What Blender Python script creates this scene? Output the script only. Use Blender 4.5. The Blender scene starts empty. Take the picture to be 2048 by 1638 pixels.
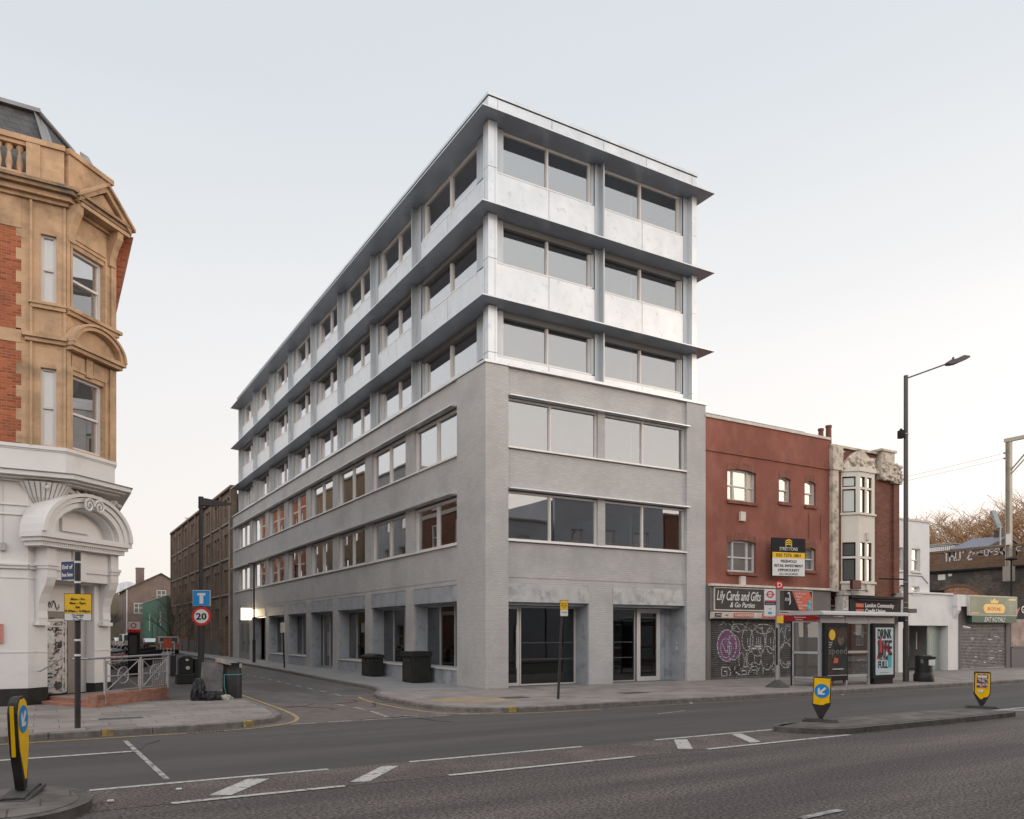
import bpy, math, random
from mathutils import Matrix, Vector
random.seed(7)
R = math.radians
SC = bpy.context.scene
COL = SC.collection

# ---------------------------------------------------------------- camera, world, sun
CAM = (-12.866, -23.527, 2.0)
cam = bpy.data.cameras.new('camera')
camo = bpy.data.objects.new('camera', cam)
COL.objects.link(camo)
camo.location = CAM
camo.rotation_euler = (R(90), 0, -math.atan2(.509, .861))
cam.sensor_width = 36
cam.lens = 27.83
cam.shift_y = .21875
cam.clip_start = .1
cam.clip_end = 3000
SC.camera = camo

SUN_AZ = (.86, -.51)
SUN_EL = 11
w = bpy.data.worlds.new('World')
SC.world = w
w.use_nodes = True
wt = w.node_tree
wt.nodes.clear()

def wn(t, **k):
    n = wt.nodes.new(t)
    for a, b in k.items():
        setattr(n, a, b)
    return n

def wm(op, a, b=None, clamp=False):
    n = wn('ShaderNodeMath', operation=op, use_clamp=clamp)
    for i, s in enumerate((a, b)):
        if s is None:
            continue
        if isinstance(s, (int, float)):
            n.inputs[i].default_value = s
        else:
            wt.links.new(s, n.inputs[i])
    return n.outputs[0]

tc = wn('ShaderNodeTexCoord')
sp = wn('ShaderNodeSeparateXYZ')
wt.links.new(tc.outputs['Generated'], sp.inputs[0])
vx, vy, vz = sp.outputs
zc = wm('MAXIMUM', vz, 0.0)
cr = wn('ShaderNodeValToRGB')
els = cr.color_ramp.elements
stops = [(0, (.93, .85, .775)), (.13, (.92, .875, .84)), (.3, (.865, .86, .865)), (.55, (.69, .735, .775)), (1, (.58, .64, .71))]
els[0].position = 0
els[0].color = stops[0][1] + (1,)
els[1].position = 1
els[1].color = stops[-1][1] + (1,)
for p, c in stops[1:-1]:
    e = els.new(p)
    e.color = c + (1,)
wt.links.new(zc, cr.inputs[0])
hl = wm('SQRT', wm('ADD', wm('MULTIPLY', vx, vx), wm('MULTIPLY', vy, vy)))
g = wm('DIVIDE', wm('ADD', wm('MULTIPLY', vx, .93), wm('MULTIPLY', vy, -.37)), wm('MAXIMUM', hl, .01))
g0 = wm('MAXIMUM', g, 0.0)
glow = wm('MULTIPLY', wm('POWER', g0, 5.0), wm('POWER', wm('SUBTRACT', 1.0, zc), 4.0))
side = wm('MULTIPLY', wm('MULTIPLY', wm('ADD', g, .35, True), .20), wm('POWER', wm('SUBTRACT', 1.0, zc), 2.0))
amp = wm('ADD', wm('MULTIPLY', glow, .75), side)
mx = wn('ShaderNodeMix', data_type='RGBA', blend_type='ADD')
mx.inputs[0].default_value = 1
wt.links.new(cr.outputs[0], mx.inputs[6])
tint = wn('ShaderNodeVectorMath', operation='SCALE')
tint.inputs[0].default_value = (1.25, 1.0, .8)
wt.links.new(amp, tint.inputs['Scale'])
wt.links.new(tint.outputs[0], mx.inputs[7])
# faint thin high cloud
nz = wn('ShaderNodeTexNoise')
nz.inputs['Scale'].default_value = 2.2
nz.inputs['Detail'].default_value = 3
mp = wn('ShaderNodeMapping')
mp.inputs['Scale'].default_value = (1, 1, 5)
wt.links.new(tc.outputs['Generated'], mp.inputs[0])
wt.links.new(mp.outputs[0], nz.inputs[0])
cl = wm('ADD', wm('MULTIPLY', nz.outputs[0], .05), .985)
# extra sky brightness added overhead and behind the camera to light the facades
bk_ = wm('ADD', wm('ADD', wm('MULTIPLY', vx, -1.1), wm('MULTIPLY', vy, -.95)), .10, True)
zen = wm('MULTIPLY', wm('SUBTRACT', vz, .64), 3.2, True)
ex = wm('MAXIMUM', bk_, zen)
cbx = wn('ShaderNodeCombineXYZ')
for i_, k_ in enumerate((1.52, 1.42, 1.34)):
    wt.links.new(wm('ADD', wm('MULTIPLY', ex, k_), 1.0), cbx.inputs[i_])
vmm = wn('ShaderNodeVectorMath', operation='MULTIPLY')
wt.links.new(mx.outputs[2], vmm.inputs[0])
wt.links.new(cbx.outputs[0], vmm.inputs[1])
sc2 = wn('ShaderNodeVectorMath', operation='SCALE')
wt.links.new(vmm.outputs[0], sc2.inputs[0])
wt.links.new(cl, sc2.inputs['Scale'])
bg = wn('ShaderNodeBackground')
bg.inputs[1].default_value = 1.0
wt.links.new(sc2.outputs[0], bg.inputs[0])
sky = wn('ShaderNodeTexSky', sky_type='NISHITA')
sky.sun_disc = False
sky.sun_elevation = R(SUN_EL)
sky.sun_rotation = math.atan2(SUN_AZ[0], SUN_AZ[1])
bg2 = wn('ShaderNodeBackground')
bg2.inputs[1].default_value = .006
wt.links.new(sky.outputs[0], bg2.inputs[0])
ad = wn('ShaderNodeAddShader')
wt.links.new(bg.outputs[0], ad.inputs[0])
wt.links.new(bg2.outputs[0], ad.inputs[1])
ow = wn('ShaderNodeOutputWorld')
wt.links.new(ad.outputs[0], ow.inputs[0])

sun = bpy.data.lights.new('sun', 'SUN')
sun.energy = .85
sun.angle = R(24)
sun.color = (1, .80, .62)
suno = bpy.data.objects.new('sun', sun)
COL.objects.link(suno)
sd = Vector((SUN_AZ[0] * math.cos(R(SUN_EL)), SUN_AZ[1] * math.cos(R(SUN_EL)), math.sin(R(SUN_EL))))
suno.rotation_euler = sd.to_track_quat('Z', 'Y').to_euler()
suno.location = (60, -40, 40)
SC.view_settings.view_transform = 'Standard'
SC.view_settings.look = 'None'
SC.view_settings.exposure = 0.0
SC.view_settings.gamma = 1.0

# ---------------------------------------------------------------- helpers
def srgb(r, g_, b):
    return tuple(((v / 255) / 12.92 if v <= 10 else ((v / 255 + .055) / 1.055) ** 2.4) for v in (r, g_, b))

MATS = {}

def mat(name, c, r=.7, metal=0., var=.12, vs=.6, c2=None, c2s=1.2, c2t=(.45, .6), bump=0., bs=40., brick=None, mortar=None, bvar=.25,
        stretch=(1, 1, 1), spec=.25, coat=0., emit=0., off=0., cs=None):
    """procedural principled material on world position; brick=(width,height,mortar)"""
    if name in MATS:
        return MATS[name]
    m = bpy.data.materials.new(name)
    m.use_nodes = True
    nt = m.node_tree
    P = nt.nodes['Principled BSDF']
    L = nt.links.new
    def N(t, **k):
        n = nt.nodes.new(t)
        for a, b in k.items():
            setattr(n, a, b)
        return n
    geo = N('ShaderNodeNewGeometry')
    pos = geo.outputs['Position']
    P.inputs['Roughness'].default_value = r
    P.inputs['Metallic'].default_value = metal
    P.inputs['Specular IOR Level'].default_value = spec
    P.inputs['Coat Weight'].default_value = coat
    mpn = N('ShaderNodeMapping')
    mpn.inputs['Scale'].default_value = stretch
    mpn.inputs['Location'].default_value = (off, off * 1.7, off * .6)
    L(pos, mpn.inputs[0])
    p = mpn.outputs[0]
    col = None
    hgt = None
    if brick:
        s3 = N('ShaderNodeSeparateXYZ')
        L(pos, s3.inputs[0])
        ad1 = N('ShaderNodeMath', operation='ADD')
        L(s3.outputs[0], ad1.inputs[0])
        L(s3.outputs[1], ad1.inputs[1])
        cb = N('ShaderNodeCombineXYZ')
        L(ad1.outputs[0], cb.inputs[0])
        L(s3.outputs[2], cb.inputs[1])
        if len(brick) > 3:   # horizontal slabs
            L(s3.outputs[0], cb.inputs[0])
            L(s3.outputs[1], cb.inputs[1])
        bt = N('ShaderNodeTexBrick')
        bt.offset = .5
        L(cb.outputs[0], bt.inputs[0])
        bt.inputs['Scale'].default_value = 1
        bt.inputs['Brick Width'].default_value = brick[0]
        bt.inputs['Row Height'].default_value = brick[1]
        bt.inputs['Mortar Size'].default_value = brick[2]
        bt.inputs['Mortar Smooth'].default_value = .3
        bt.inputs['Bias'].default_value = 0
        bt.inputs['Color1'].default_value = tuple(v * (1 - bvar) for v in c) + (1,)
        bt.inputs['Color2'].default_value = tuple(min(1, v * (1 + bvar)) for v in c) + (1,)
        bt.inputs['Mortar'].default_value = (mortar or tuple(v * .75 for v in c)) + (1,)
        col = bt.outputs[0]
        iv = N('ShaderNodeMath', operation='SUBTRACT')
        iv.inputs[0].default_value = 1
        L(bt.outputs[1], iv.inputs[1])
        hgt = iv.outputs[0]
    if c2:
        n2 = N('ShaderNodeTexNoise')
        n2.inputs['Scale'].default_value = c2s
        n2.inputs['Detail'].default_value = 5
        n2.inputs['Roughness'].default_value = .62
        if cs:
            mp2 = N('ShaderNodeMapping')
            mp2.inputs['Scale'].default_value = cs
            L(pos, mp2.inputs[0])
            L(mp2.outputs[0], n2.inputs[0])
        else:
            L(p, n2.inputs[0])
        rp = N('ShaderNodeMapRange')
        rp.inputs[1].default_value = c2t[0]
        rp.inputs[2].default_value = c2t[1]
        L(n2.outputs[0], rp.inputs[0])
        mxn = N('ShaderNodeMix', data_type='RGBA')
        L(rp.outputs[0], mxn.inputs[0])
        if col:
            L(col, mxn.inputs[6])
        else:
            mxn.inputs[6].default_value = c + (1,)
        mxn.inputs[7].default_value = c2 + (1,)
        col = mxn.outputs[2]
    if var:
        nn = N('ShaderNodeTexNoise')
        nn.inputs['Scale'].default_value = vs
        nn.inputs['Detail'].default_value = 6
        nn.inputs['Roughness'].default_value = .65
        L(p, nn.inputs[0])
        mr = N('ShaderNodeMapRange')
        mr.inputs[1].default_value = .34
        mr.inputs[2].default_value = .66
        mr.inputs[3].default_value = 1 - var
        mr.inputs[4].default_value = 1 + var
        L(nn.outputs[0], mr.inputs[0])
        vsn = N('ShaderNodeVectorMath', operation='SCALE')
        if col:
            L(col, vsn.inputs[0])
        else:
            vsn.inputs[0].default_value = c
        L(mr.outputs[0], vsn.inputs['Scale'])
        col = vsn.outputs[0]
        rr = N('ShaderNodeMapRange')
        rr.inputs[3].default_value = max(.02, r - .12)
        rr.inputs[4].default_value = min(1, r + .12)
        L(nn.outputs[0], rr.inputs[0])
        L(rr.outputs[0], P.inputs['Roughness'])
    if col:
        L(col, P.inputs['Base Color'])
    else:
        P.inputs['Base Color'].default_value = c + (1,)
    if bump or hgt:
        bn = N('ShaderNodeBump')
        bn.inputs['Strength'].default_value = bump or .3
        if hgt:
            bn.inputs['Distance'].default_value = .008
            L(hgt, bn.inputs['Height'])
        else:
            bn.inputs['Distance'].default_value = .01
            nb = N('ShaderNodeTexNoise')
            nb.inputs['Scale'].default_value = bs
            nb.inputs['Detail'].default_value = 3
            L(p, nb.inputs[0])
            L(nb.outputs[0], bn.inputs['Height'])
        L(bn.outputs[0], P.inputs['Normal'])
    if emit:
        P.inputs['Emission Color'].default_value = c + (1,)
        P.inputs['Emission Strength'].default_value = emit
    MATS[name] = m
    return m

def glassmat(name, refl=.42, tint=(.55, .6, .58), rough=0.0, dark=None, graze=.85):
    """coated glazing: a fixed mirror share rising at grazing angles, the rest seen through (or dark backing)"""
    m = bpy.data.materials.new(name)
    m.use_nodes = True
    nt = m.node_tree
    nt.nodes.clear()
    L = nt.links.new
    gl = nt.nodes.new('ShaderNodeBsdfGlossy')
    gl.inputs['Roughness'].default_value = rough
    gl.inputs['Color'].default_value = (.95, .95, .97, 1)
    if dark:
        tr = nt.nodes.new('ShaderNodeBsdfDiffuse')
        tr.inputs[0].default_value = dark + (1,)
    else:
        tr = nt.nodes.new('ShaderNodeBsdfTransparent')
        tr.inputs[0].default_value = tint + (1,)
    lw = nt.nodes.new('ShaderNodeLayerWeight')
    lw.inputs[0].default_value = .5
    pw_ = nt.nodes.new('ShaderNodeMath')
    pw_.operation = 'POWER'
    pw_.inputs[1].default_value = 1.5
    L(lw.outputs['Facing'], pw_.inputs[0])
    mr = nt.nodes.new('ShaderNodeMapRange')
    mr.inputs[3].default_value = refl * .6
    mr.inputs[4].default_value = min(1, refl * .6 + graze)
    L(pw_.outputs[0], mr.inputs[0])
    geo = nt.nodes.new('ShaderNodeNewGeometry')
    ns = nt.nodes.new('ShaderNodeTexNoise')
    ns.inputs['Scale'].default_value = .55
    ns.inputs['Detail'].default_value = 1
    L(geo.outputs['Position'], ns.inputs[0])
    bp = nt.nodes.new('ShaderNodeBump')
    bp.inputs['Strength'].default_value = .05
    bp.inputs['Distance'].default_value = .05
    L(ns.outputs[0], bp.inputs['Height'])
    L(bp.outputs[0], gl.inputs['Normal'])
    ms = nt.nodes.new('ShaderNodeMixShader')
    L(mr.outputs[0], ms.inputs[0])
    L(tr.outputs[0], ms.inputs[1])
    L(gl.outputs[0], ms.inputs[2])
    o = nt.nodes.new('ShaderNodeOutputMaterial')
    L(ms.outputs[0], o.inputs[0])
    MATS[name] = m
    return m

W = {}
PR = random.Random(99)
SPLIT = {'reveal_lining', 'shopfront_pier', 'carved_parapet_block', 'shopfront_pilaster', 'pilaster_panel', 'vent_box', 'door_side_panel', 'floor_slab', 'interior_partition', 'interior_column', 'red_emblem', 'sticker', 'white_notice', 'wall_pipe', 'lintel_panel', 'spandrel_panel', 'canopy_shelf', 'label_sticker', 'side_strip', 'chevron_emblem', 'console_bracket', 'clamp_band', 'intercom_panel', 'reveal_soffit', 'stone_band', 'loose_lead_sheet', 'plank_door', 'timber_stack', 'route_tiles', 'stall_riser', 'parapet_joints', 'post_grooves'}

class M:
    def __init__(s, xf=None):
        s.ch = []; s.v = []; s.f = []; s.mi = []; s.k = 0; s.xf = xf; s.sm = []
        s.smooth = False
    def add(s, vs, fs):
        b = len(s.v)
        s.ch.append(b)
        for p in vs:
            p = Vector(p)
            if s.xf is not None:
                p = s.xf @ p
            s.v.append(tuple(p))
        for f in fs:
            s.f.append(tuple(i + b for i in f)); s.mi.append(s.k); s.sm.append(s.smooth)
        return s
    def box(s, x0, x1, y0, y1, z0, z1):
        if x0 > x1: x0, x1 = x1, x0
        if y0 > y1: y0, y1 = y1, y0
        if z0 > z1: z0, z1 = z1, z0
        return s.add([(x0,y0,z0),(x1,y0,z0),(x1,y1,z0),(x0,y1,z0),(x0,y0,z1),(x1,y0,z1),(x1,y1,z1),(x0,y1,z1)],
                     [(0,3,2,1),(4,5,6,7),(0,1,5,4),(1,2,6,5),(2,3,7,6),(3,0,4,7)])
    def prism(s, poly, a, b, ax='z'):
        n = len(poly)
        def P(p, t):
            return (p[0], p[1], t) if ax == 'z' else ((t, p[0], p[1]) if ax == 'x' else (p[0], t, p[1]))
        vs = [P(p, a) for p in poly] + [P(p, b) for p in poly]
        fs = [tuple(range(n)), tuple(range(2*n-1, n-1, -1))] + [(i, (i+1) % n + 0, (i+1) % n + n, i + n) for i in range(n)]
        return s.add(vs, fs)
    def cyl(s, p0, p1, r0, r1=None, n=12, caps=True):
        r1 = r0 if r1 is None else r1
        p0 = Vector(p0); p1 = Vector(p1)
        d = (p1 - p0)
        if d.length < 1e-6: return s
        q = d.to_track_quat('Z', 'Y')
        vs = []
        for p, r in ((p0, r0), (p1, r1)):
            for i in range(n):
                a = 2 * math.pi * i / n
                vs.append(p + q @ Vector((r * math.cos(a), r * math.sin(a), 0)))
        fs = [(i, (i+1) % n, (i+1) % n + n, i + n) for i in range(n)]
        o = s.smooth
        s.smooth = n > 7
        s.add(vs, fs)
        s.smooth = o
        if caps:
            s.add(vs[:n], [tuple(range(n-1, -1, -1))]); s.add(vs[n:], [tuple(range(n))])
        return s
    def tube(s, pts, r, n=8):
        for a, b in zip(pts, pts[1:]):
            s.cyl(a, b, r, r, n)
        return s
    def lathe(s, c, prof, n=16, smooth=True):
        vs = []
        for r, z in prof:
            for i in range(n):
                a = 2 * math.pi * i / n
                vs.append((c[0] + r * math.cos(a), c[1] + r * math.sin(a), c[2] + z))
        fs = []
        for j in range(len(prof) - 1):
            for i in range(n):
                fs.append((j*n+i, j*n+(i+1) % n, (j+1)*n+(i+1) % n, (j+1)*n+i))
        o = s.smooth; s.smooth = smooth
        s.add(vs, fs)
        s.smooth = o
        s.add(vs[:n], [tuple(range(n-1, -1, -1))]); s.add(vs[-n:], [tuple(range(n))])
        return s
    def ball(s, c, r, n=8, m=6, sx=1, sy=1, sz=1):
        prof = [(max(.001, math.sin(math.pi * j / m)) , -math.cos(math.pi * j / m)) for j in range(m + 1)]
        vs = []
        for a_, z in prof:
            for i in range(n):
                t = 2 * math.pi * i / n
                vs.append((c[0] + r*sx*a_*math.cos(t), c[1] + r*sy*a_*math.sin(t), c[2] + r*sz*z))
        fs = [(j*n+i, j*n+(i+1) % n, (j+1)*n+(i+1) % n, (j+1)*n+i) for j in range(m) for i in range(n)]
        o = s.smooth; s.smooth = True
        s.add(vs, fs); s.smooth = o
        return s
    def quad(s, *p):
        return s.add(list(p), [tuple(range(len(p)))])
    def out(s, name, mats, parent=None, bevel=0., origin=None):
        if name in SPLIT and parent is not None and len(s.ch) > 1:
            # one object per separate piece (pieces whose boxes touch stay together)
            bb = []
            for a, b in zip(s.ch, s.ch[1:] + [len(s.v)]):
                q = s.v[a:b]
                bb.append([min(p[i] for p in q) - .012 for i in range(3)] + [max(p[i] for p in q) + .012 for i in range(3)])
            g = list(range(len(bb)))
            def rt(i):
                while g[i] != i: i = g[i]
                return i
            for i in range(len(bb)):
                for j in range(i):
                    if all(bb[i][k] <= bb[j][k+3] and bb[j][k] <= bb[i][k+3] for k in range(3)): g[rt(i)] = rt(j)
            roots = sorted({rt(i) for i in range(len(bb))})
            if len(roots) > 1:
                import bisect
                for r_ in roots:
                    m2 = M(); mp_ = {}
                    for f, k, sm_ in zip(s.f, s.mi, s.sm):
                        c_ = bisect.bisect_right(s.ch, f[0]) - 1
                        if rt(c_) != r_: continue
                        nf = []
                        for i in f:
                            if i not in mp_: mp_[i] = len(m2.v); m2.v.append(s.v[i])
                            nf.append(mp_[i])
                        m2.f.append(tuple(nf)); m2.mi.append(k); m2.sm.append(sm_)
                    m2.ch = [0]
                    o = m2.out(name, mats, parent, bevel)
                return o
        me = bpy.data.meshes.new(name)
        me.from_pydata(s.v, [], s.f)
        if not isinstance(mats, (list, tuple)): mats = [mats]
        for x in mats: me.materials.append(x)
        me.polygons.foreach_set('material_index', s.mi)
        me.polygons.foreach_set('use_smooth', s.sm)
        import bmesh
        b = bmesh.new(); b.from_mesh(me)
        bmesh.ops.remove_doubles(b, verts=b.verts, dist=1e-5) if False else None
        bmesh.ops.recalc_face_normals(b, faces=b.faces)
        b.to_mesh(me); b.free()
        o = bpy.data.objects.new(name, me)
        COL.objects.link(o)
        if parent is not None:
            o.parent = parent
            Wm = W[parent]
            me.transform(Wm.inverted())
            W[o] = Wm
        elif origin is not None:
            me.transform(Matrix.Translation(-Vector(origin)))
            o.location = origin
            W[o] = Matrix.Translation(origin)
        else:
            W[o] = Matrix.Identity(4)
        if bevel:
            bm = o.modifiers.new('bevel', 'BEVEL')
            bm.width = bevel; bm.segments = 2; bm.limit_method = 'ANGLE'
        return o

def tag(o, label=None, cat=None, group=None, kind=None):
    if label: o['label'] = label
    if cat: o['category'] = cat
    if group: o['group'] = group
    if kind: o['kind'] = kind
    return o

def thing(name, loc, label, cat, group=None, rz=0, tilt=(0, 0)):
    o = bpy.data.objects.new(name, None)
    COL.objects.link(o)
    o.empty_display_size = .3
    o.location = loc
    o.rotation_euler = (tilt[0], tilt[1], rz)
    from mathutils import Euler
    W[o] = Matrix.Identity(4) if False else Matrix.Translation(loc) @ Euler((tilt[0], tilt[1], rz)).to_matrix().to_4x4()
    return tag(o, label, cat, group)

def dup(o, loc=None, rz=None, label=None, parent=None, tilt=None):
    c = o.copy()
    COL.objects.link(c)
    if parent is not None: c.parent = parent
    if loc is not None: c.location = loc
    if rz is not None: c.rotation_euler.z = rz
    if tilt is not None: c.rotation_euler.x, c.rotation_euler.y = tilt
    if label: c['label'] = label
    for ch in list(o.children):
        dup(ch, parent=c)
    return c

def frame(o, xd, up=(0, 0, 1)):
    """matrix with local x along xd, local z up, local y = up x xd (into the wall)"""
    x = Vector(xd).normalized(); z = Vector(up).normalized(); y = z.cross(x)
    return Matrix(((x[0], y[0], z[0], o[0]), (x[1], y[1], z[1], o[1]), (x[2], y[2], z[2], o[2]), (0, 0, 0, 1)))

def text(s, size, fr, x, z, mt, parent, name='lettering', align='LEFT', ext=.004, shear=0., sx=1., sz=1., bold=0., off=-.006, fit=None):
    """real raised lettering on a vertical face; fr: frame, letters face local -y"""
    cu = bpy.data.curves.new(name, 'FONT')
    cu.body = s; cu.size = size; cu.align_x = align; cu.extrude = ext; cu.shear = shear; cu.offset = bold; cu.resolution_u = 2
    t = bpy.data.objects.new(name, cu)
    COL.objects.link(t)
    bpy.context.view_layer.update()
    me = bpy.data.meshes.new_from_object(t.evaluated_get(bpy.context.evaluated_depsgraph_get()))
    bpy.data.objects.remove(t)
    if fit and len(me.vertices):
        xs = [v.co.x for v in me.vertices]
        k = fit / (max(xs) - min(xs))
        sx = k
    # font lies in xy, facing +z  ->  local x, z, facing -y
    T = fr @ Matrix.Translation((x, off, z)) @ Matrix(((sx, 0, 0, 0), (0, 0, -1, 0), (0, sz, 0, 0), (0, 0, 0, 1)))
    me.transform(W[parent].inverted() @ T)
    me.materials.clear(); me.materials.append(mt)
    me.name = name
    o = bpy.data.objects.new(name, me)
    COL.objects.link(o)
    o.parent = parent
    W[o] = W[parent]
    return o

def window(parent, fr, x0, x1, z0, z1, d=0., ms=(), ts=(), fw=.06, fd=.08, mt=None, gm=None, sash=0., name='window', pd=.05):
    """frame ring with mullions ms (x positions) and transoms ts (z), each light a pane; local y = depth"""
    m = M(fr)
    m.box(x0, x1, d, d+fd, z1-fw, z1); m.box(x0, x1, d, d+fd, z0, z0+fw)
    m.box(x0, x0+fw, d+.001, d+fd-.001, z0+fw, z1-fw); m.box(x1-fw, x1, d+.001, d+fd-.001, z0+fw, z1-fw)
    xs = [x0+fw] + sorted(ms) + [x1-fw]
    for x in ms: m.box(x-fw/2, x+fw/2, d+.002, d+fd-.002, z0+fw, z1-fw)
    for z in ts:
        m.box(x0+fw, x1-fw, d+.006, d+fd-.006, z-fw/2, z+fw/2)
    if sash:
        for i in range(len(xs)-1):
            a = xs[i] + (fw/2 if i else 0) ; b = xs[i+1] - (fw/2 if i < len(xs)-2 else 0)
            s = sash
            m.box(a+.004, b-.004, d+.02, d+fd-.01, z0+fw, z0+fw+s); m.box(a+.004, b-.004, d+.02, d+fd-.01, z1-fw-s, z1-fw)
            m.box(a+.004, a+s, d+.021, d+fd-.011, z0+fw+s, z1-fw-s); m.box(b-s, b-.004, d+.021, d+fd-.011, z0+fw+s, z1-fw-s)
    o = m.out(name, mt, parent)
    for i in range(len(xs)-1):
        p = M(fr)
        # panes are never perfectly true: each sits a few millimetres out of plane
        a_, b_, zz0, zz1 = xs[i], xs[i+1], z0+fw*.5, z1-fw*.5
        e_ = [PR.uniform(-.004, .004) for _ in range(3)]
        y_ = [d+pd+e_[0], d+pd-e_[0], d+pd-e_[0]+e_[1], d+pd+e_[0]+e_[1]]
        p.add([(a_, y_[0], zz0), (b_, y_[1], zz0), (b_, y_[2], zz1), (a_, y_[3], zz1), (a_, y_[0]+.01, zz0), (b_, y_[1]+.01, zz0), (b_, y_[2]+.01, zz1), (a_, y_[3]+.01, zz1)],
              [(0,1,2,3), (7,6,5,4), (0,4,5,1), (1,5,6,2), (2,6,7,3), (3,7,4,0)])
        p.out('pane', gm, o)
    return o

# ---------------------------------------------------------------- shared materials
m_ground = mat('ground_earth', (.09, .085, .08), .9, vs=.2)
m_asph = mat('asphalt_smooth', (.058, .051, .048), .82, var=.14, vs=9, c2=(.086, .075, .070), c2s=.8, c2t=(.42, .72), cs=(.1, 1.0, 1), bump=.25, bs=120, stretch=(.5, 1.6, 1), spec=.3)
m_coarse = mat('asphalt_coarse', (.072, .060, .055), .9, var=1.0, vs=27, c2=(.125, .103, .094), c2s=.9, c2t=(.40, .70), cs=(.14, 1.0, 1), bump=.9, bs=70, stretch=(.8, 1.2, 1), spec=.3)
m_redasph = mat('asphalt_red', (.085, .068, .061), .9, var=.9, vs=27, c2=(.115, .090, .080), c2s=1.1, bump=.7, bs=80, spec=.3)
m_jasph = mat('asphalt_worn', (.125, .100, .090), .88, var=.22, vs=3, c2=(.105, .088, .082), c2s=1.1, c2t=(.5, .66), bump=.5, bs=90, spec=.3)
m_side = mat('asphalt_side', (.088, .080, .077), .86, var=.22, vs=1.5, c2=(.125, .11, .103), c2s=.5, c2t=(.45, .7), bump=.4, bs=90, stretch=(1.5, .7, 1), spec=.35)
m_foot = mat('asphalt_footway', (.085, .076, .071), .85, var=.2, vs=1.2, bump=.4, bs=100)
m_slab = mat('paving_slab', (.225, .196, .178), .82, var=.14, vs=1.3, brick=(.9, .6, .010, 1), mortar=(.105, .09, .08), bvar=.13, c2=(.17, .145, .128), c2s=.9, c2t=(.5, .75))
m_slab2 = mat('paving_slab_grey', (.225, .218, .215), .8, var=.1, vs=1.3, brick=(.75, .6, .006, 1), mortar=(.16, .155, .15), bvar=.08)
m_kerb = mat('kerb_granite', (.16, .142, .13), .8, var=.3, vs=5, bump=.3, bs=60)
m_kerbd = mat('kerb_dark', (.10, .088, .08), .85, var=.35, vs=4, bump=.5, bs=50)
m_white = mat('road_paint_white', (.40, .375, .35), .7, var=.15, vs=14, c2=(.13, .11, .10), c2s=11, c2t=(.52, .66))
m_wornw = mat('road_paint_worn', (.33, .31, .29), .75, var=.2, vs=14, c2=(.13, .118, .11), c2s=6, c2t=(.46, .6))
m_yel = mat('road_paint_yellow', (.33, .235, .10), .75, var=.2, vs=12, c2=(.15, .125, .11), c2s=8, c2t=(.5, .68))
m_yelb = mat('kerb_paint_yellow', (.36, .235, .05), .7, var=.3, vs=9, c2=(.16, .14, .12), c2s=7, c2t=(.5, .62))
m_orange = mat('pavement_stain', (.27, .20, .135), .85, var=.2, vs=2)
m_patch = mat('asphalt_crack', (.05, .043, .04), .9, var=.2, vs=5)
m_isl = mat('island_paving', (.125, .108, .097), .85, var=.3, vs=2.5, brick=(.6, .45, .012, 1), mortar=(.06, .05, .045), bvar=.15, c2=(.085, .07, .062), c2s=1.6, c2t=(.48, .65))
m_iron = mat('cast_iron', (.10, .095, .09), .55, metal=.5, vs=6)

def S(name, m, mt, label=None):
    o = m.out(name, mt)
    return tag(o, label, None, None, 'structure')

def poly_sheet(name, pts, z, mt, thick=None):
    m = M()
    if thick: m.prism(pts, z - thick, z)
    else: m.quad(*[(x, y, z) for x, y in pts])
    return S(name, m, mt)

S('ground', M().quad((-500, -500, -.05), (500, -500, -.05), (500, 700, -.05), (-500, 700, -.05)), m_ground)
S('road', M().quad((-300, -20.7, 0), (300, -20.7, 0), (300, -6.0, 0), (-300, -6.0, 0)), m_coarse)
S('road_north_lane', M().quad((-300, -12.12, .004), (300, -12.12, .004), (300, -6.25, .004), (-300, -6.25, .004)), m_asph)
S('road_centre_strip', M().quad((-60, -13.5, .004), (80, -13.5, .004), (80, -12.12, .004), (-60, -12.12, .004)), m_redasph)
S('side_road', M().quad((-8.3, -1.2, .001), (-1.5, -1.2, .001), (-1.5, 120, .001), (-8.3, 120, .001)), m_side)
jp = [(-10, -6.25), (-.8, -6.25), (-.8, -5), (-3.0, 1.5), (-4.6, .9), (-5.2, -.7), (-6.1, -1.3), (-7.0, -.4), (-8.4, -.9), (-10, -2)]
S('junction_surface', M().quad(*[(x, y, .006) for x, y in jp]), m_jasph)

def offs(pts, d):
    out = []
    for i, p in enumerate(pts):
        a = Vector(pts[max(0, i-1)]); b = Vector(pts[min(len(pts)-1, i+1)])
        t = (b - a).normalized(); n = Vector((-t[1], t[0]))
        out.append((p[0] + n[0]*d, p[1] + n[1]*d))
    return out

def strip(m, pts, w0, w1, z0, z1):
    a = offs(pts, w0); b = offs(pts, w1)
    for i in range(len(pts)-1):
        v = [(*a[i], z0), (*a[i+1], z0), (*b[i+1], z0), (*b[i], z0), (*a[i], z1), (*a[i+1], z1), (*b[i+1], z1), (*b[i], z1)]
        if z0 == z1: m.quad(*v[4:])
        else: m.add(v, [(0,3,2,1),(4,5,6,7),(0,1,5,4),(1,2,6,5),(2,3,7,6),(3,0,4,7)])

def smooth_pts(pts, n=3):
    for _ in range(n):
        o = [pts[0]]
        for a, b in zip(pts, pts[1:]):
            o += [(a[0]*.75+b[0]*.25, a[1]*.75+b[1]*.25), (a[0]*.25+b[0]*.75, a[1]*.25+b[1]*.75)]
        o.append(pts[-1]); pts = o
    return pts

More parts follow.
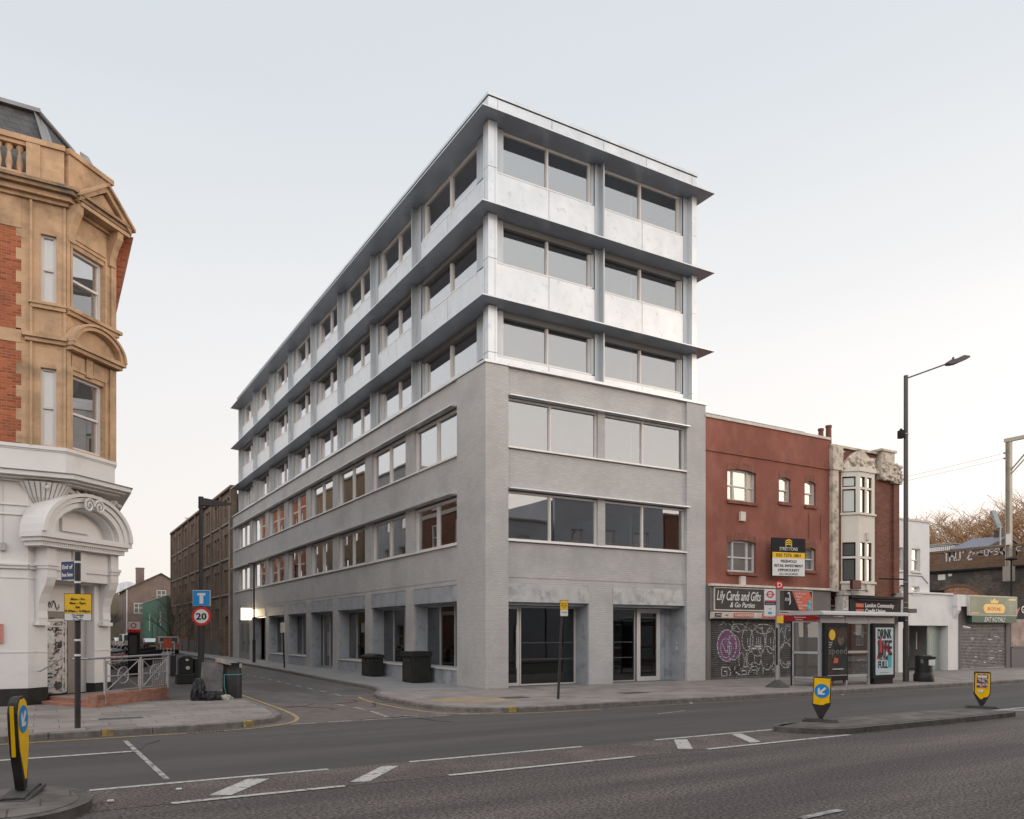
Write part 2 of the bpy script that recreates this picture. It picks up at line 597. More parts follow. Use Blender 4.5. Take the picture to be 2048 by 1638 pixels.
def cut(pts, L):
    """resample a polyline to kerbstone lengths"""
    out = [pts[0]]; acc = 0
    for a, b in zip(pts, pts[1:]):
        d = math.dist(a, b)
        while acc + d >= L:
            t = (L - acc) / d
            a = (a[0] + (b[0]-a[0])*t, a[1] + (b[1]-a[1])*t)
            out.append(a); d = math.dist(a, b); acc = 0
        acc += d
    return out

def kerbline(name, pts, L=.9, w=.16, z=.128, mt=None, z0=-.03):
    m = M(); q = cut(pts, L)
    for a, b in zip(q, q[1:]):
        dx = Vector((b[0]-a[0], b[1]-a[1])); l = dx.length; dx /= l
        a2 = (a[0]+dx[0]*.006, a[1]+dx[1]*.006); b2 = (b[0]-dx[0]*.006, b[1]-dx[1]*.006)
        n = Vector((-dx[1], dx[0]))
        zz = z + random.uniform(-.004, .004)
        pr = [(0, z0), (0, zz-.02), (.02, zz), (w, zz), (w, z0)]
        vs = [(a2[0]+n[0]*u, a2[1]+n[1]*u, v) for u, v in pr] + [(b2[0]+n[0]*u, b2[1]+n[1]*u, v) for u, v in pr]
        m.add(vs, [(0,1,2,3,4), (9,8,7,6,5)] + [(i, (i+1) % 5, (i+1) % 5+5, i+5) for i in range(5)])
    return S(name, m, mt or m_kerb)

NE = smooth_pts([(-1.95, 119), (-1.9, 34), (-2.2, 18), (-2.75, 8), (-2.8, 3.2), (-3.1, 1.8), (-3.9, .4), (-4.22, -1.2), (-4.25, -3.9), (-4.0, -5.3), (-3.2, -6.1), (-1.6, -6.38), (0.5, -6.4), (4, -6.35), (200, -6.35)], 2)
kerbline('kerb_east', NE, mt=m_kerb)
inn = offs(NE, .15)
poly_sheet('pavement_east', inn + [(200, 119)], .12, m_slab)
m_ = M(); m_.prism([(-2.62, 3.4), (-2.6, 7.9), (-2.02, 18), (-1.72, 34), (-1.78, 118), (.3, 118), (.3, .02), (-3.3, .9), (-2.95, 2.2)], .118, .1245)
S('pavement_side_paving', m_, m_slab2)
NWp = smooth_pts([(-200, -6.28), (-12, -6.28), (-10, -6.24), (-8.9, -6.05), (-8.15, -5.3), (-7.9, -3.6), (-7.8, 0), (-7.65, 7), (-7.35, 35), (-7.3, 119)], 2)
kerbline('kerb_west', NWp, z=.128)
inn = offs(NWp, .15)
poly_sheet('pavement_west', inn + [(-200, 119)], .115, m_foot)
front = [p for p in inn if p[1] < .6]
poly_sheet('pavement_west_slabs', [(-40, .75)] + [(-40, -6.1)] + [p for p in front if p[0] > -40] + [(-8.0, .6), (-9.7, .45), (-11.2, .7)], .121, m_slab)
kerbline('kerb_south', [(200, -20.7), (-200, -20.7)], z=.128)
poly_sheet('pavement_south', [(-200, -20.85), (200, -20.85), (200, -60), (-200, -60)], .12, m_slab)

# paving details
mm = M()
mm.box(-12.0, -10.9, -4.3, -3.75, .122, .1265)
S('inspection_cover_frame', mm, m_slab2)
def cover(x, y, sx, sy, nm='manhole_cover'):
    m = M(); m.box(x-sx/2, x+sx/2, y-sy/2, y+sy/2, .1, .1275)
    for i in range(4): m.box(x-sx/2+.03, x+sx/2-.03, y-sy/2+sy*(i+.4)/4.4, y-sy/2+sy*(i+.9)/4.4, .12, .1295)
    tag(m.out(nm, m_iron, origin=(x, y, .12)), None, 'manhole cover')
    return COL.objects[-1]
# markings
mk = M()
def line(m, x0, x1, y, w=.1, z=.010): m.quad((x0, y-w/2, z), (x1, y-w/2, z), (x1, y+w/2, z), (x0, y+w/2, z))
line(mk, -30, -11.53, -8.74, .13)
for a, b in ((-12.37, -9.27), (-7.98, -4.7), (-3.02, .15)): line(mk, a, b, -12.14, .11)
for a, b in ((-11.58, -9.48), (-7.97, -4.63), (-3.04, .77)): line(mk, a, b, -13.5, .11)
for q in ([(-11.13, -13.25), (-10.88, -13.37), (-10.2, -12.48), (-10.47, -12.36)], [(-9.33, -13.28), (-9.1, -13.38), (-8.27, -12.40), (-8.5, -12.3)],
          [(-2.69, -12.28), (-2.45, -12.38), (-3.22, -13.35), (-3.46, -13.24)], [(-1.17, -12.26), (-.9, -12.26), (-1.51, -13.32), (-1.78, -13.32)]):
    mk.quad(*[(x, y, .0105) for x, y in q])
mk.quad((7.3, -12.3, .0105), (12, -12.25, .0105), (12, -12.12, .0105), (7.3, -12.17, .0105))
mk.quad((8.4, -12.3, .011), (8.8, -12.3, .011), (10.1, -13.2, .011), (9.7, -13.25, .011))
S('road_marking_white', mk, m_white)
mw = M()
for i in range(7):
    x = -8.2 + i*.83
    line(mw, x, x+.55, -6.12+.0*i, .09, .011)
for i in range(4): line(mw, -5.6+i*.95, -5.0+i*.95, -5.72, .1, .0112)
def sq(m, a, b, w, z=.011):
    strip(m, [a, b], -w/2, w/2, z, z)
sq(mw, (-5.8, -5.72), (-5.64, -4.2), .1); sq(mw, (-5.63, -3.75), (-5.66, -2.9), .1); sq(mw, (-5.72, -2.45), (-5.8, -1.75), .1)
sq(mw, (-4.75, 1.0), (-3.8, 1.0), .1, .0115)
for i in range(15):
    y = 1.1 + i*1.62
    sq(mw, (-4.7 + .035*i, y), (-4.65+.035*i, y+.8), .09, .0115)
sq(mw, (-11.57, -7.19), (-11.42, -11.83), .08, .0108)
sq(mw, (-5.85, -17.76), (-5.11, -17.72), .1)
sq(mw, (.2, -8.5), (1.4, -8.2), .06)
S('road_marking_worn', mw, m_wornw)
my = M()
strip(my, [p for p in NWp if p[0] > -30 and p[1] < 5], -.42, -.32, .012, .012)
strip(my, [p for p in NE if p[1] < .2 and p[0] < 0], -.5, -.4, .012, .012)
strip(my, [(0, -6.8), (60, -6.78)], 0, .05, .012, .012)
S('road_marking_yellow', my, m_yel)
mb = M()
for x, y, dx, dy in ((-11.9, -6.28, .22, 0), (-9.2, -6.15, .18, .03), (-2.72, -6.25, .16, -.03)):
    f = frame((x, y, 0), (dx, dy, 0))
    b = M(f); b.box(0, .2, -.004, .18, .0, .131)
    mb.v += []; o0 = len(mb.v)
    mb.v += b.v; mb.f += [tuple(i+o0 for i in q) for q in b.f]; mb.mi += b.mi; mb.sm += b.sm
S('kerb_marking_yellow', mb, m_yelb)
ms_ = M()
ms_.prism([(-3.6, -3.9), (-2.5, -4.6), (-1.2, -4.3), (-1.3, -3.2), (-2.6, -2.6), (-3.5, -2.9)], .1195, .1225)
S('pavement_stain_patch', ms_, m_orange)
mc = M()
random.seed(3)
def crack(m, x, y, a, n, w, z=.0125):
    for i in range(n):
        a += random.uniform(-.6, .6)
        l = random.uniform(.12, .35); nx, ny = x + math.cos(a)*l, y + math.sin(a)*l
        ww = w*random.uniform(.4, 1.5)
        strip(m, [(x, y), (nx, ny)], -ww/2, ww/2, z, z)
        x, y = nx, ny
for (x, y, a, n, w) in ((-7.6, -1.6, 0, 9, .05), (-7.3, -2.1, .2, 6, .04), (-5.9, -1.6, .1, 8, .06), (-6.6, -6.0, .05, 8, .05), (-5.2, -3.1, .3, 8, .05), (-4.9, -2.2, .1, 6, .04),
                        (-5.8, -5.95, 0, 9, .045), (-5.0, 2.5, 1.3, 9, .03), (-3.6, 5, 1.6, 12, .03), (-11, -7.4, -1.5, 12, .02)):
    crack(mc, x, y, a, n, w)
S('road_cracks', mc, m_patch)
g_ = M(frame((-10.35, -6.62, 0), (1, .01, 0)))
for i in range(9): g_.box(i*.07, i*.07+.035, 0, .32, .008, .016)
g_.box(-.04, -.02, -.02, .34, .008, .02); g_.box(.62, .64, -.02, .34, .008, .02)
tag(g_.out('drain_grate', m_iron), 'iron drain grate in the gutter by the left kerb', 'drain')
cover(-1.0, -3.6, .8, .5); tag(COL.objects[-1], 'dark cover in the paving behind the leaning parking sign post', 'manhole cover')
cover(3.2, -3.9, .9, .5); tag(COL.objects[-1], 'low cover in the pavement before the glass shop door', 'manhole cover')
cover(-11.4, -4.05, .9, .4); tag(COL.objects[-1], 'long cover in slabs between pole and left kerb corner', 'manhole cover')

# repair patches and their sealed edges
m_pt2 = mat('asphalt_patch_grey', (.088, .077, .071), .85, var=.35, vs=20, bump=.5, bs=80)
mp2 = M(); mp2.quad((-6.2, 4, .004), (-4.9, 4, .004), (-4.8, 9, .004), (-6.1, 9, .004)); mp2.quad((-7.4, 11, .004), (-6.1, 11, .004), (-6.0, 14, .004), (-7.3, 14, .004))
S('road_patch_grey', mp2, m_pt2)
# chewing gum and spots on the paving
mg = M(); random.seed(41)
for _ in range(170):
    x, y = (random.uniform(-13.5, -8.3), random.uniform(-6, .3)) if random.random() < .5 else (random.uniform(-3.5, 12), random.uniform(-6.1, -.3))
    r_ = random.uniform(.012, .032); mg.quad(*[(x+r_*math.cos(a), y+r_*math.sin(a), .1235) for a in (0, 1.05, 2.1, 3.14, 4.2, 5.2)])
tag(mg.out('gum_spots', m_patch), None, None, None, 'structure')

# traffic islands
def island(name, pts, label):
    q = smooth_pts(pts + [pts[0]], 2)
    m = M(); m.k = 0
    n = len(q)
    m.prism(q, -.02, .115)
    m.k = 1
    ins = offs(q, .14) if sum((q[i+1][0]-q[i][0])*(q[i+1][1]+q[i][1]) for i in range(n-1)) < 0 else offs(q, -.14)
    m.prism(ins[:-1], .11, .122)
    return tag(m.out(name, [m_kerbd, m_isl]), label, None, None, 'structure')
island('traffic_island', [(-30, -14.05), (-14, -14.1), (-12.9, -14.1), (-12.45, -13.6), (-12.36, -13.1), (-12.5, -12.5), (-12.9, -12.1), (-14, -12.05), (-30, -12.05)], 'rounded end of the kerbed island at left')
island('traffic_island', [(-.1, -12.4), (.15, -12.95), (.7, -13.4), (1.5, -13.42), (7.15, -13.38), (7.35, -13.2), (7.3, -12.9), (6.9, -12.2), (6.5, -11.95), (.8, -11.98), (.2, -12.1)], 'long kerbed island at right')

# ---------------------------------------------------------------- grey brick and zinc corner building
m_gb = mat('brick_grey_painted', (.435, .417, .402), .62, var=.06, vs=.35, brick=(.225, .075, .010), mortar=(.345, .336, .328), bvar=.06, c2=(.34, .33, .325), c2s=.55, c2t=(.48, .68), bump=.3)
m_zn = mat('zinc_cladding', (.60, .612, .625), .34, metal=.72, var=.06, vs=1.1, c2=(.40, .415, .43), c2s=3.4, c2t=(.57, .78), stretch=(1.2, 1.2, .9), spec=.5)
m_znd = mat('zinc_trim_shaded', (.43, .45, .465), .36, metal=.7, var=.12, vs=1.2, stretch=(3, 3, .3))  # darker bluish zinc: shade and reflection beside the fins put into the colour
m_zsof = mat('zinc_soffit_shaded', (.36, .395, .44), .36, metal=.6, var=.1, vs=.8)  # same zinc darkened, shade on the undersides put into the colour
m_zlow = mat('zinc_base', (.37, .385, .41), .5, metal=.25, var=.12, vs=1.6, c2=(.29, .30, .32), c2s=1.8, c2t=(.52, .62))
m_zlin = mat('zinc_lintel', (.44, .44, .44), .5, metal=.3, var=.12, vs=2.2, c2=(.34, .34, .34), c2s=2.5, c2t=(.5, .6))
m_fr = mat('window_frame_silver', (.60, .57, .545), .45, metal=.2, var=.04)
m_frg = mat('shopfront_frame', (.40, .40, .40), .4, metal=.3, var=.05)
m_jt = mat('panel_joint', (.09, .095, .10), .7, var=0)
m_sl = mat('sill_bright', (.72, .70, .68), .45, metal=.1, var=.05)
m_dk = mat('shadow_gap', (.03, .03, .032), .8, var=0)
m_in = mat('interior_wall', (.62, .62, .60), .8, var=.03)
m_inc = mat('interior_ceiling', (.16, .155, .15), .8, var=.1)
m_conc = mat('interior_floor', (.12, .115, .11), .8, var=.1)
g_main = glassmat('glazing_coated', .33, (.68, .72, .71))
g_low = glassmat('glazing_shopfront', .10, (.42, .46, .45), graze=.35)
g_vic = glassmat('glazing_old', .6, dark=(.10, .10, .098), rough=.01)

OB = thing('office_building', (0, 0, .12), 'grey brick corner block with three zinc clad upper storeys and overhanging fins', 'building')
FR = Matrix.Identity(4)
def SB(m, side, a0, a1, d0, d1, z0, z1):
    """a along the facade, d depth from the brick face"""
    if side: m.box(d0, d1, a0, a1, z0, z1)
    else: m.box(a0, a1, d0, d1, z0, z1)
FS = frame((0, 0, 0), (0, -1, 0))       # side street face: local x = -Y, local y = +X

E1, E2 = 9.12, 10.12
YL = 41.85
b = M()
b.box(0, .9, 0, 2.16, 0, 11.2)
b.box(E1, E2, 0, .6, 0, 11.2)
b.box(.9, E1, .1, .45, 3.95, 5.2); b.box(.9, E1, .1, .45, 7.0, 8.42); b.box(.9, E1, .1, .45, 10.22, 11.2)
b.box(.9, E1, .115, .45, 3.90, 3.95); b.box(.9, E1, .1, .45, 3.76, 3.90)
b.box(4.39, 5.49, .1, 1.0, 0, 3.76)
for z0, z1 in ((5.2, 7.0), (8.42, 10.22)):
    b.box(4.80, 5.13, .1, .45, z0, z1)
op = [2.16 + 4.82*k for k in range(8)]
b.box(.04, .45, 2.16, YL, 3.95, 5.2); b.box(.04, .45, 2.16, YL, 7.05, 8.42); b.box(.04, .45, 2.16, YL, 10.27, 11.2)
b.box(.055, .45, 2.16, YL, 3.90, 3.95); b.box(.04, .45, 2.16, YL, 3.78, 3.90)
for o in op:
    nx = min(o + 4.82, YL)
    if o == op[-1]: nx = YL
    for z0, z1 in ((5.2, 7.05), (8.42, 10.27)):
        b.box(.04, .45, o+3.95, nx, z0, z1)
    b.box(.04, .62, o+3.95, nx, 0, 3.78)
b.box(10.0, 10.12, .6, YL, 0, 11.2)
b.box(.3, 10.0, YL-.3, YL-.02, 0, 11.2)
b.out('brick_wall', m_gb, OB)
# coping ledge round the brick base
c = M()
c.box(-.05, 10.16, -.05, .5, 11.205, 11.29); c.box(-.05, .5, .5, YL, 11.205, 11.288)
c.out('coping', m_zn, OB)
# interior shell
i_ = M()
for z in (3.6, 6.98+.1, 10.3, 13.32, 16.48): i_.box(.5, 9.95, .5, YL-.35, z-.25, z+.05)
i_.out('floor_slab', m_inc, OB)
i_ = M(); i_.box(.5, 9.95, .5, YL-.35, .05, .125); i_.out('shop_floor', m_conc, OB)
i_ = M()
i_.box(9.72, 9.8, .6, YL-.4, .2, 19.4); i_.box(5.5, 5.6, 8, 34, .2, 19.4)
for y in (7.5, 17.2, 27, 36.6): i_.box(2.8, 9.7, y, y+.12, .2, 19.4)
i_.box(7.2, 7.3, 1.2, 4.8, 3.8, 19.4)
i_.out('interior_partition', m_in, OB)
i_ = M()
for k, y in enumerate((4.6, 9.4, 14.2, 19, 23.9, 28.7, 33.5)):
    for z in (.12, 3.7, 7.2, 10.4, 13.4, 16.6): i_.box(1.2, 1.55, y-.2, y+.2, z, z+2.85)
i_.out('interior_column', m_in, OB)

# window shelves and sills on the brick storeys
for z in (7.0, 10.2):
    m = M(); m.prism([(-.13, z), (-.13, z+.035), (.1, z+.06), (.1, z-.02)], .9, 9.2, 'x')
    m.out('canopy_shelf', m_zn, OB)
    m = M(); z += .06
    m.prism([(-.19, z), (-.19, z+.035), (.04, z+.06), (.04, z-.02)], 2.3, 41.5, 'y')
    m.out('canopy_shelf', m_zn, OB)
for z in (5.2, 8.42):
    m = M(); m.box(.9, 9.12, -.0, .3, z, z+.05); m.box(.9, 9.12, .1, .3, z-.02, z); m.out('sill', m_sl, OB)
    m = M(); m.box(-.03, .3, 2.16, 41.2, z, z+.05); m.out('sill', m_sl, OB)
for z0, z1 in ((5.25, 6.95), (8.47, 10.18)):
    for x0, x1 in ((.9, 4.8), (5.13, 9.12)):
        mu = x0+1.83 if x0 < 2 else x0+1.86
        window(OB, FR, x0+.01, x1-.01, z0, z1, .17, (mu,), fw=.04, mt=m_fr, gm=g_main, sash=.025, fd=.12, pd=.07)
        m = M(); SB(m, False, x0, x1, .3, .44, z1, z1+.06); 
    for o in op:
        window(OB, FS, -(o+3.94), -(o+.01), z0, z1+.03, .13, (-(o+1.95),), fw=.05, mt=m_fr, gm=g_main, sash=.05, fd=.14, pd=.08)

# ground floor: lintels, reveals, glazing
for x0, x1, xm in ((.9, 4.39, 2.62), (5.49, 9.12, 7.1)):
    m = M(); m.box(x0+.002, xm-.003, .085, .35, 3.1, 3.755); m.box(xm+.003, x1-.002, .085, .35, 3.1, 3.755); m.out('lintel_panel', m_zlin, OB)
m = M()
m.box(4.355, 4.388, .12, 1.0, .12, 3.1); m.box(9.085, 9.118, .12, 1.0, .12, 3.1); m.box(.9, .93, .12, 1.0, .12, 3.1); m.box(5.492, 5.52, .12, 1.0, .12, 3.1)
m.out('reveal_lining', m_zlow, OB)
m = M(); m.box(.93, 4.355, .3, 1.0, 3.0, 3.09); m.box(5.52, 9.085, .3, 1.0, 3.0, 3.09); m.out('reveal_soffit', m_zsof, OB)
dr = window(OB, FR, .95, 1.86, .125, 2.98, .86, (), fw=.1, mt=m_fr, gm=g_low, fd=.08, name='shop_door', pd=.04)
m = M(); m.cyl((1.7, .80, .75), (1.7, .80, 2.3), .016); m.cyl((1.7, .80, .95), (1.7, .87, .95), .01); m.cyl((1.7, .80, 2.1), (1.7, .87, 2.1), .01)
m.out('pull_handle', m_fr, dr)
window(OB, FR, 1.88, 4.33, .125, 2.98, .86, (), fw=.05, mt=m_fr, gm=g_low, fd=.1, name='shop_window')
window(OB, FR, 5.54, 7.2, .125, 2.98, .86, (), fw=.05, mt=m_frg, gm=g_low, fd=.1, name='shop_window')
dr = window(OB, FR, 7.27, 8.45, .125, 2.98, .84, (), fw=.17, mt=m_fr, gm=g_low, fd=.07, name='office_door', pd=.04)
m = M(); m.cyl((8.37, .80, 1.0), (8.37, .80, 1.35), .014); m.out('pull_handle', m_fr, dr)
m = M(); m.box(8.47, 8.75, .9, .96, .125, 2.98); m.box(8.8, 9.08, .93, .97, .125, 2.98); m.out('door_side_panel', m_zlow, OB)
m = M(); m.box(9.06, 9.084, .5, .6, 1.35, 1.5); m.cyl((9.07, .55, 1.62), (9.05, .55, 1.62), .04); m.out('intercom_panel', m_fr, OB)
m = M()
for i in range(20):
    for zz in (1.05, 1.65): m.box(1.98+i*.115, 2.01+i*.115, .896, .899, zz, zz+.03)
for i in range(13):
    for zz in (1.05, 1.65): m.box(5.62+i*.115, 5.65+i*.115, .896, .899, zz, zz+.03)
m.out('glass_manifestation_dots', m_frg, OB)

m_door = mat('entrance_wood_brown', (.17, .135, .11), .55, var=.15, vs=2, stretch=(6, 6, .5))
m_louv = mat('louvre_grey', (.27, .265, .26), .55, metal=.2, var=.08)
for k, o in enumerate(op):
    z1 = 3.17
    m = M()
    if k < 7:
        h = o + 1.98
        m.box(.02, .3, o+.002, h-.003, z1, 3.76); m.box(.02, .3, h+.003, o+3.948, z1, 3.76)
    else: m.box(.045, .3, o, o+3.948, 3.1, 3.76)
    m.out('lintel_panel', m_zlow if k != 6 else m_zlin, OB)  # entrance bay gets paler zinc, the light on its lintel put into the colour
    m = M(); m.box(.1, .66, o+3.915, o+3.948, .12, z1); m.box(.1, .66, o+.002, o+.03, .12, z1); m.out('reveal_lining', m_zlow, OB)
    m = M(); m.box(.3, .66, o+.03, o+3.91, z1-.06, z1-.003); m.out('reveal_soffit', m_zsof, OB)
    if k in (0, 1, 2, 4, 5):
        m = M(); m.box(.06, .7, o+.03, o+3.91, .12, .66); m.out('plinth_panel', m_zlow, OB)
        m = M(); m.box(.02, .56, o+.03, o+3.91, .66, .70); m.out('sill', m_fr, OB)
        window(OB, FS, -(o+3.9), -(o+.04), .70, 3.1, .55, (-(o+1.3), -(o+2.6)), fw=.055, mt=m_frg, gm=g_low, fd=.1, name='shop_window')
    elif k == 3:
        for a, c_ in ((o+.04, o+.75), (o+3.2, o+3.9)): window(OB, FS, -c_, -a, .125, 3.1, .55, (), fw=.055, mt=m_frg, gm=g_low, fd=.1, name='shop_window')
        for a, c_ in ((o+.76, o+1.96), (o+1.98, o+3.19)):
            dr = window(OB, FS, -c_, -a, .125, 3.1, .52, (), fw=.1, mt=m_frg, gm=g_low, fd=.08, name='shop_door', pd=.04)
            m = M(); y = o+1.96-.14 if a < o+1 else o+1.98+.14
            m.cyl((.47, y, .8), (.47, y, 2.1), .016); m.out('pull_handle', m_fr, dr)
    elif k == 6:
        m = M(); m.box(.9, .98, o+.03, o+3.91, .125, 3.1); 
        for j in range(24): m.box(.88, .9, o+.05+j*.16, o+.05+j*.16+.1, .125, 3.1)
        m.out('timber_screen', m_door, OB)
        dr = M(); dr.box(.85, .88, o+1.2, o+2.2, .13, 2.3); dr = dr.out('entrance_door', m_door, OB)
        m = M(); m.cyl((.82, o+2.05, .9), (.82, o+2.05, 1.5), .015); m.out('pull_handle', m_fr, dr)
    else:
        for a in (o+.15, o+2.0):
            d_ = M(); d_.box(.1, .16, a, a+1.75, .13, 3.05)
            d_ = d_.out('louvre_door', m_louv, OB)
            m = M()
            for j in range(38): m.add([(.1, a+.3, .75+j*.055), (.1, a+1.45, .75+j*.055), (.055, a+1.45, .72+j*.055), (.055, a+.3, .72+j*.055), (.1, a+.3, .765+j*.055), (.1, a+1.45, .765+j*.055), (.055, a+1.45, .735+j*.055), (.055, a+.3, .735+j*.055)],
                                      [(0,1,2,3), (7,6,5,4), (2,3,7,6), (0,3,7,4), (1,2,6,5)])
            m.out('louvre', m_louv, d_)
            m = M(); m.box(.07, .1, a+.1, a+.16, 1.2, 1.4); m.out('handle', m_dk, d_)

# lit projecting sign near the far end
m_lit = mat('lit_sign_face', (1, .90, .74), .5, var=0, emit=1.9)
m_lit2 = mat('lit_sign_scribble', (1, .70, .45), .5, var=0, emit=.9)
sg = thing('projecting_sign', (-.02, 35.2, 3.15), 'square lit sign box glowing cream on the wall by the louvred doors', 'sign')
m = M(); m.box(-.75, .02, 35.14, 35.30, 2.95, 3.85); m.out('sign_box', m_zlin, sg)
m = M(); m.box(-.73, 0, 35.125, 35.14, 2.97, 3.83); m.out('sign_face', m_lit, sg)
m = M(); f_ = frame((-.73, 35.12, 2.97), (1, 0, 0))
m.xf = f_
random.seed(5)
for r_ in range(5):
    x = .1
    while x < .6:
        l = random.uniform(.03, .08)
        m.tube([(x, 0, .68-r_*.13), (x+l*.5, 0, .74-r_*.13), (x+l, 0, .67-r_*.13)], .008, 4); x += l+.02
m.out('sign_lettering', m_lit2, sg)
lp = bpy.data.lights.new('sign_light', 'AREA'); lp.energy = 28; lp.size = .7; lp.color = (1, .74, .42)
lo = bpy.data.objects.new('sign_light', lp); COL.objects.link(lo); lo.location = (-.38, 35.05, 3.4); lo.rotation_euler = (R(-90), 0, 0)
lo.parent = sg; lo.location = Vector((-.38, 35.05, 3.4)) - sg.location
lp2 = lp.copy(); lp2.energy = 12
lo2 = bpy.data.objects.new('sign_light', lp2); COL.objects.link(lo2); lo2.parent = sg; lo2.location = Vector((-.3, 35.4, 3.4)) - sg.location; lo2.rotation_euler = (R(90), 0, 0)

# zinc storeys
FT = [13.27, 16.43, 19.62]   # underside of fin at the wall
SL = [11.68, 14.92, 18.06]   # top of spandrel
SB0 = [11.29, 13.42, 16.58]  # bottom of spandrel
D = .47
fx = 5.17
fy = [6.80 + 4.82*k for k in range(8)]
for L_ in range(3):
    zb, zs, zt = SB0[L_], SL[L_], FT[L_]
    # corner posts
    m = M(); m.box(.25, .60, .25, .62, zb, zs-.006); m.box(.25, .60, .25, .62, zs+.006, zt+.02); m.box(.26, .59, .26, .61, zs-.006, zs+.006)
    m.out('corner_post', m_zn, OB, bevel=.006)
    m = M(); m.box(9.62, 9.87, .25, .62, zb, zs-.006); m.box(9.62, 9.87, .25, .62, zs+.006, zt+.02); m.box(9.63, 9.86, .26, .61, zs-.006, zs+.006)
    m.out('corner_post', m_zn, OB)
    # front
    bays = [(.60, .97, 4.78, fx), (fx+.06, fx+.06, 9.2, 9.62)]
    for a0, w0, w1, a1 in bays:
        m = M(); mid = (w0+w1)/2
        for p, q in ((a0, mid-.008), (mid+.008, w1+.145)): m.box(p+.002, q, D, D+.03, zb, zs-.022)
        m.out('spandrel_panel', m_zn, OB)
        m = M(); m.box(a0+.01, w1+.17, D+.032, D+.06, zb, zs-.02); m.out('joint_backing', m_jt, OB)
        m = M(); m.box(a0 if a0 < 1 else a0+.0, w1+.002, D-.01, D+.2, zs-.018, zs+.03); m.out('sill', m_sl, OB)
        m = M(); m.box(w1+.16, a1-.002, D+.002, D+.035, zb, zt); m.box(w1+.002, w1+.155, D+.06, D+.22, zs+.03, zt); m.box(w1+.06, w1+.085, D+.03, D+.06, zs+.03, zt)
        if a0 < 1: m.box(a0+.002, w0-.003, D+.002, D+.035, zs+.03, zt)
        m.out('pilaster_panel', m_znd, OB)
        window(OB, FR, w0, w1, zs+.03, zt-.0, D+.10, (mid,), fw=.042, mt=m_fr, gm=g_main, sash=.028, fd=.13, pd=.08)
    m = M(); m.box(fx, fx+.055, .25, D+.1, zb, zt+.02); m.out('vertical_fin', m_znd, OB)
    # side
    prev = .62
    for k in range(8):
        a1 = fy[k] if k < 7 else 40.75
        w0 = prev + (.9 if k == 0 else .1); w1 = a1-.55
        mid = (w0+w1)/2
        m = M()
        for p, q in ((prev, mid-.008), (mid+.008, w1+.118)): m.box(D, D+.03, p+.002, q, zb, zs-.022)
        m.out('spandrel_panel', m_zn, OB)
        m = M(); m.box(D+.032, D+.06, prev+.01, w1+.14, zb, zs-.02); m.out('joint_backing', m_jt, OB)
        m = M(); m.box(D-.01, D+.2, w0, w1+.002, zs-.018, zs+.03); m.out('sill', m_sl, OB)
        m = M(); m.box(D+.002, D+.035, w1+.13, a1-.002, zb, zt); m.box(D+.06, D+.22, w1+.002, w1+.125, zs+.03, zt); m.box(D+.03, D+.06, w1+.05, w1+.075, zs+.03, zt)
        m.box(D+.002, D+.035, prev+.002, w0-.003, zs+.03, zt)
        m.out('pilaster_panel', m_znd, OB)
        window(OB, FS, -w1, -w0, zs+.03, zt, D+.12, (-mid,), fw=.05, mt=m_fr, gm=g_main, sash=.05, fd=.13, pd=.08)
        m = M(); m.box(.25, D+.1, a1, a1+.06, zb, zt+.02); m.out('vertical_fin', m_znd, OB)
        prev = a1+.06
    m = M(); m.box(D, D+.05, prev, 41.3, zb, zt); m.box(D, 9.6, 41.25, 41.3, zb, zt); m.out('end_panel', m_zn, OB)
    # backing behind the spandrels, closed right side
    m = M(); m.box(D+.07, 9.8, D+.21, D+.4, zb-.3, zs-.02); m.box(D+.21, D+.4, D+.4, 41.2, zb-.3, zs-.02)
    m.box(9.8, 9.86, D+.15, 41.2, zb-.1, zt+.2)
    m.out('backing_wall', m_znd, OB)

def fin(name, ds, zs_, mt, L=41.3):
    """mitred ring; profile of (depth, z)"""
    m = M(); n = len(ds)
    vs = []
    for dd, z in zip(ds, zs_): vs.append((dd, L, z))
    for dd, z in zip(ds, zs_): vs.append((dd, dd, z))
    for dd, z in zip(ds, zs_): vs.append((10.12-dd, dd, z))
    for dd, z in zip(ds, zs_): vs.append((10.12-dd, 14, z))
    fs = []
    for r_ in range(3):
        for i in range(n): fs.append((r_*n+i, r_*n+(i+1) % n, (r_+1)*n+(i+1) % n, (r_+1)*n+i))
    fs += [tuple(range(n)), tuple(range(4*n-1, 3*n-1, -1))]
    m.add(vs, fs)
    return m.out(name, mt, OB)
for zt in FT:
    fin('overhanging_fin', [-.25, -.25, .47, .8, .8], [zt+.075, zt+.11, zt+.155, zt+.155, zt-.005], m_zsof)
    fin('fin_edge', [-.256, -.256, -.249, -.249], [zt+.072, zt+.113, zt+.113, zt+.072], m_zn)
fin('parapet_panel', [.25, .25, .5, .5], [19.76, 20.44, 20.44, 19.76], m_zn)
fin('shadow_gap', [.28, .28, .48, .48], [20.44, 20.475, 20.475, 20.44], m_dk)
fin('parapet_cap', [.21, .21, .55, .55], [20.475, 20.58, 20.58, 20.475], m_zn)
m = M(); m.box(.5, 9.6, .5, 41.2, 19.7, 20.3); m.out('roof', m_zsof, OB)
m = M()
for x in (.62, 2.86, 5.18, 7.25, 9.62): m.box(x-.006, x+.006, .2475, .2505, 19.77, 20.43)
for k in range(8):
    for y in (fy[k], fy[k]-2.4): m.box(.2475, .2505, y-.007, y+.007, 19.77, 20.43)
for L_ in range(3):
    for x in (.612, ): m.box(.600, .612, .30, .302, SB0[L_], FT[L_]) if False else None
m.out('parapet_joints', m_jt, OB)
